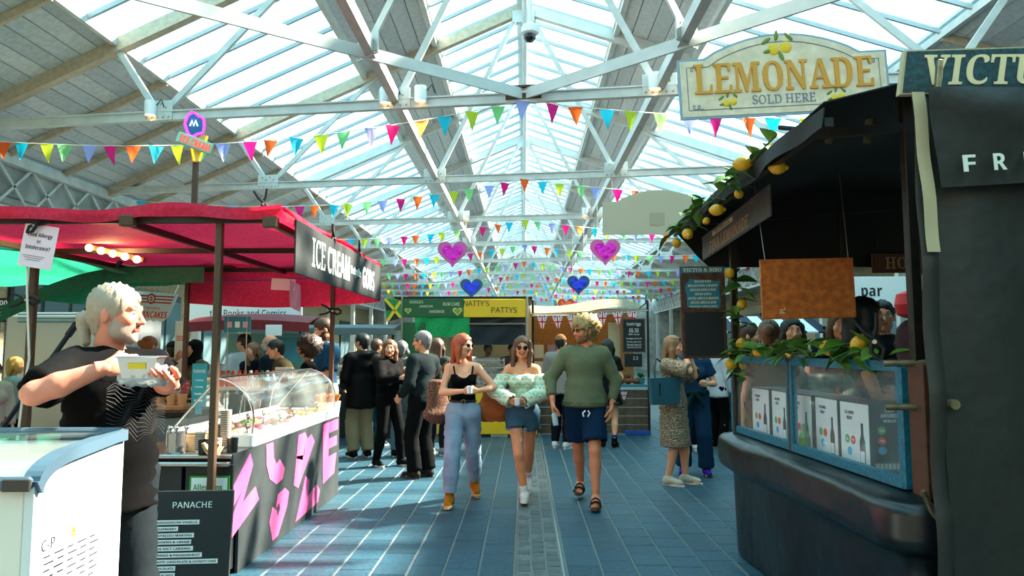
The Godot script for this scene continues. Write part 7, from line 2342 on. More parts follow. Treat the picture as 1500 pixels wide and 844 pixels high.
func build_people() -> void:
	wrink.noise_type = FastNoiseLite.TYPE_SIMPLEX_SMOOTH
	wrink.seed = 4; wrink.frequency = 0.1; wrink.fractal_octaves = 2
	var V = func(a, b, c) -> Vector3: return Vector3(a, b, c)
	var pale = Color(0.88, 0.61, 0.46)
	var tan = Color(0.78, 0.54, 0.40)
	var brown = Color(0.50, 0.32, 0.22)
	# --- the three walking towards us
	var bluejean = cloth_mat(Color(0.60, 0.68, 0.76), 0.9, noise(0.01, Color(0.78, 0.8, 0.84), Color(1, 1, 1), 71), 2.0)
	person({label = "woman with ginger hair, black vest top and light jeans left of the trio", f = true, h = 1.70, x = -0.63, d = 7.42, turn = 0.12, cell = 0.015, fine = 0.005, hcell = 0.008, b = 0.95,
		hy = 0.85, hp = 0.02, hr = -0.05, face = "flaugh", glasses = "wide", skin = pale, hair = "long", hl = 0.17, hairc = Color(0.72, 0.30, 0.13),
		rww = V.call(-0.60, 1.14, -7.22), lww = V.call(-0.47, 1.145, -7.22), rhand = "hold", lhand = "hold", rp = V.call(-1, -0.4, -0.3), lp = V.call(1, -0.4, -0.3), rhd = V.call(0.8, 0.05, 0.5), lhd = V.call(-0.8, 0.05, 0.5),
		rfw = V.call(-0.745, 0.09, -7.26), lfw = V.call(-0.53, 0.13, -7.78), lfp = 0.25, rfp = -0.05,
		top = {n = "vest_top", kind = "tank", c = Color(0.03, 0.03, 0.035), e = 0.007, sl = 0.0, hem = 1.05, hr = 0.108, wr = 0.003},
		bot = {n = "jeans", m = bluejean, c = Color(0.5, 0.6, 0.72), e = 0.014, lw = 1.14, len = 0.86, cuffw = 1.05, waist = 1.07, turnup = Color(0.62, 0.70, 0.78), wr = 0.012},
		shoe = "boot", sc = Color(0.72, 0.42, 0.06), solec = Color(0.80, 0.66, 0.45)})
	var J: Dictionary = cache["J"]
	var hold = Vector3(-0.54, 1.125, -7.13)
	var cu = thing("plastic_cup", "clear plastic cup held by the woman in the black vest", "cup", hold)
	var mb = MB.new()
	mb.lathe([Vector2(0, 0), Vector2(0.026, 0), Vector2(0.032, 0.07), Vector2(0.029, 0.07), Vector2(0, 0.01)], Transform3D.IDENTITY, 14)
	part(cu, "cup", mb, mat("cup_clear", Color(0.85, 0.88, 0.90), 0.2))
	var lb = mat("leopard_print", Color(1, 1, 1), 0.8, 0.0, pattern_tex("leopard"), 5.0)
	bag_thing("tote_bag", "leopard print tote bag on the shoulder of the ginger haired woman", Vector3(-0.90, 0.84, -7.50), 0.55, Vector3(0.27, 0.40, 0.10), lb, [Vector3(0.08, 0.38, 0), Vector3(0.13, 0.52, 0.0), Vector3(0.14, 0.60, -0.02), Vector3(0.08, 0.54, -0.05), Vector3(-0.06, 0.38, -0.02)], 0.06)
	var bt: Node3D
	mb = MB.new()
	var ring = []
	for k in 25: ring.append(Vector3(sin(TAU * k / 24) * 0.131, 1.030, cos(TAU * k / 24) * 0.104))
	mb.tube(ring, 0.011, 6, false)
	bt = wear("person", "belt", mb, M.black, X(Vector3(-0.63, 0, -7.42), 0.12))
	mb = MB.new()
	ring = []
	for k in 13: ring.append(Vector3(sin(TAU * k / 12) * 0.020, 1.030 + cos(TAU * k / 12) * 0.020, 0.114))
	mb.tube(ring, 0.005, 5, false)
	part(bt, "buckle", mb, M.clamp)
	var scal = cloth_mat(Color(1, 1, 1), 0.85, pattern_tex("scallop"), 2.7)
	person({label = "woman in patterned off shoulder top and denim shorts walking in the middle of the trio", f = true, h = 1.68, x = -0.02, d = 7.55, turn = 0.0, cell = 0.015, fine = 0.005, hcell = 0.008,
		hy = 0.0, hp = 0.05, hr = -0.08, face = "flaugh", glasses = "round", skin = Color(0.86, 0.54, 0.37), hair = "long", hl = 0.20, hairc = Color(0.42, 0.27, 0.17),
		rww = V.call(-0.135, 1.03, -7.33), lww = V.call(0.0, 1.035, -7.33), rhand = "hold", lhand = "hold", rp = V.call(-1, -0.3, -0.2), lp = V.call(1, -0.3, -0.2), rhd = V.call(0.8, -0.1, 0.5), lhd = V.call(-0.8, -0.1, 0.5),
		rfw = V.call(0.0, 0.095, -7.45), lfw = V.call(0.04, 0.17, -7.95), lfp = 0.6, rfp = -0.12, rfy = 0.0, lfy = 0.0,
		top = {n = "off_shoulder_top", kind = "off", m = scal, c = Color(0.8, 0.86, 0.8), e = 0.018, sl = 2.0, hem = 1.03, wr = 0.014},
		bot = {n = "denim_shorts", kind = "shorts", c = Color(0.26, 0.40, 0.48), e = 0.016, len = 0.36, lw = 1.08, waist = 1.06, wr = 0.008},
		shoe = "sneaker", sc = Color(0.88, 0.86, 0.83), sock = Color(0.90, 0.88, 0.86), sockh = 0.2})
	J = cache["J"]
	mb = MB.new()
	for sd in [-1.0, 1.0]:
		var a: Vector3 = J["hipl" if sd > 0 else "hipr"]
		var b: Vector3 = J["knl" if sd > 0 else "knr"]
		var c = a.lerp(b, 0.36)
		for k in 26:
			var an = TAU * k / 26.0
			var p = c + Vector3(cos(an), 0, sin(an)) * 0.105
			mb.tube([p + Vector3(0, 0.012, 0), p + Vector3(cos(k * 2.1) * 0.008, -0.022 - 0.012 * sin(k * 1.7), 0)], 0.0025, 4)
	var tr: Node3D = get_node("person_001")
	part(tr, "frayed_hem", mb, cloth_mat(Color(0.80, 0.84, 0.86))).set_meta("kind", "stuff")
	var cu2 = thing("small_cup", "small white cup held by the woman in the patterned top", "cup", Vector3(-0.07, 1.0, -7.25))
	mb = MB.new()
	mb.lathe([Vector2(0, 0), Vector2(0.024, 0), Vector2(0.031, 0.07), Vector2(0.028, 0.07), Vector2(0, 0.01)], Transform3D.IDENTITY, 14)
	part(cu2, "cup", mb, M.cup_clear)
	bag_thing("shoulder_bag", "orange woven shoulder bag beside the woman in the patterned top", Vector3(-0.315, 0.86, -7.58), 0.25, Vector3(0.36, 0.34, 0.17), mat("orange_weave", Color(0.82, 0.40, 0.16), 0.85, 0.0, noise(0.12, Color(0.6, 0.55, 0.5), Color(1, 1, 1), 66), 8.0), [Vector3(0.08, 0.32, 0.02), Vector3(0.17, 0.50, 0.06), Vector3(0.20, 0.585, 0.05), Vector3(0.15, 0.52, -0.06), Vector3(0.02, 0.33, -0.03)], 0.16)
	person({label = "curly blond man in green sweatshirt and navy shorts walking on the right of the trio", h = 1.85, x = 0.62, d = 7.42, y = 0.014, turn = -0.12, cell = 0.015, fine = 0.005, hcell = 0.006, b = 1.0,
		hy = -0.95, hp = 0.03, glasses = "wide", skin = Color(0.82, 0.49, 0.34), hair = "curly", hairc = Color(0.80, 0.66, 0.43), beard = Color(0.55, 0.36, 0.22), beardl = 0.0025,
		rww = V.call(0.285, 1.03, -7.30), lww = V.call(0.885, 0.97, -7.36), rhand = "hold", lhand = "relaxed", rp = V.call(-1, -0.2, -0.6), lp = V.call(1, -0.2, -0.6), rhd = V.call(0.05, -1, 0.15),
		rfw = V.call(0.60, 0.11, -7.78), lfw = V.call(0.70, 0.105, -7.20), rfy = -0.12, lfy = 0.0, lfp = -0.06,
		top = {n = "sweatshirt", c = Color(0.43, 0.45, 0.34), e = 0.030, se = 0.018, sl = 1.72, cuff = 0.6, hem = 0.915, hr = 0.185, wr = 0.016, rib = true},
		bot = {n = "shorts", kind = "shorts", c = Color(0.07, 0.17, 0.28), e = 0.020, len = 0.80, lw = 1.14, waist = 1.0, wr = 0.008},
		shoe = "sandal", sc = Color(0.04, 0.05, 0.06), solec = Color(0.30, 0.20, 0.14)})
	mb = MB.new()
	for sd in [-1, 1]: mb.tube([Vector3(0.62 + sd * 0.012, 0.95, -7.222), Vector3(0.615 + sd * 0.035, 0.925, -7.22), Vector3(0.61 + sd * 0.02, 0.89, -7.215)], 0.008, 6)
	wear("person_002", "drawstring", mb, M.white, Transform3D.IDENTITY)
	var wt = thing("water_bottle", "small clear bottle in the right hand of the man in green", "bottle", Vector3(0.315, 0.80, -7.24))
	mb = MB.new()
	mb.lathe([Vector2(0, 0), Vector2(0.028, 0), Vector2(0.030, 0.02), Vector2(0.030, 0.11), Vector2(0.014, 0.14), Vector2(0.014, 0.16), Vector2(0, 0.16)], Transform3D(Basis.from_euler(Vector3(-0.2, 0, 0.15)), Vector3.ZERO), 14)
	part(wt, "bottle", mb, mat("bottle_clear", Color(0.62, 0.66, 0.68), 0.12))
	mb = MB.new()
	mb.tube([Vector3(0.93, 1.02, -7.36), Vector3(0.93, 1.0, -7.36)], 0.034, 12)
	wear("person_002", "wristwatch", mb, M.black, Transform3D.IDENTITY)
	# --- vendor
	person({label = "grey haired vendor in black t-shirt holding a steel pan at the ice cream stall", h = 1.84, x = -1.88, d = 3.26, turn = 1.0, cell = 0.014, fine = 0.0045, hcell = 0.006, b = 1.12, belly = 0.92,
		hy = 0.62, hp = 0.02, skin = Color(0.82, 0.50, 0.40), hair = "pony", hairc = Color(0.70, 0.63, 0.54), beard = Color(0.70, 0.62, 0.56), beardl = 0.004,
		rww = V.call(-1.70, 1.49, -2.90), lww = V.call(-1.45, 1.415, -2.94), rhand = "grip", lhand = "flat", rp = V.call(-1, -0.5, -0.6), lp = V.call(0.6, -1, -0.4), rhd = V.call(0.9, 0.1, 0.2), rth = V.call(0, 1, 0), lhd = V.call(-0.7, 0.2, 0.6), lth = V.call(0, 0.3, 1),
		top = {n = "t_shirt", c = Color(0.025, 0.025, 0.028), e = 0.020, se = 0.014, sl = 0.85, hem = 0.82, hr = 0.165, wr = 0.018},
		bot = {n = "jeans", c = Color(0.10, 0.13, 0.15), e = 0.02}, shoe = "sneaker", sc = Color(0.1, 0.1, 0.1)})
	J = cache["J"]
	var vn: Node3D = get_node("person_003")
	mb = MB.new()
	for k in 16:
		var pts = []
		for j in 9: pts.append(Vector3(lerpf(-0.12, 0.13, j / 8.0) , 1.33 - k * 0.013 + 0.02 * sin(j * 1.3 + k * 0.35) + 0.012 * sin(j * 2.9), 0.0))
		mb.tube(pts, 0.0012, 3, false)
	# printed contour lines lie on the chest of the shirt
	for q in mb.v.size():
		var p = mb.v[q]
		p.z = 0.205 - 0.55 * p.x * p.x - 0.12 * maxf(0, 1.16 - p.y) * 0 + 0.03 * (1.30 - p.y)
		mb.v[q] = p
	part(vn, "shirt_print", mb, mat("print_grey", Color(0.24, 0.24, 0.25), 0.8)).set_meta("kind", "stuff")
	var pn = thing("steel_pan", "rectangular steel pan wrapped in plastic film held by the vendor", "pan", Vector3(-1.535, 1.49, -2.865), 0.15)
	pn.scale = Vector3.ONE * 0.78
	mb = MB.new()
	mb.hexa([Vector3(-0.075, -0.05, 0.05), Vector3(0.075, -0.05, 0.05), Vector3(0.075, -0.05, -0.05), Vector3(-0.075, -0.05, -0.05), Vector3(-0.095, 0.055, 0.065), Vector3(0.095, 0.055, 0.065), Vector3(0.095, 0.055, -0.065), Vector3(-0.095, 0.055, -0.065)])
	part(pn, "pan", mb, M.steel)
	mb = MB.new()
	mb.box(Vector3(0, 0.058, 0), Vector3(0.205, 0.008, 0.145), Basis.IDENTITY, 0.003)
	part(pn, "rim", mb, M.steel)
	mb = MB.new()
	mb.box(Vector3(0.0, 0.012, 0.0625), Vector3(0.085, 0.03, 0.002), Basis.from_euler(Vector3(0.14, 0, 0)))
	part(pn, "label", mb, M.label_yellow)
	var fl = Field.new(Vector3(-0.13, -0.1, -0.1), Vector3(0.15, 0.03, 0.1), 0.009)
	fl.cone(Vector3(-0.06, -0.05, 0), Vector3(0.09, -0.035, 0), 0.045, 0.055, 0.02)
	mb = MB.new()
	fl.net(mb, Transform3D.IDENTITY, null, func(p): return 0.02 * wrink.get_noise_3d(p.x * 300, p.y * 300, p.z * 300))
	part(pn, "plastic_film", mb, mat("film", Color(0.66, 0.67, 0.68), 0.22, 0.2))
	# --- standing group left of the aisle
	person({label = "man in grey pullover and black trousers with spectacles standing with his back turned", h = 1.76, x = -1.25, d = 8.85, turn = -2.15, cell = 0.018, fine = 0.006, hcell = 0.009, hy = 0.35, skin = pale, hair = "short", hairc = Color(0.50, 0.50, 0.50), glasses = "clear",
		top = {n = "pullover", c = Color(0.10, 0.15, 0.16), e = 0.026, sl = 1.95, hem = 0.90, wr = 0.014}, bot = {c = Color(0.035, 0.05, 0.055), e = 0.02, lw = 1.15, cuffw = 1.3}, shoe = "sneaker", sc = Color(0.18, 0.17, 0.16), solec = Color(0.25, 0.23, 0.2),
		lf = V.call(0.09, 0.085, 0.03), rf = V.call(-0.11, 0.085, -0.02), rw = V.call(-0.20, 0.98, 0.16), lw = V.call(0.22, 0.98, 0.16)})
	person({label = "woman in black tracksuit jacket and leggings looking at the camera", f = true, h = 1.67, x = -1.83, d = 9.70, turn = 0.85, cell = 0.018, fine = 0.006, hcell = 0.009, b = 1.05, hy = -0.7, skin = pale, hair = "long", hl = 0.17, hairc = Color(0.46, 0.29, 0.17),
		rww = V.call(-1.62, 1.18, -9.42), lww = V.call(-1.55, 1.24, -9.52), rhand = "hold", lhand = "hold", rp = V.call(-1, -0.6, -0.3),
		top = {n = "jacket", c = Color(0.03, 0.035, 0.04), e = 0.034, sl = 1.95, hem = 0.92, hr = 0.16, wr = 0.018}, bot = {n = "leggings", c = Color(0.03, 0.04, 0.042), e = 0.010, lw = 1.05, wr = 0.004}, shoe = "sneaker", sc = Color(0.05, 0.05, 0.05), solec = Color(0.75, 0.75, 0.75), sock = Color(0.85, 0.85, 0.85), sockh = 0.14,
		lf = V.call(0.16, 0.085, 0.10), rf = V.call(-0.12, 0.085, -0.10)})
	person({label = "person in black hooded coat and beige trousers facing away beside the stall pole", h = 1.76, x = -2.36, d = 10.45, turn = -2.5, cell = 0.020, fine = 0.007, hy = 0.35, skin = tan, hair = "short", hairc = Color(0.03, 0.03, 0.03),
		top = {n = "hooded_coat", c = Color(0.035, 0.04, 0.045), e = 0.05, se = 0.04, sl = 1.95, hem = 0.72, hr = 0.22, wr = 0.022, hood = true, rough = 0.5}, bot = {c = Color(0.62, 0.56, 0.44), e = 0.016, lw = 1.3, cuffw = 1.2, wr = 0.012}, shoe = "sneaker", sc = Color(0.06, 0.06, 0.07), rw = V.call(-0.18, 1.0, 0.2), lw = V.call(0.18, 1.0, 0.2)})
	person({label = "tall bearded man in blue t-shirt looking down behind the far stall pole", h = 1.92, x = -2.50, d = 8.95, turn = -0.85, cell = 0.018, fine = 0.006, hcell = 0.009, hy = -0.25, hp = 0.35, skin = pale, hair = "short", hairc = Color(0.33, 0.22, 0.14), beard = Color(0.35, 0.22, 0.14), beardl = 0.006,
		rw = V.call(-0.10, 1.12, 0.28), lw = V.call(0.12, 1.12, 0.28), top = {c = Color(0.12, 0.30, 0.44), e = 0.024, sl = 0.8, hem = 0.84, wr = 0.014}, bot = {n = "shorts", kind = "shorts", c = Color(0.62, 0.58, 0.50), len = 0.9, e = 0.03}, shoe = "sneaker", sc = Color(0.15, 0.15, 0.15), sock = Color(0.8, 0.8, 0.8)})
	person({label = "woman with a cloud of curly brown hair and black top beyond the glass case", f = true, h = 1.68, x = -2.50, d = 8.28, turn = -1.35, cell = 0.018, fine = 0.006, hcell = 0.010, hy = 0.0, hp = 0.1, skin = Color(0.70, 0.46, 0.33), hair = "afro", hairc = Color(0.20, 0.16, 0.14),
		rw = V.call(-0.06, 1.12, 0.34), lw = V.call(0.10, 1.12, 0.34), rhand = "hold", top = {n = "wide_neck_top", kind = "low", c = Color(0.03, 0.032, 0.035), e = 0.020, sl = 1.95, hem = 0.92}, bot = {c = Color(0.05, 0.06, 0.07)}, shoe = "sneaker", sc = Color(0.1, 0.1, 0.1)})
	person({label = "person in olive jacket bending forward behind the curly haired woman", h = 1.72, x = -3.02, d = 9.55, turn = -1.2, fine = 0.007, lean = 0.24, drop = 0.06, hp = 0.2, skin = tan, hair = "short", hairc = Color(0.03, 0.03, 0.03), rw = V.call(-0.1, 1.05, 0.4), lw = V.call(0.12, 1.05, 0.42),
		top = {n = "jacket", c = Color(0.28, 0.25, 0.16), e = 0.036, sl = 1.95, hem = 0.85, hr = 0.17, wr = 0.02}, bot = {c = Color(0.06, 0.07, 0.09)}, shoe = "sneaker", sc = Color(0.1, 0.1, 0.1)})
	person({label = "balding grey bearded man in navy pullover seen from the side behind the drinks", h = 1.74, x = -3.55, d = 10.0, turn = -1.5, fine = 0.007, b = 1.1, hy = 0.0, skin = Color(0.76, 0.52, 0.40), hair = "bald", hairc = Color(0.55, 0.53, 0.50), beard = Color(0.66, 0.64, 0.62), beardl = 0.010,
		rw = V.call(-0.05, 1.42, 0.26), top = {n = "pullover", c = Color(0.05, 0.12, 0.17), e = 0.028, sl = 1.95, hem = 0.88}, bot = {c = Color(0.06, 0.07, 0.09)}, shoe = "sneaker", sc = Color(0.1, 0.1, 0.1)})
	person({label = "woman with long light brown hair facing away beside the balding man", f = true, h = 1.64, x = -3.92, d = 10.35, turn = 2.8, fine = 0.008, skin = pale, hair = "long", hl = 0.2, hairc = Color(0.48, 0.33, 0.22), top = {n = "top", c = Color(0.06, 0.10, 0.16), e = 0.025, sl = 1.95, hem = 0.88}, bot = {c = Color(0.08, 0.09, 0.12)}, shoe = "sneaker", sc = Color(0.2, 0.2, 0.2)})
	person({label = "man in white t-shirt with a dark strap across his back behind the drinks", h = 1.76, x = -4.22, d = 10.75, turn = -2.4, fine = 0.008, hy = 0.5, skin = pale, hair = "short", hairc = Color(0.22, 0.15, 0.10), top = {c = Color(0.84, 0.85, 0.85), e = 0.024, sl = 0.7, hem = 0.88}, bot = {c = Color(0.10, 0.12, 0.16)}, shoe = "sneaker", sc = Color(0.2, 0.2, 0.2)})
	person({label = "woman in dark hijab and beige coat behind the red berry cups", f = true, h = 1.66, x = -4.24, d = 9.2, turn = -0.55, cell = 0.020, fine = 0.006, skin = Color(0.76, 0.54, 0.42), hair = "none", rw = V.call(-0.06, 1.50, 0.22), rhand = "hold", lw = V.call(0.16, 1.02, 0.30), lhand = "hold",
		top = {n = "coat", c = Color(0.42, 0.38, 0.29), e = 0.036, sl = 1.95, hem = 0.55, hr = 0.21, wr = 0.02}, bot = {c = Color(0.05, 0.05, 0.06)}, shoe = "sneaker", sc = Color(0.1, 0.1, 0.1)})
	J = cache["J"]
	var HJ = Field.new(Vector3(-0.2, -0.3, -0.2), Vector3(0.2, 0.18, 0.2), 0.011)
	HJ.ell(Vector3(0, 0.03, -0.018), Vector3(0.092, 0.104, 0.112), 0.02)
	HJ.cone(Vector3(0, -0.06, -0.01), Vector3(0, -0.21, 0.0), 0.085, 0.12, 0.04, 1.15, 0.95, 1)
	HJ.ell(Vector3(0, -0.022, 0.11), Vector3(0.060, 0.082, 0.07), 0.015, true)
	mb = MB.new()
	HJ.net(mb, Transform3D.IDENTITY, null, func(p): return 0.008 * wrink.get_noise_3d(p.x * 90, p.y * 160, p.z * 90))
	part(get_node("person_%03d" % used["person"]), "headscarf", mb, cloth_mat(Color(0.04, 0.055, 0.06)), "", J.hx)
	person({label = "person in dark peaked cap behind the vendor's steel pan", f = true, h = 1.64, x = -4.70, d = 9.55, turn = -2.6, fine = 0.008, skin = pale, hair = "short", hairc = Color(0.12, 0.10, 0.09), top = {n = "top", c = Color(0.62, 0.50, 0.50), e = 0.028, sl = 1.95, hem = 0.88}, bot = {c = Color(0.1, 0.1, 0.12)}, shoe = "sneaker", sc = Color(0.2, 0.2, 0.2)})
	add_cap("person_%03d" % used["person"], cache["J"].hx, Color(0.06, 0.08, 0.08), false)
	person({label = "woman with ginger ponytail and grey jacket facing away behind the vendor", f = true, h = 1.70, x = -4.66, d = 8.85, turn = 2.7, fine = 0.008, skin = pale, hair = "bun", hairc = Color(0.62, 0.34, 0.14), top = {n = "jacket", c = Color(0.20, 0.25, 0.26), e = 0.034, sl = 1.95, hem = 0.85, rough = 0.45}, bot = {c = Color(0.1, 0.1, 0.12)}, shoe = "sneaker", sc = Color(0.2, 0.2, 0.2)})
	person({label = "blond woman in pale blue shirt sitting low at the far left table", f = true, h = 1.45, x = -6.15, d = 8.6, turn = 2.4, fine = 0.008, skin = pale, hair = "long", hl = 0.08, hairc = Color(0.78, 0.58, 0.30), top = {n = "shirt", c = Color(0.62, 0.70, 0.76), e = 0.034, sl = 1.95, hem = 0.85}, bot = {c = Color(0.1, 0.1, 0.12)}, shoe = "sneaker", sc = Color(0.2, 0.2, 0.2)})
	person({label = "person in white top with pink scarf at the left edge of the market", f = true, h = 1.40, x = -5.95, d = 8.0, turn = 0.8, fine = 0.008, skin = pale, hair = "short", hairc = Color(0.35, 0.22, 0.14), top = {n = "top", c = Color(0.78, 0.76, 0.76), e = 0.034, sl = 1.95, hem = 0.85}, bot = {c = Color(0.5, 0.25, 0.2)}, shoe = "sneaker", sc = Color(0.2, 0.2, 0.2)})
	# --- behind them towards the far stalls
	person({label = "woman with long brown hair facing away in front of the green tarpaulin", f = true, h = 1.70, x = -1.30, d = 10.75, turn = 2.9, fine = 0.008, skin = pale, hair = "long", hl = 0.2, hairc = Color(0.33, 0.22, 0.15), top = {n = "top", c = Color(0.16, 0.20, 0.20), e = 0.03, sl = 1.95, hem = 0.85}, bot = {c = Color(0.10, 0.12, 0.15)}, shoe = "sneaker", sc = Color(0.5, 0.5, 0.5)})
	person({label = "person in grey quilted jacket with hood up behind the woman in leggings", h = 1.66, x = -1.80, d = 10.5, turn = 2.9, fine = 0.008, skin = pale, hair = "long", hl = 0.05, hairc = Color(0.34, 0.36, 0.36), top = {n = "quilted_jacket", c = Color(0.30, 0.34, 0.33), e = 0.045, sl = 1.95, hem = 0.70, hr = 0.2, wr = 0.03}, bot = {c = Color(0.42, 0.50, 0.56), e = 0.022}, shoe = "sneaker", sc = Color(0.08, 0.08, 0.08)})
	person({label = "brown haired person in pale blue shirt beyond the black hooded coat", h = 1.70, x = -2.42, d = 11.75, turn = 2.4, fine = 0.008, skin = pale, hair = "short", hairc = Color(0.30, 0.20, 0.13), top = {n = "shirt", c = Color(0.45, 0.60, 0.70), e = 0.03, sl = 0.8, hem = 0.85}, bot = {c = Color(0.10, 0.30, 0.38)}, shoe = "sneaker", sc = Color(0.2, 0.2, 0.2)})
	person({label = "man in tan cap and pale grey shirt facing away behind the man in green", h = 1.76, x = 0.57, d = 11.45, turn = 2.75, cell = 0.020, fine = 0.007, hy = 0.3, skin = tan, hair = "short", hairc = Color(0.10, 0.08, 0.07), rw = V.call(-0.14, 1.05, 0.25), lw = V.call(0.14, 1.05, 0.25), top = {n = "shirt", c = Color(0.58, 0.55, 0.52), e = 0.034, sl = 1.95, hem = 0.86, wr = 0.016}, bot = {c = Color(0.04, 0.07, 0.11), e = 0.02}, shoe = "sneaker", sc = Color(0.80, 0.80, 0.80)})
	add_cap("person_%03d" % used["person"], cache["J"].hx, Color(0.60, 0.40, 0.26), true)
	person({label = "dark haired woman in black dress with blue socks facing away at the wooden counter", f = true, h = 1.70, x = 1.34, d = 11.6, turn = 2.9, cell = 0.020, fine = 0.008, skin = pale, hair = "long", hl = 0.14, hairc = Color(0.12, 0.08, 0.07), rw = V.call(-0.12, 1.1, 0.2), lw = V.call(0.12, 1.1, 0.2), top = {n = "dress_top", c = Color(0.04, 0.05, 0.06), e = 0.022, sl = 0.6, hem = 0.9}, bot = {n = "skirt", kind = "skirt", c = Color(0.04, 0.05, 0.06), hem = 0.70, hr = 0.22}, shoe = "boot", sc = Color(0.03, 0.03, 0.03), solec = Color(0.05, 0.05, 0.05), sock = Color(0.05, 0.14, 0.45), sockh = 0.35})
	# --- right of the aisle
	var seq = cloth_mat(Color(0.92, 0.85, 0.76), 0.4, pattern_tex("sequin"), 0.9)
	seq.metallic = 0.25
	bump(seq, M.weave, 1.2)
	person({label = "woman in beige sequin dress with teal handbag drinking beside the menu board", f = true, h = 1.70, x = 1.74, d = 8.5, turn = 1.05, cell = 0.016, fine = 0.0055, hcell = 0.008, b = 1.15, hy = 0.15, hp = 0.1, skin = pale, hair = "long", hl = 0.19, hairc = Color(0.62, 0.44, 0.29),
		rww = V.call(1.86, 1.50, -8.36), lww = V.call(1.93, 1.48, -8.42), rhand = "hold", lhand = "hold", rp = V.call(-0.7, -1, 0.1), rhd = V.call(0.2, 0.9, 0.4), lhd = V.call(-0.2, 0.9, 0.4),
		lf = V.call(0.10, 0.085, 0.10), rf = V.call(-0.10, 0.085, -0.04),
		top = {n = "sequin_bodice", m = seq, c = Color(0.7, 0.65, 0.6), e = 0.026, se = 0.036, sl = 1.0, hem = 0.94, wr = 0.012}, bot = {n = "sequin_skirt", kind = "skirt", m = seq, c = Color(0.7, 0.65, 0.6), hem = 0.45, hr = 0.205, e = 0.02, wr = 0.012, waist = 1.06}, shoe = "flat", sc = Color(0.82, 0.76, 0.68), solec = Color(0.85, 0.80, 0.74)})
	var sq = get_node("person_%03d" % used["person"])
	glasses(sq, "mirror", cache["J"].hx, 0.085)
	var tb = thing("handbag", "teal leather handbag hanging at the side of the sequin dress", "bag", Vector3(1.60, 0.93, -8.26), 0.25)
	mb = MB.new()
	mb.hexa([Vector3(-0.17, 0, 0.05), Vector3(0.16, 0.01, 0.05), Vector3(0.16, 0.01, -0.05), Vector3(-0.17, 0, -0.05), Vector3(-0.19, 0.30, 0.03), Vector3(0.185, 0.31, 0.03), Vector3(0.185, 0.31, -0.03), Vector3(-0.19, 0.30, -0.03)])
	part(tb, "bag_body", mb, mat("teal_leather", Color(0.13, 0.34, 0.40), 0.5, 0.0, M.fine_tex, 4.0))
	mb = MB.new()
	mb.box(Vector3(-0.08, 0.17, 0.043), Vector3(0.012, 0.15, 0.006))
	part(tb, "zip", mb, M.black)
	mb = MB.new()
	mb.tube([Vector3(-0.12, 0.30, 0), Vector3(-0.10, 0.42, -0.06), Vector3(-0.02, 0.52, -0.18), Vector3(0.06, 0.44, -0.1), Vector3(0.10, 0.30, 0)], 0.010, 6)
	part(tb, "strap", mb, M.black)
	mb = MB.new()
	mb.lathe([Vector2(0, 0), Vector2(0.028, 0), Vector2(0.036, 0.09), Vector2(0.033, 0.09), Vector2(0, 0.01)], Transform3D.IDENTITY, 14)
	tag(part(self, "drink_cup", mb, M.cup_clear, "", X(Vector3(1.94, 1.50, -8.33), 0, 0, 0.5)), "white cup lifted to her mouth by the woman in sequins", "cup")
	person({label = "woman in blue denim with green jacket tied round her waist and iridescent boots", f = true, h = 1.72, x = 2.13, d = 9.15, turn = -0.2, cell = 0.018, fine = 0.007, b = 1.05, skin = pale, hair = "long", hl = 0.18, hairc = Color(0.75, 0.60, 0.40), rw = V.call(-0.12, 1.35, 0.25), lw = V.call(0.16, 1.15, 0.22),
		lf = V.call(0.14, 0.085, 0.05), rf = V.call(-0.14, 0.085, 0.0), top = {n = "denim_top", c = Color(0.10, 0.22, 0.34), e = 0.022, sl = 0.6, hem = 0.95}, bot = {n = "jeans", c = Color(0.09, 0.22, 0.33), e = 0.020, lw = 1.2, cuffw = 1.4, len = 0.95, waist = 1.07}, shoe = "boot", sc = Color(0.28, 0.14, 0.62), solec = Color(0.1, 0.1, 0.15)})
	var dn = get_node("person_%03d" % used["person"])
	mb = MB.new()
	ring = []
	for k in 21: ring.append(Vector3(sin(TAU * k / 20) * 0.175, 1.03 + 0.015 * sin(k * 2.0), cos(TAU * k / 20) * 0.15))
	mb.tube(ring, 0.030, 8, false)
	mb.tube([Vector3(0.0, 1.03, 0.16), Vector3(-0.05, 0.93, 0.18), Vector3(-0.07, 0.84, 0.17)], [0.03, 0.026, 0.018], 7)
	mb.tube([Vector3(0.02, 1.03, 0.16), Vector3(0.09, 0.94, 0.18), Vector3(0.13, 0.86, 0.16)], [0.03, 0.026, 0.018], 7)
	part(dn, "tied_jacket", mb, cloth_mat(Color(0.05, 0.20, 0.21)))
	person({label = "person in white shirt and black trousers partly hidden behind the lemonade stall corner", h = 1.74, x = 3.05, d = 11.5, turn = 2.2, fine = 0.008, skin = pale, hair = "short", hairc = Color(0.1, 0.08, 0.07), top = {n = "shirt", c = Color(0.80, 0.82, 0.84), e = 0.034, sl = 1.95, hem = 0.80}, bot = {c = Color(0.03, 0.03, 0.035)}, shoe = "sneaker", sc = Color(0.05, 0.05, 0.05)})
	person({label = "person in dark jeans and white trainers behind the woman in denim", h = 1.72, x = 2.52, d = 11.2, turn = 0.3, fine = 0.008, skin = pale, hair = "short", hairc = Color(0.3, 0.2, 0.12), top = {n = "shirt", c = Color(0.30, 0.33, 0.36), e = 0.03, sl = 1.95, hem = 0.85}, bot = {c = Color(0.04, 0.08, 0.13)}, shoe = "sneaker", sc = Color(0.85, 0.85, 0.83)})
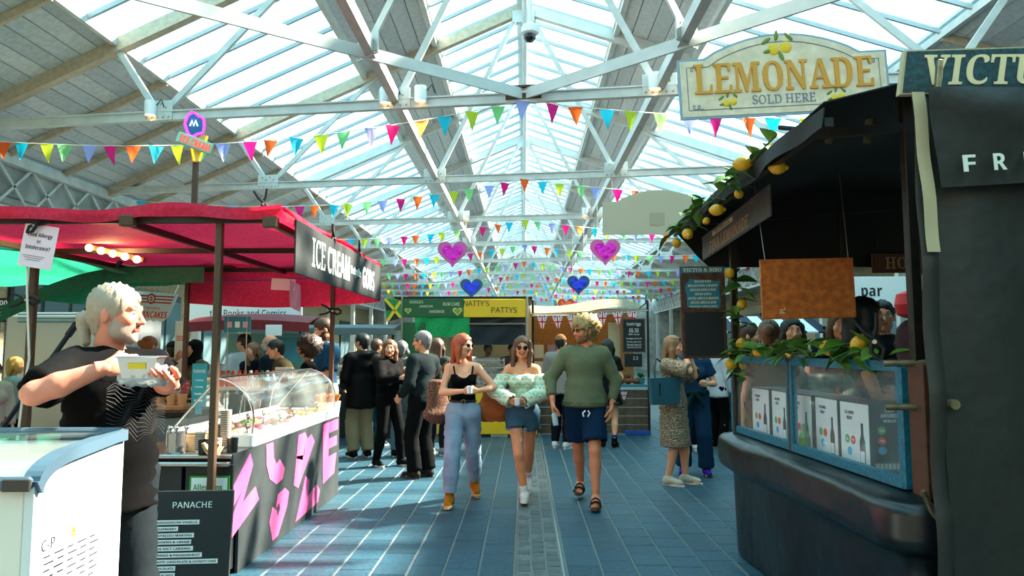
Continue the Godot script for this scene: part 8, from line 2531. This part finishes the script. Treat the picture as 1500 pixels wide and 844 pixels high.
	# --- queue seen through the lemonade stall
	person({label = "woman in profile at the far side of the lemonade stall beside the garlanded post", f = true, h = 1.80, x = 2.20, d = 7.15, turn = 1.1, fine = 0.006, hy = 0.2, skin = pale, hair = "pony", hairc = Color(0.32, 0.20, 0.14), top = {n = "top", c = Color(0.30, 0.26, 0.22), e = 0.025, sl = 1.95, hem = 0.88}, bot = {c = Color(0.1, 0.1, 0.12)}, shoe = "sneaker", sc = Color(0.2, 0.2, 0.2)})
	person({label = "woman with light brown hair clipped up facing away under the orange board", f = true, h = 1.80, x = 2.15, d = 6.35, turn = 2.8, fine = 0.006, hcell = 0.009, skin = pale, hair = "bun", hairc = Color(0.52, 0.36, 0.22), top = {n = "top", kind = "low", c = Color(0.46, 0.34, 0.26), e = 0.02, sl = 0.4, hem = 0.88}, bot = {c = Color(0.1, 0.1, 0.12)}, shoe = "sneaker", sc = Color(0.2, 0.2, 0.2)})
	person({label = "dark haired woman facing the camera under the middle of the orange board", f = true, h = 1.84, x = 2.54, d = 6.85, turn = -0.3, fine = 0.006, hcell = 0.009, hy = 0.2, skin = pale, hair = "long", hl = 0.18, hairc = Color(0.10, 0.07, 0.06), top = {n = "top", c = Color(0.55, 0.58, 0.60), e = 0.025, sl = 1.95, hem = 0.88}, bot = {c = Color(0.1, 0.1, 0.12)}, shoe = "sneaker", sc = Color(0.2, 0.2, 0.2)})
	person({label = "person in navy jacket and cream jumper, face half hidden by the orange board", f = true, h = 1.88, x = 2.76, d = 6.3, turn = -0.3, fine = 0.006, hcell = 0.009, skin = pale, hair = "long", hl = 0.16, hairc = Color(0.45, 0.32, 0.22), top = {n = "jacket", c = Color(0.05, 0.11, 0.20), e = 0.036, sl = 1.95, hem = 0.85}, bot = {c = Color(0.1, 0.1, 0.12)}, shoe = "sneaker", sc = Color(0.2, 0.2, 0.2)})
	person({label = "dark haired woman with sunglasses on her head in profile behind the lemons", f = true, h = 1.90, x = 2.31, d = 4.95, turn = 1.15, cell = 0.016, fine = 0.005, hcell = 0.008, hy = 0.25, skin = Color(0.72, 0.48, 0.36), hair = "long", hl = 0.22, hairc = Color(0.05, 0.035, 0.03), rw = V.call(0.02, 1.15, 0.28), lw = V.call(0.12, 1.15, 0.28), rhand = "hold", lhand = "hold", top = {n = "top", kind = "low", c = Color(0.05, 0.045, 0.045), e = 0.018, sl = 0.3, hem = 0.9}, bot = {c = Color(0.06, 0.06, 0.07)}, shoe = "sneaker", sc = Color(0.1, 0.1, 0.1)})
	glasses(get_node("person_%03d" % used["person"]), "mirror", cache["J"].hx, 0.08)
	person({label = "man in dark framed spectacles behind the woman with sunglasses on her head", h = 1.98, x = 3.27, d = 6.6, turn = -0.35, fine = 0.006, skin = pale, hair = "short", hairc = Color(0.08, 0.06, 0.05), glasses = "clear", top = {n = "shirt", c = Color(0.12, 0.12, 0.13), e = 0.028, sl = 1.95, hem = 0.88}, bot = {c = Color(0.1, 0.1, 0.12)}, shoe = "sneaker", sc = Color(0.2, 0.2, 0.2)})
	person({label = "person with mauve grey hair facing away beside the brown post", f = true, h = 1.76, x = 2.86, d = 5.35, turn = 2.4, fine = 0.006, hcell = 0.009, skin = pale, hair = "long", hl = 0.16, hairc = Color(0.42, 0.32, 0.36), top = {n = "striped_top", c = Color(0.10, 0.09, 0.10), e = 0.026, sl = 1.95, hem = 0.88}, bot = {c = Color(0.1, 0.1, 0.12)}, shoe = "sneaker", sc = Color(0.2, 0.2, 0.2)})
	# --- kitchen of the Jamaican stall
	for q in [[-0.72, 14.25, "black cap", Color(0.03, 0.03, 0.03), Color(0.75, 0.75, 0.75)], [-1.12, 14.0, "blond hair", Color(0.62, 0.50, 0.34), Color(0.82, 0.82, 0.80)], [-0.24, 14.4, "dark hair", Color(0.10, 0.07, 0.06), Color(0.40, 0.40, 0.42)]]:
		person({label = "cook with %s working in the kitchen of the Jamaican food stall" % q[2], h = 1.64, x = q[0], d = q[1], turn = 0.2, cell = 0.03, fine = 0.009, hcell = 0.014, skin = brown if q[2] == "black cap" else tan, hair = "short", hairc = q[3], top = {c = q[4], e = 0.03, sl = 0.7, hem = 0.85}, bot = {c = Color(0.08, 0.08, 0.09)}, shoe = "sneaker", sc = Color(0.1, 0.1, 0.1)})

func add_cap(who: String, hx: Transform3D, c: Color, mask: bool) -> void:
	var o = get_node(who)
	var f = Field.new(Vector3(-0.13, 0.0, -0.16), Vector3(0.13, 0.16, 0.2), 0.010)
	f.ell(Vector3(0, 0.035, -0.016), Vector3(0.094, 0.104, 0.114), 0.01)
	f.clip(Vector3(0, 0.045, 0), Vector3.DOWN)
	f.cone(Vector3(-0.04, 0.056, 0.11), Vector3(0.04, 0.056, 0.11), 0.012, 0.012, 0.01, 1, 3.0)
	var mb = MB.new()
	f.net(mb)
	part(o, "cap", mb, cloth_mat(c), "", hx)
	if mask:
		mb = MB.new()
		mb.sheet(14, 4, func(u, v):
			var an = lerpf(-1.5, 1.5, u)
			return Vector3(sin(an) * 0.074, lerpf(-0.02, -0.10, v), 0.018 + cos(an) * lerpf(0.094, 0.07, v)), 0.004)
		part(o, "face_mask", mb, M.black, "", hx)
